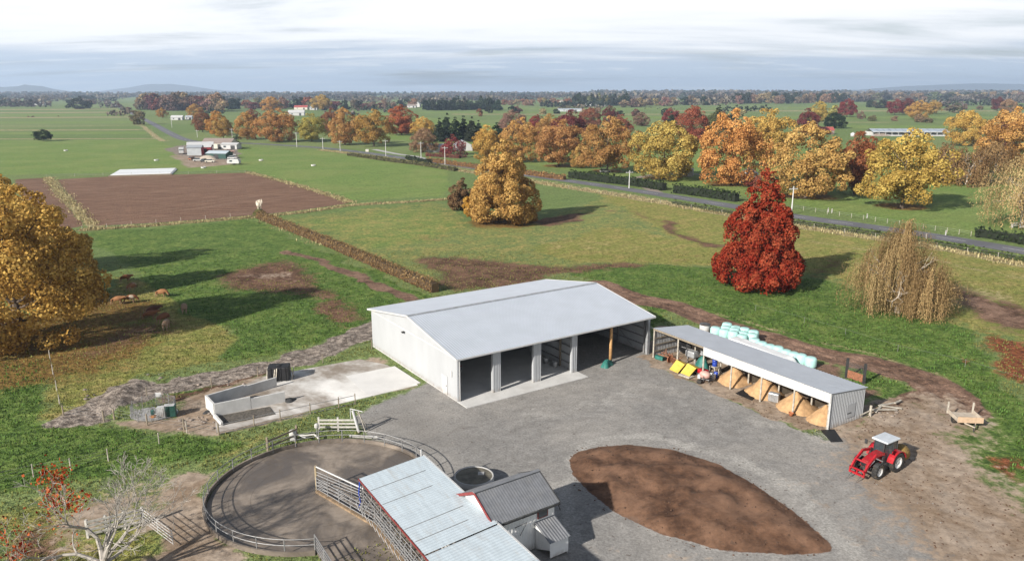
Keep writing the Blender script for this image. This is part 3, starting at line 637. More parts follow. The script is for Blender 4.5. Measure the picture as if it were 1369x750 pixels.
def at_frame(o, fr, x, y, z=0, rz=0.0):
    c, s = math.cos(fr[2]), math.sin(fr[2]); o.location = (fr[0] + c*x - s*y, fr[1] + s*x + c*y, z); o.rotation_euler = (0, 0, fr[2] + rz); return o
FS = (-5.563, 73.376, 0.588)
# things kept in the shed
def lump(name, label, cat, m, rx, ry, h, seed, rough=0.25, group=None, n=26):
    rnd = np.random.default_rng(seed); b = MB(); rings = 8; vs = []; ph = rnd.random(6) * 6.28
    for i in range(rings + 1):
        t = i / rings
        for k in range(n):
            a = 2*math.pi*k/n; w = 1 + rough*(0.5*math.sin(2*a+ph[0]) + 0.35*math.sin(3*a+ph[1]) + 0.25*math.sin(5*a+ph[2]+4*t))
            rr = (1 - t) ** 0.85 if t < 1 else 0.0
            vs.append((rx*rr*w*math.cos(a), ry*rr*w*math.sin(a), h*(1-(1-t)**1.6)*(1+0.12*rough*math.sin(7*a+ph[3]+9*t)) - 0.03))
    fs = [(i*n+k, i*n+(k+1)%n, (i+1)*n+(k+1)%n, (i+1)*n+k) for i in range(rings) for k in range(n)]
    b.raw(vs, fs); o = b.build(name, m, None, True); return tag(o, label, cat, group)
at_frame(lump('tarpaulin_bundle', 'crumpled teal tarpaulin heaped at the foot of the timber pole', 'tarpaulin', M['green'], 0.9, 0.6, 0.8, 3, 0.5), FS, 19.7, -0.35, 0)
for i, (x, y) in enumerate(((14.3, 4.2), (14.4, 2.6))):
    t = thing('bucket', 'white plastic bucket on the shed floor by the partition', 'bucket', group='white buckets in the shed'); at_frame(t, FS, x, y, 0.05)
    MB().lathe([(0.24, 0), (0.28, 0.55), (0.28, 0.6)], 14).build('pail', M['white'], t, True); MB().lathe([(0.3, 0.6), (0.3, 0.65)], 14).build('lid', M['white'], t)
q = thing('quad_bike', 'red quad bike parked deep inside the first shed bay', 'quad bike'); at_frame(q, FS, 3.6, 7.5, 0.05, 0.4)
MB().box(-0.55, 0.55, -0.35, 0.35, 0.45, 0.85).build('body', M['red'], q, bevel=0.08); MB().box(-0.6, 0.1, -0.2, 0.2, 0.85, 1.0).build('seat', M['black'], q, bevel=0.05)
MB().tube((0.45, -0.4, 1.15), (0.45, 0.4, 1.15), 0.03).build('handlebar', M['dark'], q)
for x in (-0.65, 0.65):
    for y in (-0.45, 0.45): MB().lathe([(0.15, -0.12), (0.3, -0.12), (0.3, 0.12), (0.15, 0.12)], 14, (x, y, 0.3), 'y').build('wheel', M['rubber'], q)
    MB().box(x-0.35, x+0.35, -0.6, 0.6, 0.62, 0.68).build('mudguard', M['red'], q)

# ------------------------------------------------------------------ long lean-to shed
FL_ = (16.954, 86.979, -1.004); LL, LD, LH, LB = 23.94, 5.38, 3.65, 3.1
lean = thing('lean_to_shed', 'long low open-fronted shed with grey skillion roof and white fascia', 'shed', (FL_[0], FL_[1], 0), FL_[2])
b = MB(); n = Vector((0, LH-LB, LD)).normalized()
b.quadwave((-0.12, -0.25, LH + 0.03), (LL + 0.24, 0, 0), (0, LD + 0.45, LB - LH - 0.05), 70, 0.03, n); b.build('roof', M['lean_roof'], lean)
b = MB(); sheet_wall(b, (0, LD), (LL, LD), lambda t: LB - 0.05, (0, 1)); b.build('back_wall', M['zinc'], lean)
for x in (0.0, LL):
    b = MB(); sheet_wall(b, (x, 0.0), (x, LD), lambda t: LH - 0.08 + (LB - LH) * t, (1 if x else -1, 0)); w = b.build('end_wall', M['zinc'] if x == 0 else M['shed_wall'], lean)
    for z in (0.7, 1.5, 2.3): MB().box(x - (0.1 if x else -0.02), x - (0.02 if x else -0.1), 0.1, LD, z, z + 0.1).build('girt', M['timber'], w)
    if x:
        MB().box(x + 0.035, x + 0.06, 2.6, 3.9, 0.5, 1.9).build('hatch', M['shed_wall'], w); MB().box(x + 0.06, x + 0.09, 2.7, 3.3, 0.95, 1.02).build('latch', M['dark'], w)
        MB().box(x - 0.03, x + 0.09, -0.1, -0.03, 0, LH).build('corner_flashing', M['white'], w)
b = MB(); sheet_wall(b, (LL/3, -0.17), (LL + 0.06, -0.17), lambda t: LH + 0.0, (0, -1), 0.25, 0.02, LH - 0.95); b.build('fascia', M['white'], lean)
MB().box(0, LL/3, -0.2, -0.12, LH - 0.2, LH).build('front_beam', M['timber'], lean)
for i in range(7):
    x = min(LL * i / 6, LL - 0.1); MB().tube((x, -0.02, 0), (x, -0.02, LH - 0.1), 0.10, 0.09, 9).build('post', M['oldwood'], lean)
    if 0 < i < 6: MB().tube((x + 0.1, LD * 0.5, 0), (x + 0.1, LD * 0.5, LH - 0.35), 0.09, 0.08, 8).build('post', M['oldwood'], lean)
    MB().beam((x, 0, LH - 0.12), (x, LD, LB - 0.12), 0.08, 0.2).build('rafter', M['timber'], lean)
    if 2 < i < 6:
        MB().box(x - 0.06, x + 0.06, LD*0.5 + 0.3, LD - 0.1, 0.02, 1.3).build('bay_divider', M['timber'], lean)
for i in range(4):
    y = 0.4 + i * 1.5; MB().box(0, LL, y - 0.04, y + 0.04, LH - 0.03 + (LB - LH) * y / LD - 0.06, LH - 0.02 + (LB - LH) * y / LD).build('purlin', M['timber'], lean)

def heap(x, y, rx, ry, h, seed, label):
    """pile with a slumped face and rough surface"""
    rnd = np.random.default_rng(seed); n, rings = 48, 16; vs = []; off = rnd.random(2) * 50
    for i in range(rings + 1):
        t = i / rings
        for k in range(n):
            a = 2 * math.pi * k / n; p = np.array([[math.cos(a) * t * 2 + off[0], math.sin(a) * t * 2 + off[1]]])
            w = 0.8 + 0.4 * float(fbm(p, 0.8)[0]); w = 1 + (w - 1) * t
            z = h * (1 - t) ** 1.05 * (0.9 + 0.25 * float(fbm(p + 9, 1.7)[0])) - 0.02
            vs.append((rx * t * w * math.cos(a), ry * t * w * math.sin(a), z))
    fs = [((i+1)*n+k, (i+1)*n+(k+1)%n, i*n+(k+1)%n, i*n+k) for i in range(rings) for k in range(n)]
    o = MB().raw(vs, fs).build('sawdust_heap', M['sawdust'], None, True); at_frame(o, FL_, x, y); return tag(o, label, 'heap', 'sawdust heaps in the open shed')
heap(10.6, 2.2, 1.8, 2.0, 1.75, 1, 'heap of tan sawdust beside the concrete mixer in the open shed')
heap(14.7, 2.2, 1.9, 2.1, 2.1, 2, 'tan sawdust heap behind the black mat, in the open shed')
heap(18.9, 1.9, 2.0, 2.1, 1.7, 3, 'tan sawdust heap by the post with the orange pot')
heap(22.3, 1.8, 1.5, 2.0, 1.55, 4, 'tan sawdust heap against the end wall of the open shed')
def mat_sheet(px, label, poly):
    o = MB().prism(poly, 0.01, 0.04).build('rubber_mat', M['black']); tag(o, label, 'mat', 'black rubber mats'); return o
mat_sheet(0, 'black rubber mat lying on the gravel before the second sawdust heap', [g(983,526), g(995,520), g(1012,529), g(1005,535.5)])
mat_sheet(0, 'black rubber mat lying at the corner of the open shed', [g(1097,575), g(1115,574), g(1127,590.5), g(1111,591)])
# concrete mixer
c = thing('concrete_mixer', 'old pinkish concrete mixer on wheels by the first sawdust heap', 'concrete mixer'); at_frame(c, FL_, 9.3, -1.1, 0, 0.5)
MB().lathe([(0.22, -0.55), (0.42, -0.3), (0.45, 0.05), (0.38, 0.35), (0.24, 0.55), (0.22, 0.56)], 18, (0, 0, 1.0), 'x').build('drum', M['pink'], c, True)
MB().lathe([(0.05, 0.56), (0.23, 0.57)], 16, (0, 0, 1.0), 'x').build('drum_mouth', M['dark'], c)
fr = MB().tube((-0.6, 0, 0.45), (0.5, 0, 0.45), 0.04).tube((-0.5, -0.4, 0.3), (-0.5, 0.4, 0.3), 0.04).tube((0.4, 0, 0.45), (0.65, -0.25, 0.0), 0.03).tube((0.4, 0, 0.45), (0.65, 0.25, 0.0), 0.03).tube((0, -0.45, 0.45), (0, -0.45, 1.0), 0.04).tube((0, 0.45, 0.45), (0, 0.45, 1.0), 0.04).tube((0, -0.45, 0.45), (0, 0.45, 0.45), 0.04)
fr.build('frame', M['steel'], c); MB().box(-0.75, -0.4, -0.25, 0.25, 0.5, 0.95).build('motor_box', M['white'], c, bevel=0.05)
for y in (-0.45, 0.45): MB().lathe([(0.08, -0.06), (0.26, -0.06), (0.26, 0.06), (0.08, 0.06)], 16, (-0.5, y, 0.26), 'y').build('wheel', M['rubber'], c)
# yellow hooded implement
y_ = thing('topdressing_spreader', 'yellow implement with two folded hoods under the open shed front', 'implement'); at_frame(y_, FL_, 5.6, -0.3, 0, 0.15); y_.scale = (1.1, 1.05, 1.05)
for s, x0 in ((0, -1.35), (1, 0.05)):
    MB().raw([(x0, -0.9, 0.15), (x0+1.2, -1.1, 0.12), (x0+1.35, -0.15, 0.85), (x0+0.2, 0.0, 1.05), (x0+0.3, 0.9, 0.7), (x0+1.4, 0.8, 0.6),
                  (x0, -0.9, 0.09), (x0+1.2, -1.1, 0.06), (x0+1.35, -0.15, 0.79), (x0+0.2, 0.0, 0.99), (x0+0.3, 0.9, 0.64), (x0+1.4, 0.8, 0.54)],
                 [(0,1,2,3),(3,2,5,4),(7,6,9,8),(8,9,10,11),(0,6,7,1),(1,7,8,2),(2,8,11,5),(5,11,10,4),(4,10,9,3),(3,9,6,0)]).build('hood', M['yellow'], y_)
MB().box(-1.2, 1.3, -0.1, 0.7, 0.3, 0.52).build('frame', M['steel'], y_)
for x in (-0.9, 1.2): MB().lathe([(0.08, -0.1), (0.3, -0.1), (0.3, 0.1), (0.08, 0.1)], 14, (x, 0.35, 0.3), 'x').build('wheel', M['rubber'], y_)
o = MB().box(-0.75, 0.75, -0.5, 0.5, 0.03, 0.12).box(-0.7, 0.7, -0.42, -0.3, 0.12, 0.16).build('pallet', M['oldwood']); tag(at_frame(o, FL_, 6.7, -1.2, 0, 0.1), 'grey timber pallet flat on the ground in front of the yellow implement', 'pallet')
r_ = thing('petrol_trolley', 'red rounded fuel cart with small wheels beside a shed post', 'cart'); at_frame(r_, FL_, 7.7, 0.35)
MB().box(-0.6, 0.6, -0.4, 0.4, 0.25, 0.85).build('tank', M['red'], r_, bevel=0.15); MB().tube((0.6, 0, 0.7), (0.95, 0, 1.0), 0.03).build('handle', M['steel'], r_); MB().tube((-0.2, 0, 0.84), (-0.2, 0, 0.98), 0.1).build('cap', M['black'], r_)
for x in (-0.35, 0.35): MB().lathe([(0.04, -0.05), (0.2, -0.05), (0.2, 0.05), (0.04, 0.05)], 12, (x, -0.42, 0.2), 'y').build('wheel', M['rubber'], r_)
def drum(x, y, m, label, z=0.0, s=1.0):
    t = thing('drum', label, 'drum', group='drums under the open shed'); at_frame(t, FL_, x, y, z); t.scale = (s, s, s)
    MB().lathe([(0.28, 0), (0.29, 0.02), (0.29, 0.28), (0.305, 0.3), (0.29, 0.32), (0.29, 0.58), (0.305, 0.6), (0.29, 0.62), (0.29, 0.88), (0.27, 0.9)], 18).build('shell', m, t, True); MB().tube((0.15, 0, 0.88), (0.15, 0, 0.94), 0.05).build('bung', M['white'], t)
drum(7.9, 1.9, M['blue'], 'blue drum raised on a stand under the open shed', 1.0)
o = MB().box(-0.4, 0.4, -0.4, 0.4, 0.86, 0.98)
for x in (-0.34, 0.34):
    for yy in (-0.34, 0.34): o.box(x-0.05, x+0.05, yy-0.05, yy+0.05, 0, 0.86)
tag(at_frame(o.build('drum_stand', M['oldwood']), FL_, 7.9, 1.9), 'timber stand carrying the blue drum', 'stand')
drum(8.8, 1.2, M['blue'], 'small blue drum standing on the ground behind the fuel cart', 0, 0.8); drum(9.1, 0.5, M['white'], 'white drum between the fuel cart and the first sawdust heap', 0, 0.75)
drum(8.4, 0.9, M['white'], 'small white drum behind the red fuel cart', 0, 0.6)
# left bay: hose reel, irrigation bits, green cover, travelling reel
h = thing('hose_reel', 'tall reel of black irrigation hose against the end wall', 'hose reel'); at_frame(h, FL_, 1.7, 3.2)
for k in range(6): MB().lathe([(0.75+0.06*k, -0.16), (0.82+0.06*k, -0.12), (0.82+0.06*k, 0.12), (0.75+0.06*k, 0.16), (0.75+0.06*k, -0.16)], 30, (0, 0.05*k-0.1, 1.5), 'y').build('hose_coil', M['black'], h)
MB().beam((-0.8, 0, 0.0), (0, 0, 1.5), 0.1, 0.1).beam((0.8, 0, 0.0), (0, 0, 1.5), 0.1, 0.1).build('stand', M['galv'], h)
i_ = thing('harrow', 'rusty red spiked implement frame with a green box at the end bay', 'implement'); at_frame(i_, FL_, 1.4, 0.3, 0, 0.2)
MB().tube((-0.8, 0, 0.55), (0.9, 0, 0.55), 0.06).tube((-0.8, 0.7, 0.6), (0.9, 0.7, 0.6), 0.06).tube((-0.5, 0, 0.55), (-0.5, 0.7, 0.6), 0.05).tube((0.6, 0, 0.55), (0.6, 0.7, 0.6), 0.05).tube((0, 0, 0.55), (0.1, 0.4, 1.3), 0.05).build('frame', M['rust'], i_)
for x in (-0.6, -0.2, 0.2, 0.6): MB().path([(x, 0.7, 0.6), (x, 0.95, 0.8), (x, 1.1, 0.4), (x, 0.95, 0.03)], 0.03).build('tine', M['rust'], i_)
MB().box(-0.9, 0.2, -0.5, -0.05, 0.08, 0.5).build('box', M['green'], i_)
MB().lathe([(0.06, -0.05), (0.4, -0.05), (0.4, 0.05), (0.06, 0.05)], 18, (0.95, -0.2, 0.4), 'x').build('wheel', M['rust'], i_)
i2 = thing('hay_rake', 'rusty red wheel rake leaning beside the second shed post', 'implement'); at_frame(i2, FL_, 3.2, 0.4, 0, -0.3)
MB().tube((-0.6, 0, 0.5), (0.6, 0, 0.6), 0.05).tube((0.2, 0, 0.5), (0.2, 0.9, 0.9), 0.04).build('frame', M['rust'], i2)
for x in (-0.5, 0.05, 0.6): MB().lathe([(0.36, -0.03), (0.42, -0.03), (0.42, 0.03), (0.36, 0.03), (0.36, -0.03)], 18, (x, -0.12, 0.45), 'y').build('wheel', M['rust'], i2); MB().tube((x, -0.12, 0.05), (x, -0.12, 0.85), 0.025).tube((x-0.4, -0.12, 0.45), (x+0.4, -0.12, 0.45), 0.025).build('spokes', M['rust'], i2)
j_ = thing('sprayer', 'grey sprayer tank on a steel frame behind the second shed post', 'sprayer'); at_frame(j_, FL_, 4.0, 2.3)
MB().box(-0.7, 0.7, -0.45, 0.45, 0.8, 1.6).build('tank', M['zinc'], j_, bevel=0.15); MB().tube((-1.2, -0.5, 1.8), (1.2, -0.5, 1.9), 0.05).tube((-0.6, 0, 0), (-0.6, 0, 0.85), 0.06).tube((0.6, 0, 0), (0.6, 0, 0.85), 0.06).build('boom', M['galv'], j_)
at_frame(lump('covered_implement', 'machine under a dark green cover behind the yellow implement', 'covered machine', M['green'], 1.0, 0.8, 1.6, 8, 0.15), FL_, 6.0, 1.9)
k_ = thing('water_trough', 'grey steel trough stood on end between sawdust heaps', 'trough'); at_frame(k_, FL_, 16.7, 1.2, 0, 0.3)
MB().box(-0.55, 0.55, -0.3, 0.3, 0.02, 0.95).build('shell', M['zinc'], k_, bevel=0.1); MB().box(-0.45, 0.45, -0.32, -0.302, 0.12, 0.85).build('hollow', M['galv'], k_)
o = thing('orange_pot', 'small orange pot at the foot of a shed post', 'pot'); at_frame(o, FL_, 20.0, -0.3)
MB().lathe([(0.16, 0), (0.24, 0.3), (0.26, 0.34), (0.2, 0.34), (0.15, 0.1)], 14).build('bowl', mat('terracotta', (0.35, 0.12, 0.05), 0.8), o, True); MB().lathe([(0.0, 0.2), (0.18, 0.22)], 12).build('soil_fill', M['dark'], o)
o = thing('gas_bottle', 'white gas bottle standing behind the last sawdust heap', 'gas bottle'); at_frame(o, FL_, 21.6, 4.0, 1.0)
MB().lathe([(0.15, 0), (0.17, 0.05), (0.17, 0.55), (0.1, 0.68), (0.05, 0.72)], 14).build('cylinder_body', M['white'], o, True); MB().tube((0, 0, 0.7), (0, 0, 0.8), 0.05).build('valve', M['steel'], o)
o = MB().box(-0.5, 0.5, -0.3, 0.3, 0, 0.96).box(-0.55, 0.55, -0.35, 0.35, 0.96, 1.0).build('bench_box', M['oldwood']); tag(at_frame(o, FL_, 21.6, 4.0), 'wooden box that carries the gas bottle', 'box')

# ------------------------------------------------------------------ wrapped bales
bale_me = None
def bale(px, py, z, label, group, k):
    global bale_me
    x, y = g(px, py, 1.25 + z)
    if bale_me is None:
        bale_me = MB().lathe([(0.48, 0.0), (0.62, 0.06), (0.68, 0.2), (0.70, 0.6), (0.68, 1.02), (0.60, 1.18), (0.45, 1.25)], 22).build('round_bale', M['teal'], None, True)
        o = bale_me
    else: o = bale_me.copy(); col.objects.link(o)
    o.location = (x, y, z - 0.01); o.rotation_euler = (0, 0, k * 1.7); s = 0.97 + 0.05 * math.sin(k * 3.1); o.scale = (s, s, 0.96 + 0.06 * math.cos(k * 2.2)); return tag(o, label, 'bale', group)
B1 = [(407,83),(455,75),(503,73),(380,98),(425,100),(463,95),(508,95),(548,90),(592,98),(440,118),(480,118),(522,113),(562,112),(500,135),(540,131),(578,124)]
# spread the block as a regular nest of bales at ground level
i = 0
bx, by = g(957, 436, 1.25); ux = Vector((0.62, -0.785)); vy = Vector((0.785, 0.62))
for r_i in range(3):
    for c_i in range(4):
        p = Vector((bx, by)) + ux * (1.36 * c_i + (0.68 if r_i % 2 else 0)) + vy * (1.22 * r_i)
        i += 1; px_, py_ = 0, 0
        x, y = p
        if bale_me is None: bale(1000, 450, 0, '', '', 0)
        o = bale_me if i == 1 else bale_me.copy()
        if i > 1: col.objects.link(o)
        o.location = (x, y, -0.01); o.rotation_euler = (0, 0, i * 1.7); o.scale = (0.98, 0.98, 0.96 + 0.06 * math.cos(i * 2.2))
        tag(o, 'pale teal wrapped round bale packed in the block behind the open shed', 'bale', 'teal bales in the packed block')
for k, (a, c_) in enumerate(((622,136),(662,149),(706,165),(752,179),(796,193),(838,209),(882,222))):
    bale(860 + a / 4.166, 420 + c_ / 4.166, 0, 'pale teal wrapped bale in the single row beside the white plastic sheet', 'teal bales in the single row', k)
bale(860 + 935 / 4.166, 420 + 238 / 4.166, 0, 'pale teal wrapped bale standing alone at the row end by the track', None, 9)
# white plastic sheet draped over a low stack between the bales and the shed
A_, B_ = Vector(g(988, 446, 1.3)), Vector(g(1074, 477, 1.3)); d_ = (B_ - A_).normalized(); n_ = Vector((-d_.y, d_.x)) * -1
LN = (B_ - A_).length; nu, nv = 40, 14; vs = []
for i in range(nu + 1):
    for j in range(nv + 1):
        t, s = i / nu, j / nv; p = A_ + d_ * (LN * t) + n_ * (0.45 + 2.4 * s)
        e = min(1.0, min(t, 1 - t) * 14, s * 6 + 0.05, (1 - s) * 6 + 0.02)
        z = 1.28 * e ** 0.6 + 0.10 * float(fbm(np.array([[p.x, p.y]]), 0.8)[0]) * e
        vs.append((p.x, p.y, max(0.02, z)))
fs = [(i*(nv+1)+j, i*(nv+1)+j+1, (i+1)*(nv+1)+j+1, (i+1)*(nv+1)+j) for i in range(nu) for j in range(nv)]
tag(MB().raw(vs, fs).build('plastic_sheet', M['whitefilm'], None, True), 'white plastic sheet draped over a low stack between teal bales and shed', 'plastic sheet')
x, y = g(942, 443); w = thing('water_tank', 'small white round tank with dark lid at the corner behind the shed', 'tank', (x, y, 0))
MB().lathe([(0.68, 0), (0.7, 0.1), (0.7, 0.85), (0.66, 0.95)], 20).build('shell', M['white'], w, True); MB().lathe([(0.72, 0.95), (0.72, 1.05), (0.3, 1.14)], 20).build('lid', M['steel'], w)

# ------------------------------------------------------------------ milking yard and shed
CY, RY = Vector((-15.2, 55.35)), 8.6
A0, A1 = Vector(g(484, 638, 2.75)), Vector(g(567, 612, 3.25)); MA = R(-58.5); mw = Vector((math.cos(MA), math.sin(MA))); mc = Vector((-mw.y, mw.x))
wetc = bpy.data.materials.new('wet_concrete'); wetc.use_nodes = True; N = NT(wetc.node_tree); N.n.clear()
pos = N.add('ShaderNodeNewGeometry').outputs['Position']; na = N.noise(pos, 0.22, 6, 0.62, 0.8); nb = N.noise(pos, 1.6, 5, 0.65)
c0 = N.mix(N.smooth(na, 0.38, 0.62), (0.095, 0.080, 0.068), (0.24, 0.20, 0.162)); c0 = N.mix(N.math('MULTIPLY', N.smooth(nb, 0.4, 0.7), 0.35), c0, (0.10, 0.075, 0.05))
sep_ = N.add('ShaderNodeVectorMath', {0: pos, 1: (CY.x, CY.y, 0)}, operation='DISTANCE').outputs['Value']
for rr in (5.4, 7.0): c0 = N.mix(N.math('MULTIPLY', N.math('COMPARE', sep_, rr, 0.05), 0.25), c0, (0.035, 0.03, 0.028))
bs = N.add('ShaderNodeBsdfPrincipled', {'Base Color': c0, 'Roughness': N.smooth(na, 0.3, 0.6, 0.28, 0.75), 'Specular IOR Level': 0.4})
N.l.new(bs.outputs[0], N.add('ShaderNodeOutputMaterial').inputs[0])
ring = [(CY.x + RY * math.cos(t), CY.y + RY * math.sin(t)) for t in np.linspace(0, 2 * math.pi, 72, endpoint=False)]
tag(MB().prism(ring, -0.1, 0.06).build('collecting_yard', wetc), 'round wet concrete collecting yard ringed by pipe rails', kind='structure')
E0 = Vector(g(422, 737)); lane = [E0 + mw * -1.5, E0 + mw * 16, E0 + mw * 16 + mc * 12.2, A1 + mw * 16, A1 + mw * 0.2, A0 + mw * -3]
tag(MB().prism([(p.x, p.y) for p in (E0 - mw * 1.2, E0 + mw * 18, A1 + mw * 20 - mc * 0.2, A1 - mc * 0.2, A0 - mw * 2)], -0.1, 0.07).build('milking_lane', wetc), 'dirty wet concrete lane running under the milking shed', kind='structure')
def arc(t0, t1, n, r=RY): return [(CY.x + r * math.cos(t), CY.y + r * math.sin(t)) for t in np.linspace(t0, t1, n)]
ang = lambda p: math.atan2(p[1] - CY.y, p[0] - CY.x)
t_end = ang(E0) + 2 * math.pi; t_start = ang(A1 - mw * 0.3)
rail = thing('yard_railing', 'galvanised pipe railing curving round the wet collecting yard', 'railing', (CY.x, CY.y, 0))
ap = arc(t_start, t_end, 64, RY + 0.12); lp = [(x - CY.x, y - CY.y) for x, y in ap]
b = MB()
for i in range(len(lp) - 1):
    a, c = Vector(lp[i]), Vector(lp[i+1]); n = a.normalized(); n2 = c.normalized()
    b.raw([(*a, -0.1), (*c, -0.1), (*c, 0.34), (*a, 0.34), (*(a + n * 0.15), -0.1), (*(c + n2 * 0.15), -0.1), (*(c + n2 * 0.15), 0.34), (*(a + n * 0.15), 0.34)], [(0,1,2,3),(5,4,7,6),(3,2,6,7)])
b.build('kerb', wetc, rail)
for z in (0.75, 1.2): MB().path([(x, y, z) for x, y in lp], 0.03).build('rail', M['galv'], rail)
for i in range(0, 64, 3): MB().tube((*lp[i], 0.1), (*lp[i], 1.22), 0.045).build('post', M['galv'], rail)
lr = thing('lane_railing', 'five-rail pipe fence leaving the round yard along the lane', 'railing', (E0.x, E0.y, 0), MA)
for z in (0.3, 0.55, 0.8, 1.05, 1.3): MB().tube((0, 0, z), (14, 0, z), 0.035).build('rail', M['galv'], lr)
for i in range(8): MB().tube((2.0 * i, 0, 0), (2.0 * i, 0, 1.35), 0.05).build('post', M['galv'], lr)
ms = thing('milking_shed', 'long milking shed with pale blue-grey iron roof and red edge trim', 'shed', (A0.x, A0.y, 0), MA); MWD = (A1 - A0).dot(mc)
ZL, ZR = 2.75, 3.25; slope = Vector((0, MWD, ZR - ZL)); nrm = Vector((0, -(ZR - ZL), MWD)).normalized()
seams = [0.0] + [(Vector(g(*p, 2.75)) - A0).dot(mw) for p in ((533, 692), (575, 740))]; seams += [seams[-1] + 4.6, seams[-1] + 9.2]
for i, (x0, x1) in enumerate(zip(seams[:-1], seams[1:])):
    lift = 0.05 * (i % 2)
    p = MB(); p.quadwave((x0 + 0.05, -0.25, ZL + lift), (x1 - x0 - 0.08, 0, 0), (0, MWD + 0.4, ZR - ZL), int((x1 - x0) / 0.28), 0.025, nrm); rp = p.build('roof_panel', M['milk_roof'], ms)
    MB().box(x1 - 0.06, x1 + 0.04, -0.2, MWD + 0.1, 2.5, 2.62).build('truss', M['rust'], rp)
    if i < 2:
        for f in (0.34, 0.68): MB().beam((x0 + (x1-x0)*f, -0.2, ZL + lift + 0.045), (x0 + (x1-x0)*f, MWD * (0.95 - 0.3 * f), ZL + lift + 0.045 + (ZR-ZL)*(0.95-0.3*f)), 0.04, 0.02).build('lap_seam', M['galv'], rp)
MB().box(0, seams[-1], -0.32, -0.26, ZL - 0.12, ZL + 0.0).build('fascia', M['redtrim'], ms)
MB().beam((0, MWD + 0.2, ZR - 0.02), (seams[-1], MWD + 0.2, ZR - 0.02), 0.12, 0.1).build('gutter', M['white'], ms)
MB().tube((-0.05, MWD, 0), (-0.05, MWD, ZR + 0.5), 0.06).build('end_post', M['white'], ms)
for i in range(9):
    x = 0.15 + i * 1.75
    for y in (0.0, MWD - 0.2): MB().tube((x, y, 0), (x, y, ZL + (ZR - ZL) * y / MWD - 0.02), 0.05).build('post', M['galv'], ms)
for y, zs in ((-0.05, (0.5, 0.8, 1.1, 1.45, 1.8)), (2.4, (0.6, 1.0, 1.3))):
    for z in zs: MB().tube((0, y, z), (seams[-1], y, z), 0.035).build('rail', M['galv'], ms)
for i in range(18): MB().path([(0.3 + 0.8*i, -0.1, 1.8), (0.7 + 0.8*i, -0.8, 1.2), (1.1 + 0.8*i, -0.7, 0.7)], 0.03, 5).build('bail_pipe', M['galv'], ms)
MB().box(0, seams[-1], 2.7, MWD - 0.3, 0.0, 1.0).build('pit_wall', M['concrete'], ms)
MB().tube((0.5, 1.2, 2.3), (seams[-1], 1.2, 2.3), 0.05).build('milk_line', M['blue'], ms)
MB().path([(0.05, -0.2, 2.6), (0.1, -0.35, 1.6), (0.25, -0.3, 0.9), (0.2, -0.5, 0.3)], 0.05).build('hose', M['blue'], ms)
# backing gate and race rails in the yard
gp = Vector(g(424, 657)); S0 = A0 + mw * 0.2; S1 = Vector(g(502, 704)); S2 = Vector(g(520, 745))
bg = thing('backing_gate', 'pipe backing gate slanting from a yellow-stained post to the shed corner', 'gate', (gp.x, gp.y, 0))
dv = S0 - gp
MB().tube((0, 0, 0.06), (0, 0, 2.25), 0.10).build('gate_post', mat('stained_post', (0.30, 0.24, 0.15), 0.7, var=0.3, dirt=0.5), bg)
MB().path([(0, 0, 2.2), (dv.x, dv.y, 1.9)], 0.06).build('top_rail', M['white'], bg)
for z in (1.5, 1.75): MB().path([(0, 0, z), (dv.x, dv.y, z - 0.1)], 0.035).build('rail', M['galv'], bg)
for z in (0.35, 0.65, 0.95, 1.2): MB().path([(0, 0, z), (dv.x * 0.55, dv.y * 0.55, z), (dv.x, dv.y, z)], 0.03).build('rail', M['galv'], bg)
for f in (0.25, 0.5, 0.75): MB().tube((dv.x*f, dv.y*f, 0.1), (dv.x*f, dv.y*f, 2.0 - 0.1 * f), 0.035).build('upright', M['galv'], bg)
rr_ = thing('race_railing', 'pipe race rails from the backing gate down the shed side', 'railing', (gp.x, gp.y, 0))
pts = [Vector((0, 0)), S1 - gp, S1 - gp + (S2 - S1) * 1.0, S1 - gp + mw * 9]
pts = [Vector((0.05, -0.15)), S1 - gp, S1 - gp + mw * 9]
for z in (0.35, 0.65, 0.95, 1.25): MB().path([(p.x, p.y, z) for p in pts], 0.035).build('rail', M['galv'], rr_)
for f in np.linspace(0, 1, 6): p = pts[0].lerp(pts[1], f); MB().tube((p.x, p.y, 0.05), (p.x, p.y, 1.4), 0.05).build('post', M['galv'], rr_)
for f in np.linspace(0.2, 1, 5): p = pts[1].lerp(pts[2], f); MB().tube((p.x, p.y, 0.05), (p.x, p.y, 1.4), 0.05).build('post', M['galv'], rr_)
k0 = [pts[0], pts[1], pts[2]]
b = MB()
for a, c in zip(k0[:-1], k0[1:]): b.beam((a.x, a.y, 0.12), (c.x, c.y, 0.12), 0.35, 0.22)
b.build('kerb', mat('stained_kerb', (0.20, 0.14, 0.085), 0.8, var=0.3, dirt=0.4), rr_)

# hut beside the milking shed
HA = R(34.5); hx = Vector((math.cos(HA), math.sin(HA))); hy = Vector((-hx.y, hx.x))
HO = Vector(g(662.5, 700, 3.2)) + hx * 0.1 + hy * 0.25; HLn, HW, HE, HR = 5.0, 4.4, 3.2, 4.35
hut = thing('milk_room_hut', 'small white hut with dark grey gable roof joined to the milking shed', 'hut', (HO.x, HO.y, 0), HA)
for s, (p, q, zt, nm) in enumerate((((0, 0), (HLn, 0), lambda t: HE, (0, -1)), ((0, HW), (HLn, HW), lambda t: HE, (0, 1)),
        ((0, 0), (0, HW), lambda t: HE + (HR - HE) * (1 - abs(2*t - 1)), (-1, 0)), ((HLn, 0), (HLn, HW), lambda t: HE + (HR - HE) * (1 - abs(2*t - 1)), (1, 0)))):
    b = MB(); sheet_wall(b, p, q, zt, nm, 0.3, 0.02); b.build('wall', M['hutwhite'], hut)
hk = (HR - HE) / (HW / 2)
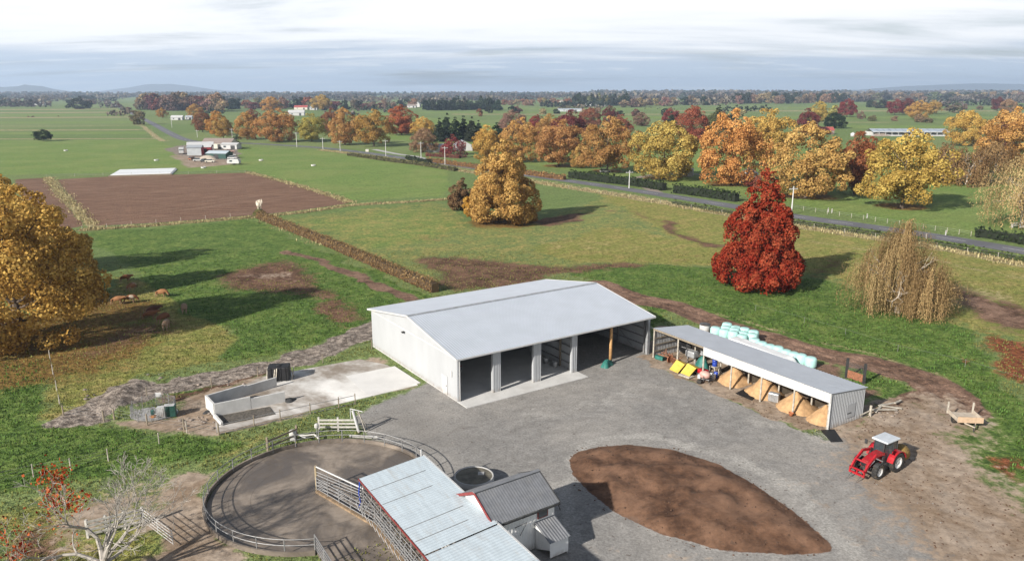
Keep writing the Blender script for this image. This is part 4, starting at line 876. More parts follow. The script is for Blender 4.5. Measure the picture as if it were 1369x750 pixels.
for s in (0, 1):
    y0, y1 = (-0.3, HW/2) if s == 0 else (HW + 0.3, HW/2); n = Vector((0, (-1 if s == 0 else 1) * (HR - HE), HW/2)).normalized(); b = MB()
    b.quadwave((-0.25, y0, HE - 0.3*hk + 0.06), (HLn + 0.5, 0, 0), (0, y1 - y0, HR - HE + 0.3*hk), 26, 0.007, n); b.build('roof_slope', M['hut_roof'], hut)
    MB().beam((-0.27, y0, HE - 0.3*hk), (-0.27, y1, HR + 0.02), 0.05, 0.2).build('barge_board', M['redtrim'], hut)
    MB().beam((HLn + 0.27, y0, HE - 0.3*hk), (HLn + 0.27, y1, HR + 0.02), 0.05, 0.2).build('barge_board', M['dark'], hut)
MB().beam((-0.3, HW/2, HR + 0.1), (HLn + 0.3, HW/2, HR + 0.1), 0.3, 0.05).build('ridge_cap', M['hut_roof'], hut)
MB().beam((-0.25, -0.36, HE - 0.2), (HLn + 0.25, -0.36, HE - 0.2), 0.1, 0.1).build('gutter', M['dark'], hut)
wn = MB().box(3.5, 4.4, -0.07, -0.03, 2.2, 2.85).build('window', M['redtrim'], hut); MB().box(3.58, 4.32, -0.09, -0.071, 2.28, 2.77).build('pane', M['glass'], wn)
MB().tube((HLn + 0.1, -0.3, 3.0), (HLn + 0.45, -0.1, 2.3), 0.04).build('downpipe', M['dark'], hut)
MB().path([(1.6, -0.05, 2.2), (2.4, -0.35, 2.5), (2.0, -0.1, 1.5)], 0.02).build('bracket', M['dark'], hut)
lb = thing('pump_cupboard', 'white lean-to cupboard with dark sloping roof against the hut wall', 'cupboard'); at_frame(lb, (HO.x, HO.y, HA), 3.3, -1.75)
b = MB().xprism([(0, 0), (1.65, 0), (1.65, 2.0), (0, 1.35)], 1.55, 1.6).build('side', M['hutwhite'], lb); MB().xprism([(0, 0.75), (1.65, 0), (1.65, 2.0), (0, 1.35)], 0.0, 0.05).build('side', M['hutwhite'], lb)
MB().box(0.05, 1.55, 0.0, 0.06, 0.15, 1.35).build('front', M['hutwhite'], lb)
b = MB(); n = Vector((0, -0.65, 1.7)).normalized(); b.quadwave((-0.1, -0.15, 1.36), (1.8, 0, 0), (0, 1.85, 0.68), 8, 0.025, n); b.build('roof', M['hut_roof'], lb)
x, y = g(634, 648); tk = thing('round_tank', 'low round concrete tank with mossy lid behind the milking shed', 'tank', (x, y, 0))
MB().lathe([(1.62, 0), (1.62, 0.85), (1.5, 0.86), (1.48, 0.80)], 36).build('wall', M['concrete'], tk, True)
MB().lathe([(0.02, 0.82), (1.49, 0.80)], 36).build('lid', mat('mossy', (0.12, 0.11, 0.085), 0.9, var=0.35, scale=1.5, dirt=0.4), tk); MB().box(0.3, 0.8, 0.1, 0.6, 0.81, 0.87).build('hatch', M['concrete'], tk)

# ------------------------------------------------------------------ feed bunker, slab, tank and pump pen
tag(MB().prism([(-27.6, 66.0), (-10.2, 78.0), (-14.5, 84.2), (-18.1, 86.2), (-27.7, 80.5), (-31.2, 74.5)], -0.1, 0.05).build('concrete_pad', mat('stained_pad', (0.60, 0.585, 0.555), 0.9, var=0.2, scale=0.22, dirt=1.0, dirtc=(0.19, 0.155, 0.12), streak=(0.7, 0.7, 1), lo=0.40)), 'stained pale concrete pad between the bunker and the shed', kind='structure')
tag(MB().prism([(-15.2, 75.2), (-10.0, 78.6), (-13.6, 83.8), (-18.6, 80.6)], -0.1, 0.056).build('concrete_pad', mat('clean_pad', (0.54, 0.53, 0.51), 0.85, var=0.06, scale=0.4)), 'clean newer concrete pad beside the shed wall', kind='structure')
bk = thing('feed_bunker', 'open concrete bunker of white walls with dark silage left inside', 'bunker', (-29.1, 69.7, 0))
def bwall(p, q, h, th=0.2, name='wall', z0=0.0): return MB().beam((p[0], p[1], z0 + h/2), (q[0], q[1], z0 + h/2), th, h).build(name, M['palewall'], bk)
BLc = g(275, 528, 1.35); BLl = (BLc[0] + 29.1, BLc[1] - 69.7)
bwall((0, 0), (2.9, 1.85), 1.35); bwall((2.93, 1.87), (5.8, 3.7), 1.15); bwall((0, 0.02), BLl, 1.35); br = Vector(g(369.7, 517)) - Vector((-29.1, 69.7)); bm_ = Vector(BLl).lerp(br, 0.52)
bwall(BLl, bm_, 1.3); bwall(bm_, br, 1.1); bwall((-0.05, -0.12), (1.5, -2.2), 0.42)
MB().prism([(0.2, -0.05), (1.55, -2.0), (5.75, 0.45), (4.6, 2.3)], 0.0, 0.10).build('drain_grating', mat('wet_stones', (0.085, 0.075, 0.062), 0.9, var=0.5, scale=5, bump=0.8), bk)
at_ = lump('silage', None, None, M['dark'], 2.6, 0.8, 0.45, 21, 0.4); at_.parent = bk; at_.location = (BLl[0] * 0.4 + 2.9, BLl[1] * 0.4 + 2.9, 0.04); at_.rotation_euler = (0, 0, 0.57); at_.name = 'silage'
o = lump('manure_pile', 'small dark clod pile at the end of the bunker wall', 'pile', M['dark'], 0.7, 0.5, 0.35, 5, 0.5); o.location = (-22.9, 73.6, 0.04)
x, y = g(374, 507); bt = thing('black_tank', 'square black plastic tank propped with timber beside the pad', 'tank', (x, y, 0), 0.15)
MB().box(-1.15, 1.15, -0.8, 0.8, 0.05, 1.65).build('shell', M['black'], bt, bevel=0.12)
for x_ in (-0.75, -0.25, 0.25, 0.75): MB().box(x_-0.06, x_+0.06, -0.86, 0.86, 0.1, 1.6).build('rib', M['black'], bt)
MB().beam((-0.5, -1.2, 0), (-0.3, -0.9, 1.5), 0.1, 0.05).beam((-0.25, -1.25, 0), (-0.1, -0.9, 1.6), 0.1, 0.05).build('prop', M['oldwood'], bt); MB().beam((1.35, -0.6, 0), (1.6, 0.2, 1.4), 0.1, 0.05).beam((1.5, 0.5, 0), (1.25, -0.3, 1.3), 0.1, 0.05).beam((-1.4, 0, 0), (-1.25, 0.3, 1.4), 0.1, 0.06).build('prop', M['oldwood'], bt)
MB().lathe([(0.3, 1.65), (0.3, 1.72), (0.26, 1.76)], 16).build('lid', M['black'], bt)
# round mesh pen with pump cabinets
x, y = g(206, 553); pen = thing('pump_enclosure', 'round wire mesh pen fencing off the effluent pump', 'mesh pen', (x, y, 0)); RP = 2.05
for k in range(10):
    a0, a1 = 2*math.pi*k/10, 2*math.pi*(k+1)/10; p, q = Vector((RP*math.cos(a0), RP*math.sin(a0), 0)), Vector((RP*math.cos(a1), RP*math.sin(a1), 0)); b = MB()
    for z in np.linspace(0.08, 1.25, 9): b.tube(p + Vector((0, 0, z)), q + Vector((0, 0, z)), 0.012, n=4)
    for f in np.linspace(0.0, 1, 9): c_ = p.lerp(q, f); b.tube(c_, c_ + Vector((0, 0, 1.25)), 0.012, n=4)
    pl = b.build('mesh_panel', M['galv'], pen); MB().tube(p, p + Vector((0, 0, 1.35)), 0.035).build('post', M['galv'], pl)
o = MB().prism([(2.3*math.cos(t), 1.7*math.sin(t)) for t in np.linspace(0, 6.2, 20)], 0, 0.04).build('pad', M['concrete'], pen); o.location.z = 0.02
x2, y2 = g(228, 556); cb = thing('pump_cabinet', 'dark green control cabinet with white sides at the mesh pen', 'cabinet', (x2, y2, 0.05), 0.25)
MB().box(-0.5, 0.45, -0.35, 0.35, 0, 1.1).build('body', M['white'], cb); MB().box(-0.45, 0.55, -0.40, -0.355, 0.03, 1.12).build('door', M['darkgreen'], cb); MB().box(0.453, 0.56, -0.35, 0.35, 0.03, 1.12).build('side_panel', M['darkgreen'], cb)
MB().box(-1.15, -0.53, -0.2, 0.3, 0, 1.0).build('side_cabinet', M['white'], cb); MB().box(-1.1, -0.58, -0.24, -0.205, 0.08, 0.92).build('cabinet_door', M['white'], cb)
x3, y3 = g(205, 558); pp = thing('effluent_pump', 'small pump with teal motor and orange base inside the pen', 'pump', (x3, y3, 0.05))
MB().tube((0, 0, 0.1), (0, 0, 0.7), 0.16, n=12).build('motor', M['green'], pp); MB().lathe([(0.3, 0), (0.3, 0.15), (0.16, 0.25)], 14).build('base', mat('orange', (0.5, 0.2, 0.06), 0.6), pp); MB().path([(0, 0, 0.3), (0.5, 0, 0.3), (0.5, -0.5, 0.1)], 0.06).build('pipe', M['pvc'], pp)
sg = MB().box(-0.3, 0.3, -0.02, 0.02, 0.85, 1.3).build('warning_sign', M['white']); xs_, ys_ = g(207, 546); sg.location = (xs_, ys_ + 1.0, 0); tag(sg, 'blank white notice board wired to the far side of the mesh pen', 'sign')

# ------------------------------------------------------------------ trees
def cards(C, Nn, size, rng, aspect=1.0, jit=0.5, vert=None):
    """leaf sprays: one small bent-free quad per point, turned about its normal"""
    n = len(C); Nn = Nn + rng.normal(0, jit, (n, 3)); Nn /= np.linalg.norm(Nn, axis=1)[:, None] + 1e-9
    up = rng.normal(0, 1, (n, 3)) if vert is None else vert + rng.normal(0, 0.15, (n, 3))
    T = np.cross(Nn, up); T /= np.linalg.norm(T, axis=1)[:, None] + 1e-9; B = np.cross(Nn, T)
    s = (size * (0.6 + 0.8 * rng.random(n)))[:, None] if np.isscalar(size) else size[:, None]
    T = T * s * 0.5; B = B * s * 0.5 * aspect
    k = 0.35 * (rng.random((n, 1)) - 0.5)
    return np.stack([C - T - B * (0.3 + k), C + T * 0.25 - B, C + T + B * (0.3 + k), C - T * 0.25 + B], 1)
def crown_mesh(name, H, prof, n, leaf, seed, K=70, rc=0.16, lobes=0.18, z0=0.0, up=0.25, hollow=0.55, squash=0.85, tilt=0.0):
    """prof: list of (height fraction, radius as a fraction of H)"""
    rng = np.random.default_rng(seed); hs = np.array([p[0] for p in prof]); rs = np.array([p[1] for p in prof])
    h = np.linspace(0, 1, 200); w = np.interp(h, hs, rs); pdf = w + 0.02; cdf = np.cumsum(pdf) / pdf.sum()
    hh = np.interp(rng.random(K), cdf, h); th = rng.random(K) * 2 * np.pi; ph = rng.random(6) * 6.28
    lob = 1 + lobes * (0.6 * np.sin(2 * th + ph[0] + 3 * hh) + 0.5 * np.sin(3 * th + ph[1] - 4 * hh) + 0.4 * np.sin(5 * th + ph[2] + 6 * hh))
    rad = np.interp(hh, hs, rs) * H * lob; inner = np.where(rng.random(K) < 0.75, hollow + (1 - hollow) * rng.random(K) ** 0.5, rng.random(K) * 0.8)
    cr = rc * H * (0.6 + 0.7 * rng.random(K)) * np.clip(np.interp(hh, hs, rs) / rs.max() + 0.25, 0.35, 1.0)
    rr = np.maximum(rad * inner - cr * 0.6, 0)
    cc = np.stack([rr * np.cos(th), rr * np.sin(th), z0 * H + hh * H * (1 - z0)], 1); cl = rng.random(K)
    wt = cr ** 2; which = rng.choice(K, n, p=wt / wt.sum())
    d = rng.normal(0, 1, (n, 3)); d[:, 2] += up; out = cc[which].copy(); out[:, 2] = (out[:, 2] - H * 0.4) * 0.6; out /= np.linalg.norm(out, axis=1)[:, None] + 1e-6
    d += out * 0.7; d /= np.linalg.norm(d, axis=1)[:, None]
    r = cr[which] * (0.72 + 0.4 * rng.random(n) ** 0.7); pos = cc[which] + d * r[:, None] * np.array([1, 1, squash])
    pos[:, 2] = np.maximum(pos[:, 2], z0 * H * 0.7 + 0.15 * rng.random(n) + 0.05); pos[:, 0] += tilt * pos[:, 2]
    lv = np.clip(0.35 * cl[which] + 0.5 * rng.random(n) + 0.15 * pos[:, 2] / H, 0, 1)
    return np_quads(name, cards(pos, d, leaf, rng), {'lv': lv}), cc
def limb_mesh(H, cc, r0, seed, frac=0.18, nl=9, top=0.7):
    """trunk with limbs running out to the clumps"""
    rng = random.Random(seed); b = MB(); pts = [Vector((0, 0, -0.2))]
    for k in range(1, 7): pts.append(Vector((rng.uniform(-.02, .02) * H * k / 6, rng.uniform(-.02, .02) * H * k / 6, H * top * k / 6)))
    for k in range(6): b.tube(pts[k], pts[k+1], r0 * (1 - k / 7.5) * (1.25 if k == 0 else 1), r0 * (1 - (k + 1) / 7.5), 8, False)
    for c in rng.sample(list(map(tuple, cc)), min(nl, len(cc))):
        c = Vector(c); f = max(frac, min(0.8, c.z / (H * top) - 0.25)); i = min(5, int(f * 6)); s = pts[i].lerp(pts[i+1], f * 6 - i)
        m = s.lerp(c, 0.5) + Vector((0, 0, -0.02 * H)); b.tube(s, m, r0 * 0.42 * (1 - f * 0.5), r0 * 0.25, 6, False).tube(m, c, r0 * 0.25, r0 * 0.08, 5, False)
    return b
ROUND = [(0, 0.27), (0.08, 0.42), (0.25, 0.51), (0.45, 0.52), (0.65, 0.44), (0.82, 0.30), (0.94, 0.16), (1, 0.05)]
OVAL = [(0, 0.16), (0.1, 0.30), (0.3, 0.42), (0.55, 0.42), (0.75, 0.32), (0.9, 0.18), (1, 0.04)]
CONE = [(0, 0.14), (0.05, 0.24), (0.2, 0.22), (0.5, 0.15), (0.8, 0.07), (1, 0.01)]
SHRUB = [(0, 0.5), (0.2, 0.62), (0.5, 0.6), (0.8, 0.4), (1, 0.1)]
PROTO = {}
def proto(key):
    """crown and trunk meshes, one unit of height 10 m each, shared by all trees of a kind"""
    if key in PROTO: return PROTO[key]
    kind, v = key
    spec = dict(round=(ROUND, 18000, 0.215, 135, 0.095), oval=(OVAL, 14000, 0.225, 90, 0.105), cone=(CONE, 3600, 0.36, 70, 0.075), shrub=(SHRUB, 1500, 0.6, 24, 0.24),
                far=(ROUND, 620, 1.05, 24, 0.20), farcone=(CONE, 420, 0.95, 26, 0.10), fardense=(ROUND, 900, 0.9, 20, 0.22))[kind]
    me, cc = crown_mesh('crown', 10, spec[0], spec[1], spec[2], 100 + v * 7 + len(kind), spec[3], spec[4], z0=(0.05, 0.11, 0.07, 0.13, 0.04)[v] if kind in ('round', 'oval') else 0.04, lobes=0.12 if 'cone' in kind else 0.2)
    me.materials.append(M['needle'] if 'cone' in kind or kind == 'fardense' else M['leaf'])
    tb = limb_mesh(10, cc, 0.26 if kind in ('round', 'oval') else 0.2, v, nl=8 if kind in ('round', 'oval', 'cone') else 3)
    tm = bpy.data.meshes.new('trunk'); tm.from_pydata(tb.v, [], tb.f); tm.materials.append(M['bark']); tm.update()
    PROTO[key] = (me, tm); return PROTO[key]
GOLD, AMBER, ORANGE, RUST = (0.43, 0.265, 0.075), (0.40, 0.23, 0.075), (0.36, 0.18, 0.066), (0.22, 0.088, 0.048)
CRIM, WINE, YGREEN, DARK = (0.20, 0.045, 0.04), (0.125, 0.04, 0.042), (0.32, 0.265, 0.075), (0.026, 0.036, 0.022)
TANB, BROWN, OLIVE, PINKB = (0.27, 0.19, 0.11), (0.165, 0.11, 0.075), (0.11, 0.11, 0.05), (0.25, 0.15, 0.105)
tcount = 0
def tree(px, py, hpx, wpx, kind, c, label, group=None, name='autumn_tree', cat='tree', dy=0.0):
    """a tree standing where the photograph shows its foot, hpx tall and wpx wide there"""
    global tcount
    tcount += 1; x, y = g(px, py); s = pxm(py); H = hpx / s * 1.03; Wd = wpx / s
    prof_w = dict(round=0.90, oval=0.74, cone=0.44, shrub=1.1, far=0.95, farcone=0.45, fardense=0.95)[kind]
    t = thing(name, label, cat, (x, y + dy, 0), tcount * 2.39996, group)
    me, tm = proto((kind, tcount % (5 if kind == 'round' else 3)))
    cr = link('crown', me, None, t); tr = link('trunk', tm, None, t); sx = Wd / (10 * prof_w)
    cr.scale = (sx, sx * 0.95, H / 10); tr.scale = (H / 10 * 0.8,) * 2 + (H / 10,)
    j = random.Random(tcount); cr.color = tuple(min(1, v * j.uniform(0.88, 1.12)) for v in c) + (1,)
    return t
RG = 'autumn trees along the road'
for a in ((271,177,28,26,'round',RUST,'rust red tree at the end of the roadside row'), (291,181,31,29,'round',ORANGE,'orange tree between the rust red and amber roadside trees'),
          (299,186,27,24,'round',AMBER,'small amber tree in front of the orange roadside tree'), (331,187,36,33,'round',AMBER,'amber round tree standing singly beside the farm compound pole'),
          (373,190,42,50,'round',ORANGE,'broad brownish orange tree behind the double power pole'), (417,190,36,38,'round',YGREEN,'yellow-green round tree between two orange roadside trees'),
          (461,194,47,42,'round',AMBER,'amber tree paired with an orange twin by the driveway'), (500,196,46,48,'round',ORANGE,'orange-brown tree above the roadside letterbox'),
          (651,216,46,38,'oval',GOLD,'slim gold tree behind the big cone shaped autumn tree'), (697,217,56,50,'round',AMBER,'amber tree in front of the wine red crowns'),
          (747,223,60,64,'round',ORANGE,'broad orange tree beside the lone hedge end'), (777,225,32,32,'round',AMBER,'low amber bush-like tree beneath the broad orange tree'),
          (812,231,70,72,'round',ORANGE,'large deep orange tree behind the cut hedge'), (887,240,76,84,'round',GOLD,'golden yellow tree with a pale trunk over the gravel driveway'),
          (977,248,96,82,'round',GOLD,'tall golden tree beside the small black-roofed hut'), (1023,222,72,66,'round',GOLD,'golden tree standing behind the tall golden tree'),
          (1077,265,96,100,'round',AMBER,'big amber tree to the rear of the red conifer'), (1205,279,100,100,'round',GOLD,'big yellow tree alone on the lawn beyond the road'),
          (1288,195,46,46,'round',GOLD,'yellow tree at the end of the long glazed barn'), (1350,222,74,80,'round',AMBER,'tan and amber tree beyond the brown willows')):
    tree(*a, RG)
RB = 'darker trees behind the roadside row'
for a in ((444,182,35,24,'round',RUST,'narrow rust brown tree behind the amber twin'), (537,181,38,42,'round',(0.27, 0.095, 0.045),'red-orange tree standing back in the paddock'),
          (566,184,26,32,'round',GOLD,'yellow tree rising behind the pinkish brown tree'), (566,204,32,34,'round',PINKB,'pinkish brown round tree at the garden corner'),
          (735,197,42,38,'round',ORANGE,'orange crown poking up left of the crimson one'), (762,200,50,48,'round',WINE,'wine red tree behind the broad orange tree'),
          (718,192,36,32,'round',CRIM,'crimson tree squeezed behind the amber tree'), (685,188,38,42,'round',PINKB,'pale brown tree behind the slim gold tree'),
          (788,170,25,30,'round',RUST,'rusty tree alone in the middle paddock'), (815,168,25,20,'round',WINE,'small wine red tree next to the rusty paddock tree'),
          (829,185,30,32,'round',(0.28, 0.10, 0.06),'reddish brown tree above the deep orange one'), (857,169,18,22,'round',PINKB,'small pinkish tree beside a white trailer in the paddock'),
          (896,170,24,22,'round',CRIM,'small crimson tree behind the golden driveway tree'), (925,191,48,42,'round',(0.24, 0.07, 0.04),'red-brown tree on the lawn behind the hut'),
          (958,186,36,30,'round',OLIVE,'olive green tree beside the red-brown lawn tree'), (1142,260,80,54,'oval',(0.24, 0.075, 0.035),'red-brown tree between the amber and yellow trees'),
          (1336,196,30,32,'round',WINE,'dark red tree among the tan trees by the barn end')):
    tree(*a, RB)
for i, (px, py, h, w) in enumerate(((588,190,30,17), (598,186,34,17), (609,189,33,18), (620,188,31,18), (631,190,33,17), (665,203,40,26), (640,189,26,14))):
    tree(px, py, h, w * 1.25, 'cone', DARK, 'dark green conifer in the clump behind the white house', 'conifers behind the white house', 'conifer')
tree(897,176,26,17,'cone',DARK,'dark conifer in front of the small crimson tree',None,'conifer'); tree(960,172,32,22,'cone',DARK,'dark spreading conifer over the olive tree',None,'conifer')
tree(972,176,22,26,'far',DARK,'dark green bush right of the spreading conifer',None,'bush','bush')
for px, py, h, w, c, lab in ((606,207,24,24,CRIM,'dark crimson shrub before the white house'), (618,211,16,16,WINE,'low wine red shrub at the white house lawn'), (597,206,14,18,CRIM,'small crimson shrub beside the white car port'), (1000,250,16,20,CRIM,'bright red shrub below the tall golden tree'),(1015,255,20,18,RUST,'rust red shrub by the roadside hedge end')):
    tree(px, py, h, w, 'shrub', c, lab, None, 'garden_shrub', 'shrub')
for px, py, h, w, k, c, lab in ((58,189,15,23,'round',DARK,'dark round bush alone in the big green paddock'), (108,146,14,28,'fardense',DARK,'dark spreading tree far across the flat paddocks'),
        (185,167,18,20,'far',BROWN,'bare brownish tree at the bend of the far road'), (1078,181,34,28,'round',WINE,'dark red tree beside the red-roofed shed'),
        (1094,163,26,24,'round',GOLD,'small yellow tree beyond the red-roofed shed'), (1132,157,23,24,'round',CRIM,'crimson paddock tree beyond the dark round evergreen'),
        (1116,172,21,27,'round',DARK,'dark round evergreen by the red-roofed shed'), (1115,155,14,14,'far',YGREEN,'small olive yellow tree next to the crimson paddock tree'), (1163,144,10,12,'fardense',DARK,'first dark bush of a pair in far paddocks'),
        (1179,145,11,18,'fardense',DARK,'wider dark bush of a pair in far paddocks'), (1196,154,20,22,'round',CRIM,'crimson tree of a touching pair in the far paddock'),
        (1213,153,21,22,'round',WINE,'wine red tree touching the far crimson one'), (1228,160,24,26,'round',GOLD,'yellow tree in front of the far crimson pair'),
        (1247,153,18,20,'round',AMBER,'amber tree next to the far yellow one'), (1277,151,10,22,'far',BROWN,'low brown scrub tree in the far paddock'), (1333,149,18,16,'round',WINE,'far dark red tree near the edge of the plain'), (1347,151,18,20,'round',TANB,'far tan tree touching a dark red one'),
        (1357,170,20,24,'round',GOLD,'yellow tree far behind the tan and amber tree'), (641,156,10,9,'far',RUST,'tiny rusty tree alone on the far green paddock'), (592,146,10,10,'far',BROWN,'small brown tree left of the pine belt'),
        (430,148,20,26,'round',GOLD,'yellow tree far behind the roadside row'), (362,150,20,24,'round',AMBER,'amber tree in the far garden belt'), (262,158,18,22,'round',AMBER,'small amber tree near a white cottage'), (217,158,13,13,'round',ORANGE,'small orange tree beside the far road'),
        (338,165,18,20,'round',RUST,'rusty tree showing above the amber roadside tree'),(360,168,16,18,'round',OLIVE,'olive tree showing above the broad orange tree')):
    tree(px, py, h, w, k, c, lab, 'scattered paddock trees')
# the far garden belt by the road bend and other belts of mixed trees
rng = random.Random(11)
CN = {BROWN: 'grey-brown', PINKB: 'pinkish', WINE: 'wine red', TANB: 'tan', RUST: 'rusty', DARK: 'dark green', OLIVE: 'olive'}
def belt(n, x0, x1, y0, y1, h, w, cols, label, group, kinds=('far',), name='distant_tree'):
    for i in range(n):
        px = x0 + (x1 - x0) * (i + rng.random()) / n; py = y0 + (y1 - y0) * (i / n) + rng.uniform(-1, 1)
        c = rng.choice(cols); tree(px, py, h * rng.uniform(0.7, 1.25), w * rng.uniform(0.8, 1.2), rng.choice(kinds), c, label if len(cols) == 1 else CN[c] + ' ' + label, group, name)
belt(26, 190, 300, 147, 149, 20, 20, (BROWN, BROWN, PINKB, BROWN, WINE, TANB), 'tree in the belt around the far cottages', 'trees around the far cottages')
belt(18, 290, 440, 146, 145, 12, 18, (OLIVE, BROWN, WINE, DARK, RUST, WINE), 'tree in the far shelter belt', 'far shelter belt trees', ('far', 'fardense'))
belt(14, 430, 560, 147, 144, 10, 13, (BROWN, WINE, DARK, PINKB), 'small tree along the far paddock edge', 'far paddock edge trees', ('far', 'fardense'))
belt(30, 566, 668, 147, 147.5, 14, 11, (DARK,), 'dark pine in the straight far shelterbelt', 'pines in the straight shelterbelt', ('farcone', 'fardense'), 'pine_tree')
belt(24, 766, 842, 142, 141, 14, 10, (DARK, DARK, OLIVE), 'pine in the broken far shelterbelt', 'pines in the broken shelterbelt', ('farcone', 'fardense'), 'pine_tree')
belt(12, 670, 765, 141, 141, 9, 11, (PINKB, BROWN, TANB, DARK, RUST), 'tree between the two pine belts', 'trees between the pine belts')
belt(14, 832, 950, 143, 140, 10, 13, (TANB, PINKB, DARK, BROWN), 'tree at the far paddock edge beyond the pine belts', 'tan far paddock trees')
belt(30, 980, 1130, 139, 137, 12, 13, (TANB, DARK, PINKB, DARK, BROWN), 'tree in the far hedgerow', 'far hedgerow trees', ('far', 'fardense'))
belt(26, 1130, 1369, 135, 134, 9, 14, (DARK, BROWN, TANB, OLIVE, BROWN), 'tree at the distant paddock edge', 'distant paddock edge trees', ('far', 'fardense'))
belt(22, 860, 1369, 130.5, 129.5, 7, 12, (DARK, BROWN, TANB, BROWN, DARK), 'tree in the last row before the horizon woods', 'last tree row before the horizon', ('far', 'fardense'))
belt(14, 640, 1000, 151, 158, 9, 11, (TANB, DARK, PINKB, WINE), 'lone tree dotted over the middle paddocks', 'dotted middle paddock trees', ('far', 'fardense'))
belt(10, 1140, 1369, 160, 172, 9, 12, (TANB, WINE, BROWN, OLIVE), 'lone tree on the plain near the glazed barn', 'trees near the glazed barn', ('far', 'fardense'))
belt(8, 0, 160, 141, 139, 6, 8, (DARK, BROWN), 'tiny tree far across the left paddocks', 'tiny left paddock trees')
belt(10, 1150, 1369, 143, 148, 6, 8, (DARK, OLIVE, BROWN), 'tiny scrub tree scattered on the right plain', 'tiny right plain trees')
belt(6, 152, 184, 141, 160, 6, 7, (BROWN, WINE, OLIVE), 'low bush along the far straight road', 'bushes along the far road', ('far',), 'bush')

# distant woodland out to the horizon: one mass in three tones
def woodland(name, seed, c, rows, label):
    rng = np.random.default_rng(seed); C, S = [], []
    for (ya, yb, n, hgt) in rows:
        for _ in range(n):
            yy = rng.uniform(ya, yb); xx = rng.uniform(-0.95, 0.95) * yy; ln = rng.integers(3, 16); a = rng.normal(0, 0.12)
            for k in range(ln):
                x = xx + (k - ln / 2) * hgt * 0.75 * math.cos(a); y = yy + (k - ln / 2) * hgt * 0.75 * math.sin(a); h = hgt * rng.uniform(0.6, 1.15) * (1.35 if x > 0.1 * y and y > 2000 else 1)
                m = 12; p = rng.normal(0, 1, (m, 3)); p /= np.linalg.norm(p, axis=1)[:, None]
                C.append(np.array([x, y, h * 0.52]) + p * np.array([h * 0.42, h * 0.42, h * 0.45])); S.append(np.full(m, h * 0.55))
    C, S = np.concatenate(C), np.concatenate(S); d = rng.normal(0, 1, C.shape); d[:, 2] += 0.6
    me = np_quads(name, cards(C, d, S, rng), {'lv': rng.random(len(C))}); o = link(name, me, M['leaf']); o.color = (*c, 1); tag(o, label, kind='stuff')
rows = lambda k: ((950, 1500, int(7 * k), 8), (1500, 2100, int(16 * k), 12), (2100, 3000, int(60 * k), 14), (3000, 4200, int(130 * k), 17), (4200, 5600, int(170 * k), 22))
woodland('distant_woodland', 1, (0.115, 0.095, 0.085), rows(1.0), 'far brown leafless woodland along the horizon')
woodland('distant_woodland', 2, (0.040, 0.050, 0.035), rows(0.6), 'far dark evergreen woodland along the horizon')
woodland('distant_woodland', 3, (0.17, 0.14, 0.105), rows(0.5), 'far tan autumn woodland along the horizon')

# the four large trees near the yard
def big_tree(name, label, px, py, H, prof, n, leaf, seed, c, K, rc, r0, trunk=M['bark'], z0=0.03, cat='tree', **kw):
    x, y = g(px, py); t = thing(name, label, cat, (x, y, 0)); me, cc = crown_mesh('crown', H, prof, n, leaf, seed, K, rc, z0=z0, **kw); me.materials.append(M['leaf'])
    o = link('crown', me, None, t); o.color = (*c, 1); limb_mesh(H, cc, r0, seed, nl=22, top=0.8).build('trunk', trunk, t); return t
big_tree('autumn_tree', 'huge amber and gold tree spreading over the cows at the left paddock', 30, 462, 21.0, [(0, .24), (.08, .36), (.25, .42), (.45, .40), (.62, .33), (.8, .24), (.93, .14), (1, .04)], 46000, 0.30, 3, (0.45, 0.275, 0.075), 250, 0.070, 0.55)
big_tree('autumn_tree', 'amber tree with a low side branch behind the huge spreading tree', 62, 402, 15.0, [(0, .30), (.1, .44), (.3, .50), (.5, .46), (.7, .34), (.9, .16), (1, .05)], 22000, 0.38, 4, (0.38, 0.235, 0.068), 110, 0.10, 0.4)
big_tree('autumn_tree', 'golden tree at the paddock corner by the strip of brown soil', 14, 372, 17.5, [(0, .22), (.1, .38), (.3, .44), (.5, .42), (.7, .32), (.9, .16), (1, .05)], 20000, 0.42, 5, (0.43, 0.27, 0.075), 100, 0.10, 0.4)
big_tree('autumn_tree', 'big cone shaped amber tree alone in the yellowing paddock', 672, 297, 19.8, [(0, .34), (.06, .45), (.18, .49), (.35, .46), (.5, .40), (.65, .31), (.8, .22), (.92, .12), (1, .03)], 38000, 0.36, 6, (0.41, 0.245, 0.08), 190, 0.08, 0.5)
big_tree('autumn_tree', 'small leaning amber sapling growing at the skirt of the cone shaped tree', 632, 293, 6.5, OVAL, 3000, 0.40, 7, (0.40, 0.22, 0.045), 40, 0.12, 0.12)
big_tree('shrub', 'reddish brown bushy shrub beside the cone shaped amber tree', 616, 281, 8.5, [(0, .34), (.2, .46), (.5, .46), (.8, .32), (1, .1)], 7000, 0.36, 8, (0.155, 0.095, 0.05), 60, 0.12, 0.15, cat='shrub')
big_tree('red_conifer', 'crimson red deciduous conifer of stacked plumes behind the long shed', 1015, 381, 19.3, [(0, .36), (.05, .42), (.13, .41), (.22, .34), (.32, .27), (.44, .29), (.54, .27), (.64, .20), (.72, .17), (.80, .13), (.90, .08), (1, .02)], 62000, 0.29, 9, (0.25, 0.040, 0.020), 330, 0.060, 0.4, up=0.9, squash=1.25, lobes=0.16)

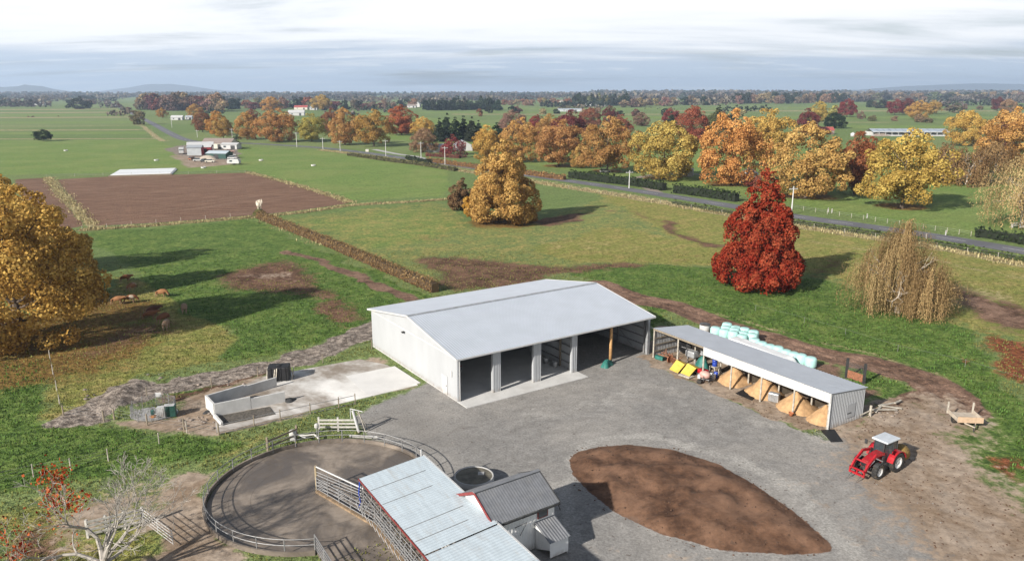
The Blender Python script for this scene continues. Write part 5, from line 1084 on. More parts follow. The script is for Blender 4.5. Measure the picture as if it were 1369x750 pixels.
def strands(H, n, seed, prof, rng_len, leaf, sway=0.06, asp=0.3):
    """hanging willow hair: chains of narrow leaves dropping from arched limbs"""
    rng = np.random.default_rng(seed); hs = np.array([p[0] for p in prof]); rs = np.array([p[1] for p in prof]); Cs, Vs, lv = [], [], []
    nb = 34; bt = rng.random(nb) * 6.28; bh = 0.42 + 0.58 * rng.random(nb); bl = 0.4 + 0.9 * rng.random(nb); bm = 0.55 + 0.65 * rng.random(nb); bc = rng.random(nb)
    for k in range(n):
        j = rng.integers(nb); h0 = np.clip(bh[j] + rng.normal(0, 0.09), 0.22, 1.06); th = bt[j] + rng.normal(0, 0.13); r = np.interp(h0, hs, rs) * H * (0.25 + 0.75 * rng.random() ** 0.6) * bm[j]
        L = min(h0 * H * 0.96, H * rng.uniform(*rng_len) * bl[j]); m = max(3, int(L / (leaf * 1.1))); t = np.linspace(0, 1, m)
        out = r + (np.interp(np.clip(h0 - t * L / H, 0, 1), hs, rs) * H - np.interp(h0, hs, rs) * H) * 0.55 * (r / (np.interp(h0, hs, rs) * H + 1e-6)); w1, w2 = rng.normal(0, sway, 2)
        p = np.stack([out * np.cos(th) + w1 * L * t ** 2, out * np.sin(th) + w2 * L * t ** 2, h0 * H - L * t], 1) + rng.normal(0, leaf * 0.22, (m, 3)); Cs.append(p)
        lv.append(np.clip(rng.random() * 0.35 + 0.4 * bc[j] + 0.25 * rng.random(m), 0, 1)); Vs.append(np.stack([np.full(m, math.cos(th)), np.full(m, math.sin(th)), np.full(m, 0.25)], 1))
    C = np.concatenate(Cs); C[:, 2] = np.maximum(C[:, 2], 0.1); Nn = np.concatenate(Vs)
    return np_quads('crown', cards(C, Nn, leaf, rng, asp, 0.45, vert=np.cross(Nn, np.array([0, 0, 1.0]))), {'lv': np.concatenate(lv)})
def branches(p, d, L, r, depth, b, rnd, bend=0.25, tips=None, split=(2, 3), keep=0.72, lift=0.12, sides=6, minr=0.008):
    q = Vector(p); d = Vector(d).normalized(); nseg = 3; rr = r
    for k in range(nseg):
        d2 = (d + Vector((rnd.gauss(0, bend), rnd.gauss(0, bend), rnd.gauss(0, bend) + lift * 0.4))).normalized(); q2 = q + d2 * (L / nseg); r2 = max(minr, rr * 0.84)
        b.tube(q, q2, rr, r2, sides, False); q, d, rr = q2, d2, r2
        if depth > 1 and k < 2 and rnd.random() < 0.6:
            sd = (d + Vector((rnd.gauss(0, 0.7), rnd.gauss(0, 0.7), rnd.gauss(0.1, 0.4)))).normalized(); branches(q, sd, L * 0.6, rr * 0.55, depth - 2, b, rnd, bend, tips, split, keep, lift, max(4, sides - 1), minr)
    if depth <= 0:
        if tips is not None: tips.append(q.copy())
        return
    for _ in range(rnd.randint(*split)):
        nd = (d + Vector((rnd.gauss(0, 0.5), rnd.gauss(0, 0.5), rnd.gauss(lift, 0.3)))).normalized(); branches(q, nd, L * keep * rnd.uniform(0.8, 1.1), rr * 0.72, depth - 1, b, rnd, bend, tips, split, keep, lift, max(4, sides - 1), minr)
WIL = [(0, .40), (.15, .50), (.35, .54), (.55, .52), (.75, .44), (.9, .32), (1, .2)]
def willow(name, label, px, py, H, n, seed, c, leaf=0.34, wid=1.0, group=None, bare=1.0, rl=(0.25, 0.6), lobes=False):
    x, y = g(px, py); t = thing(name, label, 'tree', (x, y, 0), seed * 1.3, group); me = strands(H, n, seed, WIL, rl, leaf); me.materials.append(M['leaf'])
    o = link('crown', me, None, t); o.color = (*c, 1); o.scale = (wid, wid, 1); b = MB(); rnd = random.Random(seed)
    if lobes:
        o.scale = (wid * 0.72, wid * 0.72, 1)
        for k, (dx, dy, f, m) in enumerate(((4.2, -1.2, 0.62, 0.4), (-3.6, 1.0, 0.72, 0.35), (1.5, 3.2, 0.8, 0.3), (2.4, -3.4, 0.55, 0.3))):
            q = strands(H * f, int(n * m), seed + 50 + k, WIL, (0.2, 0.7), leaf); q.materials.append(M['leaf']); w = link('crown', q, None, t); a = -seed * 1.3; w.location = (dx * math.cos(a) - dy * math.sin(a), dx * math.sin(a) + dy * math.cos(a), 0); w.color = tuple(v * (0.85 + 0.12 * k) for v in c) + (1,)
    b.tube((0, 0, -0.2), (0.2, 0.1, H * 0.22), H * 0.035, H * 0.028, 9, False)
    for k in range(7):
        a = k * 0.9 + rnd.uniform(-.3, .3); branches((0.2, 0.1, H * 0.2), (math.cos(a) * 0.8, math.sin(a) * 0.8, 1.0), H * 0.36 * bare, H * 0.022, 4, b, rnd, 0.22, None, (2, 2), 0.62, 0.05)
    b.build('trunk', M['barkpale'], t); return t
willow('willow_tree', 'straw coloured weeping willow with pale bare limbs behind the track', 1200, 418, 12.6, 2600, 12, (0.27, 0.185, 0.088), 0.27, 1.2, None, 0.72, (0.15, 0.5), True)
for i, (px, py, h, lab) in enumerate(((1262, 244, 48, 'brown willow beside the big yellow lawn tree'), (1292, 247, 46, 'middle brown willow of the lawn thicket'), (1324, 244, 50, 'brown willow at the far end of the lawn thicket'))):
    willow('willow_tree', lab, px, py, h / pxm(py) * 1.0, 1000, 20 + i, (0.225, 0.14, 0.065), 0.65, 1.6, 'brown willows on the lawn')
willow('willow_tree', 'pale straw half-bare willow by the wooden bench across the road', 1366, 304, 16.0, 900, 30, (0.36, 0.26, 0.125), 0.45, 1.35, None, 0.9)

# pale bare tree in the front corner with its last red leaves
x, y = g(138, 782); bt = thing('bare_tree', 'pale grey nearly bare tree with a few red leaves by the wooden gate', 'tree', (x, y, 0)); b = MB(); rnd = random.Random(8); tips = []
b.tube((0, 0, -0.3), (0.15, 0.1, 1.6), 0.32, 0.24, 10, False)
for d, L, r in (((-0.75, 0.35, 0.85), 2.6, 0.16), ((0.45, 0.35, 0.95), 2.3, 0.155), ((-0.05, 0.75, 0.8), 2.4, 0.15), ((0.95, -0.1, 0.6), 2.3, 0.13), ((-1.0, -0.1, 0.55), 2.7, 0.14), ((0.7, 0.6, 0.5), 2.4, 0.12)):
    branches((0.15, 0.1, 1.5), d, L, r * 1.1, 5, b, rnd, 0.22, tips, (2, 3), 0.74, 0.10, 6, 0.012)
b.build('trunk', mat('silver_bark', (0.29, 0.265, 0.235), 0.9, var=0.2, scale=2, dirt=0.35, dirtc=(0.16, 0.14, 0.11)), bt)
rn = np.random.default_rng(3); tp = np.array([list(t) for t in tips]); sel = tp[(tp[:, 0] < -2.2) & (tp[:, 1] > 0.0)]
C = np.repeat(sel, 16, 0); C = C + rn.normal(0, 0.38, C.shape)
me = np_quads('leaves', cards(C, rn.normal(0, 1, C.shape), 0.18, rn), {'lv': rn.random(len(C))}); me.materials.append(M['leaf']); o = link('leaves', me, None, bt); o.color = (0.34, 0.06, 0.02, 1)

# ------------------------------------------------------------------ hedges and pampas
def hedge(name, label, pts, w, h, c, dens, leaf, seed, group=None, top=None):
    P = spline([g(*p) for p in pts], 2.0); rng = np.random.default_rng(seed); o0 = P[0]; t = thing(name, label, 'hedge', (o0[0], o0[1], 0), 0, group); b = MB(); P = P - o0; C, Nn = [], []
    for a, c2 in zip(P[:-1], P[1:]):
        b.beam((*a, h * 0.44), (*c2, h * 0.44), w * 0.8, h * 0.86); d = c2 - a; L = np.linalg.norm(d); d /= L; nr = np.array([-d[1], d[0]]); n = int(L * dens * (w + 2 * h))
        u = rng.random(n) * (w + 2 * h); s = rng.random(n) * L; wob = 1 + 0.10 * np.sin(s * 2.1 + a[0]) + 0.22 * (fbm(np.column_stack([a[0] + d[0] * s, a[1] + d[1] * s]) + 200, 0.35, 3) - 0.5)
        side = np.where(u < h, -w / 2, np.where(u > h + w, w / 2, u - h - w / 2)); z = np.where(u < h, u, np.where(u > h + w, u - h - w, h)) * wob
        p = a + d * s[:, None] + nr * side[:, None]; C.append(np.column_stack([p, z])); Nn.append(np.column_stack([nr * np.where(np.abs(side) >= w / 2 - 1e-6, np.sign(side), 0)[:, None], (u >= h) & (u <= h + w)]))
    C = np.concatenate(C); C += rng.normal(0, leaf * 0.3, C.shape); C[:, 2] = np.maximum(C[:, 2], 0.04)
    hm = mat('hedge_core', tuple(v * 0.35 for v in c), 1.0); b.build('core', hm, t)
    me = np_quads('foliage', cards(C, np.concatenate(Nn).astype(float), leaf, rng, 1, 0.6), {'lv': np.clip(rng.random(len(C)) * 0.7 + 0.3 * C[:, 2] / h, 0, 1)}); me.materials.append(M['leaf']); f = link('foliage', me, None, t); f.color = (*c, 1); return t
hedge('clipped_hedge', 'long clipped brown hedge running from the pampas grass to the shed', [(346,292),(400,313),(460,338),(520,364),(582,391)], 1.5, 1.7, (0.20, 0.125, 0.06), 14, 0.26, 1)
HC = (0.030, 0.042, 0.020)
for i, (pts, lab) in enumerate((([(762,238),(800,243),(850,249),(888,255)], 'dark green hedge between road and deep orange tree'), ([(902,258),(940,263),(985,270)], 'dark green hedge between driveway and red conifer'), ([(1305,316),(1340,321),(1400,332)], 'short dark green hedge opposite the willow bench'), ([(545,214),(575,220)], 'dark low hedge on the near roadside bank'))):
    hedge('roadside_hedge', lab, pts, 2.2, 2.6 if i < 2 else 1.8, HC, 3.0, 0.6, 5 + i)
hedge('clipped_hedge', 'clipped reddish brown hedge in front of the white house', [(572,216),(620,223),(690,232),(755,241)], 1.6, 1.7, (0.24, 0.13, 0.055), 3.0, 0.5, 11)
hedge('clipped_hedge', 'low dark red hedge across the white house garden', [(570,209),(615,212)], 1.5, 1.5, (0.15, 0.05, 0.035), 3.0, 0.5, 12)
hedge('scrub_bank', 'scrubby green and brown bank along the near side of the road', [(466,208),(520,216),(560,221),(610,229)], 2.2, 1.2, (0.10, 0.095, 0.045), 2.5, 0.7, 13)
hedge('scrub_bank', 'low olive scrub along the ditch between red conifer and road', [(900,273),(980,287),(1060,299),(1140,311),(1200,319)], 1.6, 0.9, (0.085, 0.10, 0.035), 3, 0.55, 14)
hedge('scrub_bank', 'low dark scrub in the ditch behind the willow', [(1225,323),(1290,335),(1369,350),(1450,367)], 1.6, 0.9, (0.075, 0.10, 0.03), 3, 0.55, 15)
x, y = g(347, 289); pam = thing('pampas_grass', 'pampas grass clump with white plumes at the hedge end', 'pampas grass', (x, y, 0)); rng = np.random.default_rng(4); n = 1500
th = rng.random(n) * 6.28; rr = rng.random(n) ** 0.5 * 1.6; C = np.stack([rr * np.cos(th), rr * np.sin(th), 0.2 + (2.2 - rr) * rng.random(n)], 1); d = np.stack([np.cos(th), np.sin(th), np.full(n, 0.5)], 1)
me = np_quads('blades', cards(C, d, 0.9, rng, 0.12, 0.3, vert=np.cross(d, np.array([0, 0, 1.0]))), {'lv': rng.random(n)}); me.materials.append(M['leaf']); o = link('blades', me, None, pam); o.color = (0.13, 0.13, 0.05, 1)
for k in range(16):
    a, r = k * 2.4, 0.25 + 0.6 * ((k * 0.37) % 1); tp_ = Vector((r * math.cos(a), r * math.sin(a), 3.0 + 0.8 * ((k * 0.61) % 1))); q = MB().tube((tp_.x * 0.4, tp_.y * 0.4, 0.5), tp_, 0.03, 0.02, 5).lathe([(0.04, -0.6), (0.13, -0.2), (0.11, 0.2), (0.02, 0.6)], 7, tp_); q.build('plume', mat('plume', (0.62, 0.55, 0.45), 0.95, var=0.1) if k == 0 else bpy.data.materials['plume'], pam)

# ------------------------------------------------------------------ tractor, bale, trailer
def wheel(t, x, y, r, w, side, lugs=18):
    wl = MB().lathe([(r*0.58, -w*0.42), (r*0.80, -w*0.5), (r*0.95, -w*0.46), (r*0.97, -w*0.2), (r*0.97, w*0.2), (r*0.95, w*0.46), (r*0.80, w*0.5), (r*0.58, w*0.42), (r*0.58, -w*0.42)], 32, (x, y, r), 'y').build('wheel', M['rubber'], t, True)
    b = MB()
    for k in range(lugs):
        for s in (-1, 1):
            a = 2 * math.pi * (k + (0.5 if s > 0 else 0)) / lugs; c, sn = math.cos(a), math.sin(a); c2, s2 = math.cos(a + 0.16), math.sin(a + 0.16)
            b.beam((x + c*r*0.985, y + s*w*0.04, r + sn*r*0.985), (x + c2*r*0.97, y + s*w*0.48, r + s2*r*0.97), 0.06, 0.07)
    b.build('tread', M['rubber'], wl)
    MB().lathe([(0.06, 0.12*w), (r*0.2, 0.16*w), (r*0.35, 0.05*w), (r*0.56, 0.12*w), (r*0.6, 0.40*w), (r*0.56, 0.42*w), (r*0.52, 0.2*w), (r*0.3, 0.12*w)] if side > 0 else [(r*0.3, -0.12*w), (r*0.52, -0.2*w), (r*0.56, -0.42*w), (r*0.6, -0.40*w), (r*0.56, -0.12*w), (r*0.35, -0.05*w), (r*0.2, -0.16*w), (0.06, -0.12*w)], 28, (x, y, r), 'y').build('rim', M['rim'], wl, True)
    MB().lathe([(0.02, -0.3*w), (0.14, -0.3*w), (0.14, 0.3*w), (0.02, 0.3*w)], 12, (x, y, r), 'y').build('hub', M['rim'], wl)
cr_, cf_ = Vector(g(1196.5, 629.5)), Vector(g(1174, 639.5)); hd = (cf_ - cr_).normalized(); TA = math.atan2(hd.y, hd.x); lf = Vector((-hd.y, hd.x)); tc_ = cr_ - lf * 0.92
tr = thing('tractor', 'red tractor with white cab roof and front loader parked on bare earth', 'tractor', (tc_.x, tc_.y, 0), TA)
for s in (1, -1):
    wheel(tr, 0, 0.92*s, 0.86, 0.52, s); wheel(tr, 2.45, 0.88*s, 0.64, 0.44, s, 16)
MB().box(-0.45, 0.7, -0.38, 0.38, 0.55, 1.15).box(0.7, 2.9, -0.24, 0.24, 0.55, 1.0).tube((0, -0.8, 0.86), (0, 0.8, 0.86), 0.14, n=10).tube((2.45, -0.75, 0.64), (2.45, 0.75, 0.64), 0.10, n=10).build('chassis', M['dark'], tr)
b = MB(); sec = [(1.05, 0.40, 0.95, 1.78), (1.6, 0.41, 0.95, 1.74), (2.5, 0.38, 0.92, 1.62), (3.05, 0.33, 0.90, 1.48), (3.22, 0.26, 0.95, 1.32)]; vs = []
for x, hw, z0, z1 in sec: vs += [(x, -hw, z0), (x, hw, z0), (x, hw, z1 - 0.16), (x, hw * 0.72, z1), (x, -hw * 0.72, z1), (x, -hw, z1 - 0.16)]
b.raw(vs, [(i*6+k, i*6+(k+1) % 6, (i+1)*6+(k+1) % 6, (i+1)*6+k) for i in range(4) for k in range(6)] + [(5,4,3,2,1,0), (24,25,26,27,28,29)])
hood = b.build('bonnet', M['red'], tr); MB().box(3.17, 3.25, -0.2, 0.2, 0.98, 1.28).build('grille', M['black'], hood)
for s in (1, -1):
    MB().box(1.5, 2.7, s*0.395 - 0.012, s*0.395 + 0.012, 1.05, 1.4).build('vent', M['black'], hood); MB().box(3.2, 3.27, s*0.19 - 0.06, s*0.19 + 0.06, 1.16, 1.28).build('headlight', M['glass'], hood)
    pr = [(1.02*math.cos(a), 0.86 + 1.02*math.sin(a)) for a in np.linspace(R(10), R(165), 12)]; pr += [(0.94*math.cos(a), 0.86 + 0.94*math.sin(a)) for a in np.linspace(R(165), R(10), 12)]
    MB().yprism(pr, s*0.66, s*1.2).build('mudguard', M['red'], tr)
    MB().box(0.9, 1.35, s*0.42, s*0.78, 0.45, 0.95).build('step', M['dark'], tr)
    MB().yprism([(2.45 + 0.72*math.cos(a), 0.64 + 0.72*math.sin(a)) for a in np.linspace(R(45), R(150), 7)] + [(2.45 + 0.68*math.cos(a), 0.64 + 0.68*math.sin(a)) for a in np.linspace(R(150), R(45), 7)], s*0.68, s*1.08).build('front_mudguard', M['dark'], tr)
cab = MB(); P4 = {}
for nm_, (x, y) in dict(fl=(1.15, 0.52), fr=(1.15, -0.52), ml=(0.35, 0.72), mr=(0.35, -0.72), rl=(-0.45, 0.62), rr=(-0.45, -0.62)).items(): cab.beam((x, y, 1.1), (x * 0.92, y * 0.95, 2.62), 0.07, 0.07)
cab.box(-0.45, 1.15, -0.6, 0.6, 1.0, 1.25); cb_ = cab.build('cab', M['dark'], tr)
def pane(vs): MB().raw(vs, [(0, 1, 2, 3)]).build('window', M['glass'], cb_)
pane([(1.14, -0.5, 1.3), (1.14, 0.5, 1.3), (1.06, 0.48, 2.6), (1.06, -0.48, 2.6)]); pane([(-0.44, -0.58, 1.5), (-0.44, 0.58, 1.5), (-0.40, 0.56, 2.6), (-0.40, -0.56, 2.6)])
for s in (1, -1): pane([(1.12, s*0.53, 1.2), (0.37, s*0.71, 1.2), (0.34, s*0.67, 2.6), (1.05, s*0.5, 2.6)]); pane([(0.33, s*0.71, 1.7), (-0.42, s*0.61, 1.7), (-0.4, s*0.58, 2.6), (0.31, s*0.67, 2.6)])
MB().box(-0.1, 0.35, -0.25, 0.25, 1.3, 2.0).build('driver_seat', M['black'], cb_)
MB().box(-0.62, 1.28, -0.74, 0.74, 2.62, 2.80).build('cab_roof', mat('cab_roof', (0.42, 0.45, 0.48), 0.45, var=0.08, dirt=0.2, dirtc=(0.3, 0.28, 0.25)), tr, bevel=0.12)
for s in (1, -1): MB().beam((1.15, s*0.55, 2.3), (1.35, s*1.1, 2.35), 0.03, 0.03).box(1.33, 1.38, s*1.1 - 0.12, s*1.1 + 0.12, 2.05, 2.45).build('mirror', M['dark'], tr)
MB().tube((1.35, 0.5, 1.2), (1.35, 0.5, 2.65), 0.06, n=8).build('exhaust', M['dark'], tr)
ld = []
for s in (1, -1):
    MB().box(1.25, 1.5, s*0.58 - 0.06, s*0.58 + 0.06, 0.7, 1.9).build('loader_tower', M['dark'], tr)
    MB().path([(1.38, s*0.58, 1.82), (2.5, s*0.58, 1.95), (3.35, s*0.58, 1.45), (3.95, s*0.58, 0.75)], 0.001)
    b = MB()
    for p, q in (((1.38, 1.82), (2.55, 1.98)), ((2.5, 2.0), (3.4, 1.4)), ((3.38, 1.44), (4.0, 0.72))): b.beam((p[0], s*0.6, p[1]), (q[0], s*0.6, q[1]), 0.13, 0.22)
    arm = b.build('loader_arm', M['red'], tr); MB().tube((1.5, s*0.6, 1.15), (2.6, s*0.6, 1.75), 0.05).tube((2.7, s*0.6, 1.55), (3.8, s*0.6, 1.0), 0.045).build('ram', M['rim'], arm)
    MB().tube((4.02, s*0.42, 0.5), (4.75, s*0.42, 0.06), 0.035, 0.012, 6).build('tine', M['steel'], tr); MB().tube((4.02, s*0.42, 0.95), (4.02, s*0.42, 0.05), 0.03, 0.012, 6).build('tine', M['steel'], tr)
MB().tube((3.35, -0.6, 1.42), (3.35, 0.6, 1.42), 0.08).box(3.92, 4.06, -0.7, 0.7, 0.42, 0.58).box(3.94, 4.04, -0.7, 0.7, 0.84, 0.96).box(3.94, 4.04, -0.7, -0.6, 0.42, 0.96).box(3.94, 4.04, 0.6, 0.7, 0.42, 0.96).box(3.94, 4.04, -0.05, 0.05, 0.5, 0.9).build('headstock', M['red'], tr)
MB().beam((-0.45, 0.35, 0.7), (-1.2, 0.35, 0.55), 0.08, 0.1).beam((-0.45, -0.35, 0.7), (-1.2, -0.35, 0.55), 0.08, 0.1).tube((-1.15, -0.5, 0.55), (-1.15, 0.5, 0.55), 0.05).build('linkage', M['steel'], tr)
hb = MB().lathe([(0.2, -0.62), (0.62, -0.6), (0.72, -0.5), (0.74, 0.0), (0.72, 0.5), (0.62, 0.6), (0.2, 0.62)], 30).build('hay_bale', M['hay'], None, True); p = tc_ - hd * 1.95 ; hb.location = (p.x, p.y, 0.74); hb.rotation_euler = (R(90), 0, TA + R(90)); tag(hb, 'olive brown hay roll behind the red tractor', 'bale')

x, y = g(1289, 566); tl = thing('trailer', 'old tan plywood farm trailer with open deck and drawbar', 'trailer', (x, y, 0), R(-96))
MB().box(-1.1, 1.05, -1.15, 1.15, 0.62, 0.70).build('deck', M['tanply'], tl)
MB().box(1.05, 1.11, -1.15, 1.15, 0.55, 1.12).build('front_board', mat('tan_board', (0.38, 0.27, 0.18), 0.85, var=0.15), tl)
for s in (1, -1):
    MB().box(-1.1, 1.05, s*1.15 - 0.03, s*1.15 + 0.03, 0.62, 1.0).build('side_board', M['tanply'], tl); MB().box(-1.15, -1.05, s*1.15 - 0.07, s*1.15 + 0.07, 0.55, 1.75).build('corner_stake', M['oldwood'], tl)
    wl = MB().lathe([(0.18, -0.1), (0.34, -0.1), (0.34, 0.1), (0.18, 0.1)], 18, (-0.1, s*0.98, 0.34), 'y').build('wheel', M['rubber'], tl); MB().lathe([(0.02, -0.05), (0.18, -0.06), (0.18, 0.06), (0.02, 0.05)], 14, (-0.1, s*0.98, 0.34), 'y').build('rim', M['rim'], wl)
    MB().beam((1.05, s*0.5, 0.5), (1.95, 0.0, 0.48), 0.08, 0.1).build('drawbar', M['tanply'], tl)
MB().box(-1.0, 1.0, -0.05, 0.05, 0.45, 0.6).tube((-0.1, -1, 0.34), (-0.1, 1, 0.34), 0.05).tube((1.85, 0, 0.0), (1.85, 0, 0.75), 0.05).build('frame', M['dark'], tl)

# ------------------------------------------------------------------ cows
def cow_mesh(graze):
    V = [(-0.75,0,1.12),(-0.1,0,1.02),(0.5,0,1.06),(0.80,0,1.10)] + ([(0.98,0,0.92),(1.12,0,0.66),(1.22,0,0.36)] if graze else [(1.02,0,1.22),(1.20,0,1.30),(1.46,0,1.12)])
    Rd = [(.40,.40),(.46,.48),(.42,.44),(.28,.32),(.20,.22),(.18,.18),(.12,.12)]; Ed = [(0,1),(1,2),(2,3),(3,4),(4,5),(5,6)]
    for s in (1, -1):
        b = len(V); V += [(0.5, s*.2, .78), (0.53, s*.2, .44), (0.5, s*.2, .04)]; Rd += [(.13,.13),(.07,.07),(.06,.06)]; Ed += [(2, b), (b, b+1), (b+1, b+2)]
        b = len(V); V += [(-.68, s*.22, .86), (-.62, s*.22, .64), (-.84, s*.21, .40), (-.80, s*.21, .04)]; Rd += [(.19,.15),(.12,.11),(.065,.065),(.055,.055)]; Ed += [(0, b), (b, b+1), (b+1, b+2), (b+2, b+3)]
    me = bpy.data.meshes.new('cow_skeleton'); me.from_pydata(V, Ed, []); o = bpy.data.objects.new('tmp', me); col.objects.link(o)
    sk = o.modifiers.new('s', 'SKIN')
    for i, r in enumerate(Rd): me.skin_vertices[0].data[i].radius = r
    me.skin_vertices[0].data[0].use_root = True; o.modifiers.new('d', 'SUBSURF').levels = 1
    dg = bpy.context.evaluated_depsgraph_get(); out = bpy.data.meshes.new_from_object(o.evaluated_get(dg)); bpy.data.objects.remove(o); out.name = 'cow'; out.polygons.foreach_set('use_smooth', [True] * len(out.polygons)); return out
hm = bpy.data.materials.new('cowhide'); hm.use_nodes = True; N = NT(hm.node_tree); N.n.clear(); oi = N.add('ShaderNodeObjectInfo'); tco = N.add('ShaderNodeTexCoord').outputs['Object']; z = N.add('ShaderNodeSeparateXYZ', {0: tco}).outputs[2]
patch = N.smooth(N.noise(N.add('ShaderNodeVectorMath', {0: tco, 1: N.add('ShaderNodeCombineXYZ', {0: N.math('MULTIPLY', oi.outputs['Random'], 40.0)}).outputs[0]}, operation='ADD').outputs[0], 1.3, 2, 0.5), 0.60, 0.64)
hc = N.mix(N.smooth(z, 0.5, 0.72, 0.55, 0.0), oi.outputs['Color'], (0.27, 0.20, 0.14)); hc = N.mix(N.math('MULTIPLY', patch, N.math('GREATER_THAN', oi.outputs['Random'], 0.5)), hc, (0.34, 0.28, 0.21))
N.l.new(N.add('ShaderNodeBsdfPrincipled', {'Base Color': hc, 'Roughness': 0.8, 'Specular IOR Level': 0.2}).outputs[0], N.add('ShaderNodeOutputMaterial').inputs[0])
CM = {1: cow_mesh(True), 0: cow_mesh(False)}
for m_ in CM.values(): m_.materials.append(hm)
BRN, DKB, TNC, PAL = (0.17, 0.07, 0.032, 1), (0.07, 0.028, 0.018, 1), (0.23, 0.11, 0.05, 1), (0.24, 0.16, 0.10, 1)
COWS = [(168,377,0,BRN,0,'brown cow at the fringe of the huge tree, facing the open grass'), (176,389,80,TNC,1,'tan cow seen end-on above the paired cows'), (157,407,5,TNC,0,'tan cow standing half under the huge tree branches'), (174,405,15,BRN,1,'brown cow grazing beside the one under the branches'),
        (216,397,-5,TNC,1,'ginger cow grazing by itself on the sunlit strip'), (200,427,20,BRN,0,'light brown cow standing alongside the dark one'), (204,421,25,DKB,0,'dark brown cow at the rear of the close trio'), (218,431,70,BRN,1,'small brown calf-like cow next to the dark brown cow'),
        (223,440,100,PAL,1,'pale fawn cow facing away at the trio edge'), (247,418,110,PAL,1,'pale cow standing apart toward the shaded grass')]
for px, py, a, c, gz, lab in COWS:
    x, y = g(px, py); t = thing('cow', lab, 'cow', (x, y, 0), R(a), 'cows grazing by the huge tree'); t.scale = (1.0, 1.12, 0.92)
    o = link('body', CM[gz], None, t); o.color = c; hx_, hz = (1.30, 0.66) if gz else (1.22, 1.52)
    for s in (1, -1): MB().raw([(hx_, s*0.10, hz), (hx_ - 0.05, s*0.30, hz + 0.02), (hx_ + 0.05, s*0.28, hz - 0.06), (hx_ + 0.06, s*0.1, hz - 0.06)], [(0, 1, 2, 3)]).build('ear', M['timber'], t)
    MB().path([(-1.0, 0, 1.18), (-1.12, 0, 0.95), (-1.1, 0, 0.45)], 0.025, 5).build('tail', M['timber'], t)
for i, (px, py) in enumerate(((38,157.5),(43,157.5),(78,156.6),(45,157.2))):
    x, y = g(px, py); o = link('cow', CM[1]); o.location = (x, y, 0); o.rotation_euler = (0, 0, i); o.scale = (1.3,) * 3; o.color = DKB; tag(o, 'far black cow in the wide left paddock', 'cow', 'far black cows')
for i in range(9):
    px, py = 862 + i * 6.5 + (i % 3) * 2, 146.5 - (i % 2) * 0.8; x, y = g(px, py); o = link('cow', CM[i % 2]); o.location = (x, y, 0); o.rotation_euler = (0, 0, i * 2.0); o.scale = (1.4,) * 3; o.color = (0.03, 0.02, 0.018, 1); tag(o, 'far black cow beyond the autumn trees', 'cow', 'far black cows beyond the trees')

# ------------------------------------------------------------------ fences, gates, posts
def fence(name, label, pts, h=1.15, wires=(0.4, 0.75, 1.05), r=0.055, m='oldwood', cat='fence', group=None, wr=0.007):
    P = [Vector(g(*p)) for p in pts]; o0 = P[0]; t = thing(name, label, cat, (o0.x, o0.y, 0), 0, group)
    for p in P: q = p - o0; MB().tube((q.x, q.y, -0.1), (q.x, q.y, h), r, r * 0.9, 7).build('post', M[m], t)
    for a, b_ in zip(P[:-1], P[1:]):
        if not wires: break
        a, b_ = a - o0, b_ - o0; mb = MB()
        for z in wires: mb.tube((a.x, a.y, z), (b_.x, b_.y, z), wr, n=4, cap=False)
        mb.build('wire_run', M['galv'], t)
    return t
fence('wire_fence', 'post and wire fence closing the brown corner of the cow paddock', [(67,480),(71,500),(76,522),(80,542),(85,556)], wires=(0.5, 1.0), wr=0.004)
fence('wire_fence', 'post and wire fence dipping across the front left paddock', [(-20,652),(45,637),(95,629),(145,616),(213,594),(250,578)])
fence('wire_fence', 'fence of dark posts skirting the rubble and mesh pen', [(85,556),(139,563),(153,561),(197,568),(246,574),(292.6,581)], m='timber', r=0.08)
fence('wire_fence', 'pipe and post fence along the front edge of the concrete pad', [(292.6,581),(340,570),(375,562),(415,553),(453,545),(475,540)], m='timber', wires=(0.08, 0.95), wr=0.03)
fence('wire_fence', 'few timber posts behind the bunker wall', [(196.6,531),(283,518),(345,503),(431.7,485),(497,466)], m='timber', wires=(0.8,))
fence('wire_fence', 'thin fence of small posts on the lawn beyond the road', [(1058 + 16*i, 279 + 2.45*i) for i in range(16)], h=1.1, wires=(0.6, 1.0), wr=0.02)
fence('wire_fence', 'farm fence along the back of the ploughed field', [(62 + 38*i, 237 - 0.8*i) for i in range(8)], h=1.1, wires=(0.5, 1.0), wr=0.02)
fence('wire_fence', 'farm fence between ploughed field and green paddock', [(110 + 33*i, 308 - 2.85*i) for i in range(8)], h=1.1, wires=(0.5, 1.0))
fence('wire_fence', 'farm fence along the dry verge above the yellowing paddock', [(760 + 41*i, 252.5 + 6.6*i) for i in range(16)], h=1.1, wires=(0.5, 1.0), wr=0.015)
fence('wire_fence', 'thin electric fence across the lush strip behind the red conifer', [(1010,415),(1075,432),(1130,448),(1200,470),(1290,490),(1369,515)], h=0.9, wires=(0.8,), r=0.02, m='galv')
for i, (px, py) in enumerate(((1107,284),(1112,285),(1159,292),(1238,319.5),(1264,315),(802,208.5),(560,212))):
    x, y = g(px, py); t = thing('marker_post', 'short white marker post beside the road', 'marker post', (x, y, 0), 0, 'white roadside marker posts'); MB().box(-0.1, 0.1, -0.06, 0.06, -0.05, 1.15).build('stake', M['white'], t); MB().box(-0.08, 0.08, -0.075, -0.062, 0.85, 1.0).build('reflector', M['redtrim'], t)
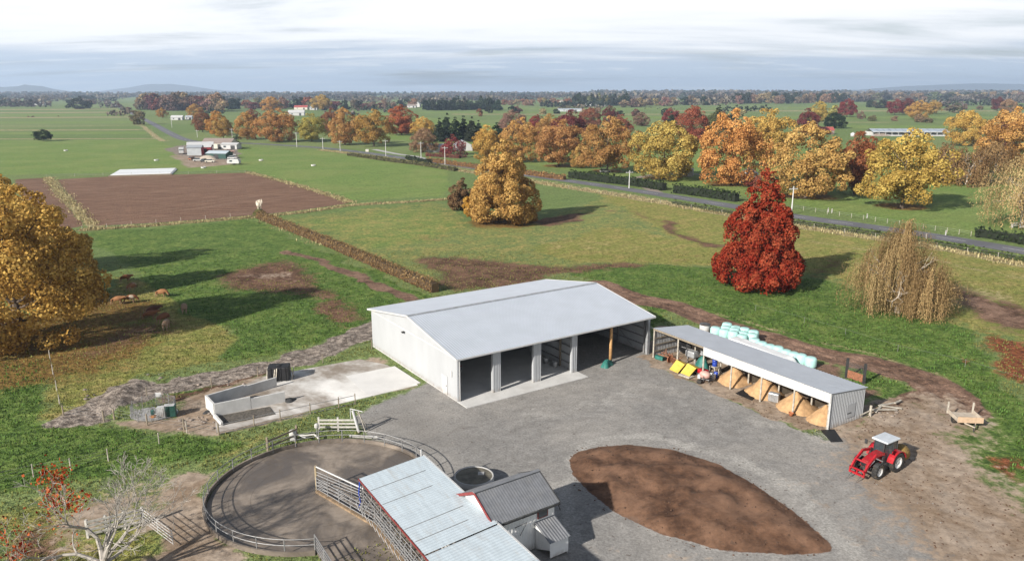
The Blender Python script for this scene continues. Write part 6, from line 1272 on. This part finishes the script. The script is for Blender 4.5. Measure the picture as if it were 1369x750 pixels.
# timber rail fence and metal gate in the front corner
def rail_fence(name, label, p, q, n, rails, m, h=1.3):
    p, q = Vector(g(*p)), Vector(g(*q)); t = thing(name, label, 'fence', (p.x, p.y, 0)); d = q - p
    for i in range(n + 1): c = d * (i / n); MB().box(c.x - 0.08, c.x + 0.08, c.y - 0.08, c.y + 0.08, -0.1, h + 0.1).build('post', M[m], t)
    off = Vector((d.y, -d.x)).normalized() * 0.11
    for z in rails: MB().beam((off.x, off.y, z), (d.x + off.x, d.y + off.y, z), 0.045, 0.17).build('rail', M[m], t)
    return t
rail_fence('timber_fence', 'weathered white timber rail fence under the bare tree', (118, 718), (192, 700), 3, (0.3, 0.62, 0.94, 1.24), 'railwood')
rail_fence('timber_fence', 'short pale timber rail fence beyond the round yard', (427, 576), (478, 576), 2, (0.45, 0.8, 1.15), 'railwood')
rail_fence('timber_fence', 'dark timber rail fence beside the round yard pipework', (358, 604), (397, 587), 1, (0.5, 1.05), 'timber')
p, q = Vector(g(193, 701)), Vector(g(232, 731)); t = thing('metal_gate', 'swung-open galvanised metal gate at the end of the timber fence', 'gate', (p.x, p.y, 0)); d = q - p
for z in (0.25, 0.5, 0.75, 1.0, 1.25): MB().tube((0, 0, z), (d.x, d.y, z), 0.025).build('bar', M['white'], t)
for f in (0, 0.5, 1): MB().tube((d.x*f, d.y*f, 0.2), (d.x*f, d.y*f, 1.27), 0.03).build('stile', M['white'], t)
p, q = Vector(g(1131, 505)), Vector(g(1154.5, 513)); t = thing('loading_panel', 'rusty mesh gate panel between two dark posts behind the sheds', 'gate', (p.x, p.y, 0)); d = q - p
for f in (0, 1): MB().box(d.x*f - 0.12, d.x*f + 0.12, d.y*f - 0.12, d.y*f + 0.12, -0.1, 2.3).build('post', M['dark'], t)
b = MB()
for z in np.linspace(0.15, 1.9, 12): b.tube((0, 0, z), (d.x, d.y, z), 0.015, n=4)
for f in np.linspace(0.05, 0.95, 12): b.tube((d.x*f, d.y*f, 0.1), (d.x*f, d.y*f, 1.95), 0.012, n=4)
b.build('mesh', M['steel'], t); MB().beam((d.x*0.06, d.y*0.06, 0.55), (d.x*0.94, d.y*0.94, 0.55), 0.03, 0.9).build('sheet', M['rust'], t)
x, y = g(1163, 556); t = thing('strainer_post', 'stout timber post at the back corner of the open shed', 'post', (x, y, 0)); MB().tube((0, 0, -0.1), (0, 0, 1.1), 0.12, n=9).build('shaft', M['oldwood'], t); MB().beam((0, 0, 0.6), (-1.2, -0.5, 0.3), 0.08, 0.1).build('brace', M['oldwood'], t)
for i, (px, py, a, L) in enumerate(((1185,541,0.4,2.2),(1175,547,0.9,2.8),(1192,546,-0.3,1.8),(1180,550,0.1,3.0),(1200,540,0.7,1.4))):
    x, y = g(px, py); o = MB().beam((-L/2, 0, 0.08), (L/2, 0, 0.06), 0.22, 0.07).build('plank', M['oldwood']); o.location = (x, y, 0.05 * i); o.rotation_euler = (0, 0.03, a); tag(o, 'weathered loose plank lying in the litter behind the open shed', 'plank', 'loose planks behind the shed')
# pipework at the top of the round yard
x, y = g(392, 588); t = thing('yard_pump', 'white pump drum with pipes at the edge of the round yard', 'pump', (x, y, 0)); t.scale = (0.75,) * 3; MB().lathe([(0.4, 0.55), (0.45, 0.65), (0.45, 1.2), (0.3, 1.3)], 16).build('drum', M['pvc'], t, True); MB().box(-0.3, 0.3, -0.3, 0.3, 0, 0.56).build('plinth', M['concrete'], t)
MB().path([(0.3, 0, 0.7), (1.6, 0.0, 0.6), (2.6, 0.1, 0.7), (3.4, -0.6, 0.35)], 0.11, 9).build('pipe', M['pvc'], t); MB().path([(0.9, -0.1, 0.6), (1.8, -0.5, 0.5)], 0.07).build('pipe', M['galv'], t)
x, y = g(424, 582); t = thing('standpipe', 'short white standpipe by the timber rail fence', 'standpipe', (x, y, 0)); MB().tube((0, 0, 0), (0, 0, 0.9), 0.05).build('riser', M['galv'], t); MB().lathe([(0.12, 0.7), (0.22, 0.85), (0.2, 1.1), (0.1, 1.2)], 10).build('float_cap', M['pvc'], t)
x, y = g(480, 578); t = thing('leaning_pipe_stack', 'white drain pipe and timber props leaning on the yard gate post', 'pipe stack', (x, y, 0)); MB().tube((0, 0, 0), (-0.55, 0.3, 2.1), 0.13, n=10).build('pipe', M['white'], t)
MB().beam((0.9, 0.5, 0), (-0.2, 0.4, 1.9), 0.12, 0.06).beam((0.6, 0.1, 0), (0.0, 0.3, 2.0), 0.1, 0.06).build('prop', M['oldwood'], t); MB().path([(-0.9, 0.9, 1.0), (-0.9, 0.9, 2.0), (0.4, 0.2, 2.0)], 0.04).build('gate_pipe', M['white'], t)
p, q = g(468, 586), g(505, 588); o = MB().tube((*p, 0.25), (*q, 0.25), 0.14, n=10).build('drain_pipe', M['pvc']); tag(o, 'white drain pipe lying along the outside of the yard rail', 'pipe')
o = lump('manure_clod', 'dark lump of manure by the bunker end wall', 'clod', M['dark'], 0.45, 0.35, 0.25, 9, 0.4); o.location = (*g(277, 551), 0)
rs = random.Random(2)
stone = [MB().lathe([(0.1, 0), (0.3, 0.08), (0.26, 0.2), (0.1, 0.28)], 7).build('rock', M['rubble'], None) for _ in range(1)][0]
k = 0
for _ in range(90):
    px, py = rs.choice(((rs.uniform(112,190), rs.uniform(520,560)), (rs.uniform(190,330), rs.uniform(498,530)), (rs.uniform(1160,1210), rs.uniform(535,560)), (rs.uniform(240,290), rs.uniform(545,575))))
    o = stone if k == 0 else stone.copy()
    if k: col.objects.link(o)
    k += 1; x, y = g(px, py); o.location = (x, y, -0.03); s = rs.uniform(0.25, 0.8); o.scale = (s, s * rs.uniform(0.7, 1.2), s * rs.uniform(0.6, 1)); o.rotation_euler = (0, 0, rs.uniform(0, 6)); tag(o, 'grey-brown rock lying in the rubble around the tracks', 'rock', 'rocks along the rubble tracks')

# ------------------------------------------------------------------ power poles
def pole(px, py, label, top=None, arm=True, h=9.0):
    x, y = g(px, py); h = h if top is None else (py - top) / pxm(py) * 0.99; t = thing('power_pole', label, 'power pole', (x, y, 0), R(20)); MB().tube((0, 0, -0.2), (0, 0, h), 0.18, 0.12, 8).build('mast', M['palewall'], t)
    if arm:
        MB().box(-1.3, 1.3, -0.07, 0.07, h - 0.75, h - 0.6).build('crossarm', M['palewall'], t)
        for k in (-1.1, -0.4, 0.4, 1.1): MB().tube((k, 0, h - 0.6), (k, 0, h - 0.38), 0.05).build('insulator', M['white'], t)
for a in ((841,252,'power pole by the driveway with the dark hedge behind',228), (1058,287,'power pole right behind the red conifer',249), (595,223,'power pole on the road edge by the white house',196), (563,211,'power pole beside the pinkish brown tree',190), (516,209,'power pole at the driveway entrance',187), (432,201,'power pole past the yellow-green tree',184), (397,197,'power pole beside the broad orange tree',177), (311,189,'power pole behind the farm compound',172), (230,171,'small power pole on the far road',158), (264,184,'leaning pole at the road bend',174), (455,203,'power pole by the amber twin tree',188)): pole(*a)

# ------------------------------------------------------------------ buildings beyond
def building(name, label, px, py, w, d, h, rh, rz, wm, rm, wins=2, door=True, group=None, dd=0.0, cat='building', ov=0.3):
    """gabled building: w along its local x, ridge along x, front towards -y"""
    x, y = g(px, py); t = thing(name, label, cat, (x, y, 0), R(rz), group); b = MB()
    b.box(-w/2, w/2, 0, d, 0, h); b.build('wall', M[wm], t)
    for xx in (-w/2, w/2): MB().xprism([(0, h), (d, h), (d/2, h + rh)], xx - 0.05, xx + 0.05).build('gable', M[wm], t)
    rb = MB(); k = rh / (d / 2)
    for s in (0, 1):
        y0 = -ov if s == 0 else d + ov; rb.raw([(-w/2 - ov, y0, h - ov*k + 0.06), (w/2 + ov, y0, h - ov*k + 0.06), (w/2 + ov, d/2, h + rh + 0.06), (-w/2 - ov, d/2, h + rh + 0.06), (-w/2 - ov, y0, h - ov*k), (w/2 + ov, y0, h - ov*k), (w/2 + ov, d/2, h + rh), (-w/2 - ov, d/2, h + rh)],
               [(0,1,2,3) if s == 0 else (3,2,1,0), (4,7,6,5) if s == 0 else (5,6,7,4), (0,4,5,1), (1,5,6,2), (0,3,7,4)])
    rb.build('roof', M[rm], t)
    n = wins + (1 if door else 0)
    for i in range(n):
        cx = -w/2 + w * (i + 0.5) / n
        if door and i == n // 2: MB().box(cx - min(1.2, w*0.18), cx + min(1.2, w*0.18), -0.06, 0.0, 0.02, h * 0.8).build('door', M['dark'], t)
        else: f = MB().box(cx - 0.8, cx + 0.8, -0.05, 0.0, h*0.35, h*0.8).build('window', M['white'], t); MB().box(cx - 0.68, cx + 0.68, -0.08, -0.051, h*0.40, h*0.75).build('pane', M['glass'], f)
    return t
building('house', 'white gabled house with dark window pair behind the crimson shrub', 630, 201, 11, 9, 3.0, 2.2, 100, 'white', 'greyroof', 2, False, cat='house'); 
hs_ = building('house', 'low white car port with grey roof beside the pinkish brown tree', 585, 204, 10, 7, 2.6, 1.6, 12, 'white', 'greyroof', 1, True, cat='house')
building('garden_hut', 'small black-roofed white hut beside the tall golden tree', 926, 236, 4.2, 4.5, 2.6, 1.5, 70, 'white', 'hut_roof', 0, True, cat='hut')
building('garden_hut', 'black roofed white shed under the golden trees', 1012, 243, 6, 6, 2.8, 1.8, 70, 'white', 'hut_roof', 0, True, cat='hut')
building('red_roof_shed', 'red roofed brown farm shed by the dark round evergreen', 1101, 180, 15, 9, 3, 2.2, -4, 'brownroof', 'redroof', 1, True, cat='shed')
for a in (('white cottage with pale roof beside the far amber tree', 236, 161, 12, 7, 3, 2, 5, 'white', 'white'), ('second white cottage nearer the road bend', 252, 160.5, 7, 6, 3, 1.6, 5, 'white', 'greyroof'), ('white far barn with dark opening beyond the broad orange tree', 396, 155, 20, 12, 4, 3, 8, 'white', 'white'),
          ('white farmhouse left of the straight pine belt', 550, 144.5, 16, 12, 4, 3, 3, 'white', 'brownroof'), ('white gable house touching the pine belt', 562, 143.5, 10, 10, 6, 4, 80, 'white', 'white'), ('long low white dairy shed near the broken pine belt', 792, 142.5, 28, 12, 4, 2, 2, 'white', 'white'), ('pale grey glasshouse in the far paddock', 762, 149.5, 36, 16, 3.5, 1, 1, 'greywall', 'panelglass'),
          ('tiny white shed beside a far white one', 805, 142.5, 14, 10, 4, 2, 2, 'white', 'greyroof'), ('pink roofed far barn among the russet belt', 402, 147, 22, 12, 4, 3, 2, 'cream', 'redroof'), ('tiny white far house beyond the hedgerow', 1081, 133.5, 36, 18, 6, 4, 2, 'white', 'white'), ('tiny far white house over the left belt', 269, 133, 28, 16, 6, 3, 2, 'white', 'white'), ('tiny far white shed over the belt', 296, 134, 22, 14, 5, 3, 2, 'white', 'greyroof'), ('far white shed across the left paddocks', 52, 141, 20, 12, 4, 2, 3, 'white', 'greyroof'), ('tiny cream house between pine belts', 748, 138, 24, 14, 5, 3, 2, 'cream', 'brownroof'), ('tiny white house amid the far paddock trees', 419, 147.5, 12, 9, 4, 2, 2, 'white', 'greyroof')):
    building('far_building', a[0], *a[1:], 1, True, 'far farm buildings')
# long glazed barn
x, y = g(1218, 182.5); lb_ = thing('glazed_barn', 'long low barn with rows of grey translucent roof panels', 'barn', (x, y, 0), R(-3)); LBL = 53.0
MB().box(-LBL/2, LBL/2, 9, 14, 0, 2.8).build('back_wall', M['palewall'], lb_); MB().box(-LBL/2, LBL/2, 0.2, 0.5, 0, 1.0).build('low_wall', M['concrete'], lb_)
for i in range(12):
    x0 = -LBL/2 + i * LBL / 12; x1 = x0 + LBL / 12 - 0.25
    MB().raw([(x0, 0, 3.0), (x1, 0, 3.0), (x1, 7, 5.0), (x0, 7, 5.0), (x0, 0, 2.9), (x1, 0, 2.9), (x1, 7, 4.9), (x0, 7, 4.9)], [(0,1,2,3), (7,6,5,4), (0,4,5,1), (1,5,6,2), (2,6,7,3), (3,7,4,0)]).build('roof_panel', M['panelglass'], lb_)
    MB().raw([(x0, 7.02, 5.0), (x1, 7.02, 5.0), (x1, 14, 3.0), (x0, 14, 3.0)], [(0,1,2,3)]).build('roof_panel', M['white'], lb_); MB().box(x0, x0 + 0.25, 0.1, 0.35, 0, 3.0).build('post', M['white'], lb_)
MB().box(-LBL/2, LBL/2, -0.1, 0.05, 2.75, 3.1).build('eave_beam', M['white'], lb_)
x, y = g(1178, 182); o = lump('tyre_heap', 'dark heap of tyres at the end of the glazed barn', 'heap', M['rubble'], 8, 5, 2.5, 4, 0.3); o.location = (x, y, 0)
x, y = g(1140, 183); t = thing('silo_tank', 'small white round tank in front of the glazed barn', 'tank', (x, y, 0)); MB().lathe([(1.6, 0), (1.6, 2.2), (0.4, 2.8)], 16).build('shell', M['white'], t, True); MB().lathe([(0.4, 2.8), (0.4, 3.0)], 10).build('lid', M['greyroof'], t)
# covered silage stack by the ploughed field
A_, B_ = Vector(g(146, 236.5)), Vector(g(229, 234)); d_ = (B_ - A_); t = thing('covered_stack', 'long low silage stack under white plastic at the ploughed field edge', 'silage stack', (A_.x, A_.y, 0), math.atan2(d_.y, d_.x)); Ls = d_.length; Dp = g(188, 227)[1] - g(188, 235)[1]
MB().raw([(0, 0, 0), (Ls, 0, 0), (Ls, Dp, 0), (0, Dp, 0), (0.4, 0.7, 0.6), (Ls - 0.4, 0.7, 0.6), (Ls - 0.4, Dp - 0.7, 0.6), (0.4, Dp - 0.7, 0.6)], [(0,1,5,4), (1,2,6,5), (2,3,7,6), (3,0,4,7), (4,5,6,7)]).build('plastic_cover', M['whitefilm'], t)
MB().beam((-0.2, -0.2, 0.25), (Ls + 0.2, -0.2, 0.25), 0.3, 0.5).build('timber_edge', M['timber'], t)
# farm compound by the road bend
building('farm_house', 'long house with brown-grey roof at the back of the far compound', 289, 199, 17, 9, 3, 2.4, -8, 'cream', 'brownroof', 3, True, cat='house')
building('compound_shed', 'white roofed long shed between house and grey shed of the compound', 268, 201, 13, 6, 2.9, 1.3, 18, 'white', 'white', 1, True, cat='shed')
sh = building('compound_shed', 'tall grey shed with a deep red end wall in the compound', 260, 208, 6.6, 7, 3.8, 1.0, 12, 'greywall', 'greyroof', 0, False, cat='shed'); MB().box(3.36, 3.5, 0.1, 6.9, 0, 3.7).build('red_end', M['redwall'], sh)
building('compound_shed', 'red walled shed joined behind the tall grey one', 274, 206, 6, 6, 3.4, 1.2, 12, 'redwall', 'white', 0, True, cat='shed')
building('compound_shed', 'low pale blue roofed shed with dark green end in the compound', 289, 212.5, 10, 6.5, 2.5, 1.0, -10, 'darkgreen', 'milk_roof', 0, True, cat='shed')
building('compound_shed', 'flat white annex at the right of the compound house', 306, 200, 9, 6, 2.6, 0.8, -6, 'white', 'white', 1, True, cat='shed')
def vehicle(px, py, rz, m, label, kind='car', group='vehicles in the compound'):
    x, y = g(px, py); t = thing('parked_' + ('truck' if kind == 'truck' else kind), label, kind, (x, y, 0), R(rz), group)
    if kind == 'car': MB().yprism([(-2.1, 0.35), (2.1, 0.35), (2.15, 0.8), (1.1, 0.95), (-2.1, 0.98)], -0.85, 0.85).build('body', M[m], t); MB().yprism([(-1.9, 0.95), (1.0, 0.95), (0.45, 1.5), (-1.5, 1.5)], -0.75, 0.75).build('cabin', M['glass'], t); MB().box(-1.45, 0.4, -0.72, 0.72, 1.5, 1.55).build('roof', M[m], t); wx = (-1.3, 1.35); wr = 0.33
    elif kind == 'truck': MB().box(-3.6, 1.4, -1.2, 1.2, 1.0, 3.2).build('box_body', M[m], t, bevel=0.05); MB().yprism([(1.6, 0.6), (3.4, 0.6), (3.4, 1.7), (3.0, 2.6), (1.6, 2.6)], -1.1, 1.1).build('cab', M[m], t); MB().box(3.05, 3.3, -1.0, 1.0, 1.75, 2.4).build('windscreen', M['glass'], t); MB().box(-3.6, 3.2, -0.5, 0.5, 0.6, 0.98).build('chassis', M['dark'], t); wx = (-2.3, 2.4); wr = 0.5
    else: MB().yprism([(-2.6, 0.6), (2.6, 0.6), (2.75, 1.4), (2.3, 2.4), (-2.4, 2.4), (-2.75, 1.3)], -1.05, 1.05).build('shell', M[m], t, bevel=0.1); MB().box(-1.5, -0.3, -1.08, -1.052, 1.35, 2.0).build('window', M['glass'], t); MB().beam((2.6, 0, 0.55), (3.7, 0, 0.5), 0.12, 0.1).build('drawbar', M['steel'], t); wx = (0.0,); wr = 0.35
    for xx in wx:
        for s in (1, -1): MB().lathe([(0.1, -0.12), (wr, -0.12), (wr, 0.12), (0.1, 0.12)], 12, (xx, s * 0.8, wr), 'y').build('wheel', M['rubber'], t)
vehicle(243, 206, -70, 'white', 'white box truck at the compound entrance', 'truck'); vehicle(313, 220.5, -5, 'white', 'white caravan by the compound fence', 'caravan'); vehicle(265, 216, 10, 'white', 'white car before the tall grey shed', 'car'); vehicle(274, 217, 80, 'dark', 'dark car among the compound clutter', 'car'); vehicle(281, 217.5, 0, 'cream', 'cream car in front of the low blue-roofed shed', 'car'); vehicle(309, 209, 15, 'white', 'white van-like car at the compound edge', 'car'); vehicle(308, 204, 10, 'pink', 'orange tinted car right of the compound house', 'car'); vehicle(258, 214, 70, 'rust', 'rust red car beside the tall grey shed', 'car'); vehicle(311, 213, 0, 'white', 'white ute parked behind the caravan', 'car')
x, y = g(278, 213); o = lump('sand_heap', 'tan heap of sand in the middle of the compound', 'heap', M['tanply'], 5, 3.5, 1.8, 14, 0.3); o.location = (x, y, 0)
tree(317, 192, 10, 11, 'shrub', DARK, 'dark small shrub at the corner of the compound', None, 'garden_shrub', 'shrub')
for px, py in ((88,202),(209,215),(349,215),(419,222),(272,225)):
    x, y = g(px, py); t = thing('water_trough', 'small pale concrete trough out in the green paddocks', 'trough', (x, y, 0), px, 'paddock water troughs'); MB().lathe([(0.95, 0), (1.0, 0.55), (0.85, 0.55), (0.8, 0.3)], 16).build('basin', M['palewall'], t); MB().lathe([(0.02, 0.42), (0.82, 0.42)], 16).build('water', M['glass'], t)
x, y = g(1357, 304); t = thing('garden_bench', 'pale timber bench on the lawn beside the half-bare willow', 'bench', (x, y, 0), 0.2)
for zz_ in (0.45, 0.75, 1.0): MB().box(-1.2, 1.2, -0.05 if zz_ > 0.5 else -0.5, 0.02 if zz_ > 0.5 else -0.1, zz_, zz_ + 0.14).build('slat', M['railwood'], t)
for xx in (-1.05, 1.05): MB().box(xx - 0.06, xx + 0.06, -0.5, 0.05, 0, 1.1).build('leg', M['railwood'], t)
vehicle(809, 231, 20, 'white', 'white car half hidden behind the dark hedge', 'car', None); vehicle(856, 164, 0, 'white', 'white caravan out by the small pinkish tree', 'caravan', None)
x, y = g(491, 203); t = thing('letterbox', 'cream stone letterbox pillar at the driveway mouth', 'letterbox', (x, y, 0)); MB().box(-0.8, 0.8, -0.4, 0.4, 0, 1.2).build('pillar', M['cream'], t); MB().box(-0.5, 0.5, -0.5, -0.4, 0.7, 1.0).build('box', M['greywall'], t)

# ------------------------------------------------------------------ hills and haze
def hill(label, x0, x1, y, prof, seed, c):
    n = 90; rnd = np.random.default_rng(seed); b = MB(); vs = []
    for i in range(n + 1):
        t = i / n; h = np.interp(t, [p[0] for p in prof], [p[1] for p in prof]); h = max(0.5, 0.85 * h * (1 + 0.10 * (float(fbm(np.array([[t * 14 + seed, 0.0]]), 1.0)[0]) - 0.5)))
        x = x0 + (x1 - x0) * t; vs += [(x, y - 500, -1), (x, y - 220, h * 0.55), (x, y, h), (x, y + 500, -1)]
    b.raw(vs, [(i*4+k, (i+1)*4+k, (i+1)*4+k+1, i*4+k+1) for i in range(n) for k in range(3)]); tag(b.build('hills', mat('hill_bush', c, 1.0, var=0.2, scale=0.004), None, True), label, kind='structure')
Yh = 9500
hx_ = lambda px: (px - 684.5) / (FPX * CP + 253 * SP) * Yh
hh_ = lambda d: d / FPX * Yh
hill('low blue craggy range on the horizon beyond the left paddocks', hx_(-80), hx_(95), Yh, [(0, 70), (0.3, 82), (0.5, 88), (0.60, 98), (0.655, 122), (0.68, 112), (0.72, 104), (0.78, 100), (0.85, 68), (1, 20)], 1, (0.05, 0.06, 0.05))
Yh = 12500
hill('faint flat-topped mountain on the horizon above the far road', hx_(130), hx_(330), Yh, [(0, 20), (0.2, 90), (0.33, 150), (0.5, 158), (0.62, 120), (0.8, 50), (1, 10)], 2, (0.06, 0.07, 0.07))
hill('faint long mountain on the horizon beyond the right trees', hx_(1090), hx_(1500), Yh, [(0, 10), (0.15, 60), (0.3, 120), (0.5, 165), (0.75, 150), (1, 80)], 3, (0.06, 0.07, 0.07))
hz_m = bpy.data.materials.new('haze'); hz_m.use_nodes = True; N = NT(hz_m.node_tree); N.n.clear()
pv = N.add('ShaderNodeVolumePrincipled', {'Color': (0.62, 0.78, 1.0, 1), 'Density': 0.00012, 'Anisotropy': 0.2}); N.l.new(pv.outputs[0], N.add('ShaderNodeOutputMaterial').inputs['Volume'])
hz = MB().box(-14500, 14500, -450, 14800, -1.5, 240).build('haze', hz_m); tag(hz, 'thin pale blue haze over the whole plain', kind='stuff')

# ------------------------------------------------------------------ rough grass: standing tufts where nobody could count them
def tufts(name, label, P, size, c, seed, n_blade=3, spread=0.18, asp=0.35):
    rng = np.random.default_rng(seed); n = len(P); k = n_blade; C = np.repeat(np.column_stack([P, np.zeros(n)]), k, 0); s = size * (0.5 + rng.random(n * k)); C[:, :2] += rng.normal(0, spread, (n * k, 2)); C[:, 2] = s * 0.32
    th = rng.random(n * k) * 6.28; d = np.stack([np.cos(th), np.sin(th), 0.25 * np.ones(n * k)], 1)
    me = np_quads(name, cards(C, d, s, rng, asp, 0.25, vert=np.cross(d, np.array([0, 0, 1.0]))), {'lv': rng.random(n * k)}); me.materials.append(M['leaf']); o = link(name, me); o.color = (*c, 1); tag(o, label, kind='stuff')
rng = np.random.default_rng(77)
def along(pts, n, w):
    L = spline([g(*p) for p in pts], 1.0); i = rng.integers(0, len(L) - 1, n); return L[i] + (L[i + 1] - L[i]) * rng.random((n, 1)) + rng.normal(0, w, (n, 2))
ST = np.concatenate([along(VERGE, 5200, 1.3), along([(110,308),(200,302),(300,294),(400,285),(470,275),(540,271),(598,267)], 1500, 0.7), along([(64,238),(90,268),(122,300),(128,306)], 900, 1.0), along([(332,231),(400,249),(470,271)], 900, 0.8),
    along([(150,143),(170,155),(190,168),(208,183),(218,189)], 500, 2.0), along([(350,296),(430,328)], 60, 0.9)])
tufts('dry_grass', 'pale dry rough grass along verges and fence lines', ST, 0.5, (0.34, 0.28, 0.15), 3, 3, 0.35)
Q = np.column_stack([rng.uniform(-75, 110, 150000), rng.uniform(38, 150, 150000)]); A = masks(Q); dens = rng.random(len(Q)) < np.clip(140 / np.hypot(Q[:, 0], Q[:, 1]) - 0.75, 0.12, 1)
bare = np.maximum.reduce([A['gravel'], A['tan'], A['mud'], A['rubbly'], A['plough']]) > 0.36
inb = np.abs(Q[:, 0] / Q[:, 1]) < 0.85
busy = np.zeros(len(Q), bool)
for poly in ([(-28.2, 65.5), (-9, 78), (-14.5, 85.5), (-18.1, 87.2), (-28.5, 81.5), (-32, 74.5)],):
    busy |= poly_sd(Q, np.array(poly)) > 0
busy |= np.hypot(Q[:, 0] - CY.x, Q[:, 1] - CY.y) < RY + 0.5
c_, s_ = math.cos(0.588), math.sin(0.588); qx = (Q[:, 0] + 5.563) * c_ + (Q[:, 1] - 73.376) * s_; qy = -(Q[:, 0] + 5.563) * s_ + (Q[:, 1] - 73.376) * c_; busy |= (qx > -0.5) & (qx < SL + 0.5) & (qy > -2.5) & (qy < SD + 0.5)
ok = dens & ~bare & inb & ~busy
lush = ok & (A['lush'] > 0.55) & (A['soil'] < 0.5)
tufts('meadow_grass', 'lush dark green grass tufts in the near paddocks', Q[lush][:26000], 0.22, (0.082, 0.140, 0.030), 4, 2, 0.15, 0.45)
oth = ok & ~lush
tufts('meadow_grass', 'yellowing olive grass tufts in the near paddocks', Q[oth][:20000], 0.20, (0.165, 0.165, 0.050), 5, 2, 0.15, 0.45)

# soil clods on the bare island and stones spilt along its edge
def lumps(name, label, P, size, m, seed, zoff=0.0, parent=None):
    rng = np.random.default_rng(seed); n = len(P); s = size * (0.4 + rng.random(n) ** 2 * 1.4); o = np.array([[1, 0, 0], [0, 1, 0], [-1, 0, 0], [0, -1, 0], [0, 0, 0.8], [0, 0, -0.5]]); a = rng.random(n) * 6.28
    rot = np.stack([np.stack([np.cos(a), -np.sin(a), 0 * a], 1), np.stack([np.sin(a), np.cos(a), 0 * a], 1), np.stack([0 * a, 0 * a, 1 + 0 * a], 1)], 1)
    V = np.einsum('nij,kj->nki', rot, o) * (s[:, None, None] * (0.7 + 0.6 * rng.random((n, 6, 1)))) + np.column_stack([P, np.full(n, zoff)])[:, None, :]
    F = np.array([(0, 1, 4), (1, 2, 4), (2, 3, 4), (3, 0, 4), (1, 0, 5), (2, 1, 5), (3, 2, 5), (0, 3, 5)]); F = (F[None] + (np.arange(n) * 6)[:, None, None]).reshape(-1, 3)
    me = bpy.data.meshes.new(name); me.from_pydata(V.reshape(-1, 3).tolist(), [], F.tolist()); me.update(); tag(link(name, me, m, parent), label, kind='stuff')
I = gpoly(ISLE); lo_, hi_ = I.min(0), I.max(0); C = rng.uniform(lo_, hi_, (9000, 2)); sd = poly_sd(C, I)
near_edge = (np.abs(sd) < 0.6) & (rng.random(len(C)) < 0.16); inside = (sd > 0.4) & (rng.random(len(C)) < 0.10)
from mathutils.bvhtree import BVHTree
isl_o = bpy.data.objects['soil_island']; dg = bpy.context.evaluated_depsgraph_get(); bv = BVHTree.FromObject(isl_o, dg)
sel = C[near_edge | inside]; keep = []; zs = []
for p in sel:
    h = bv.ray_cast(Vector((p[0], p[1], 5)), Vector((0, 0, -1))); zs.append(h[0].z if h[0] is not None else -0.01)
rngz = np.array(zs)
for lo, hi in ((-1, 0.1), (0.1, 0.2), (0.2, 0.3), (0.3, 0.45), (0.45, 2)):
    q = sel[(rngz >= lo) & (rngz < hi)]
    if len(q): lumps('soil_clods', 'small brown soil clods scattered on the bare island', q, 0.06, M['clod'], 5, max(0.0, min((lo + hi) / 2, 0.5)))
Y_ = gpoly(YARD); lo_, hi_ = Y_.min(0), np.minimum(Y_.max(0), [45, 92]); C = rng.uniform([-14, 40], [45, 92], (5000, 2)); A = masks(C); C = C[(A['gravel'] > 0.6) & (poly_sd(C, I) < -0.5)]
lumps('loose_stones', 'loose stones and dark crumbs scattered over the gravel yard', C[:1500], 0.05, M['stone'], 6)
C = rng.uniform([20, 40], [58, 75], (5000, 2)); A = masks(C); C = C[(A['tan'] > 0.6)]
lumps('loose_stones', 'loose dark crumbs scattered over the bare tan earth', C[:1300], 0.055, M['clod'], 7)
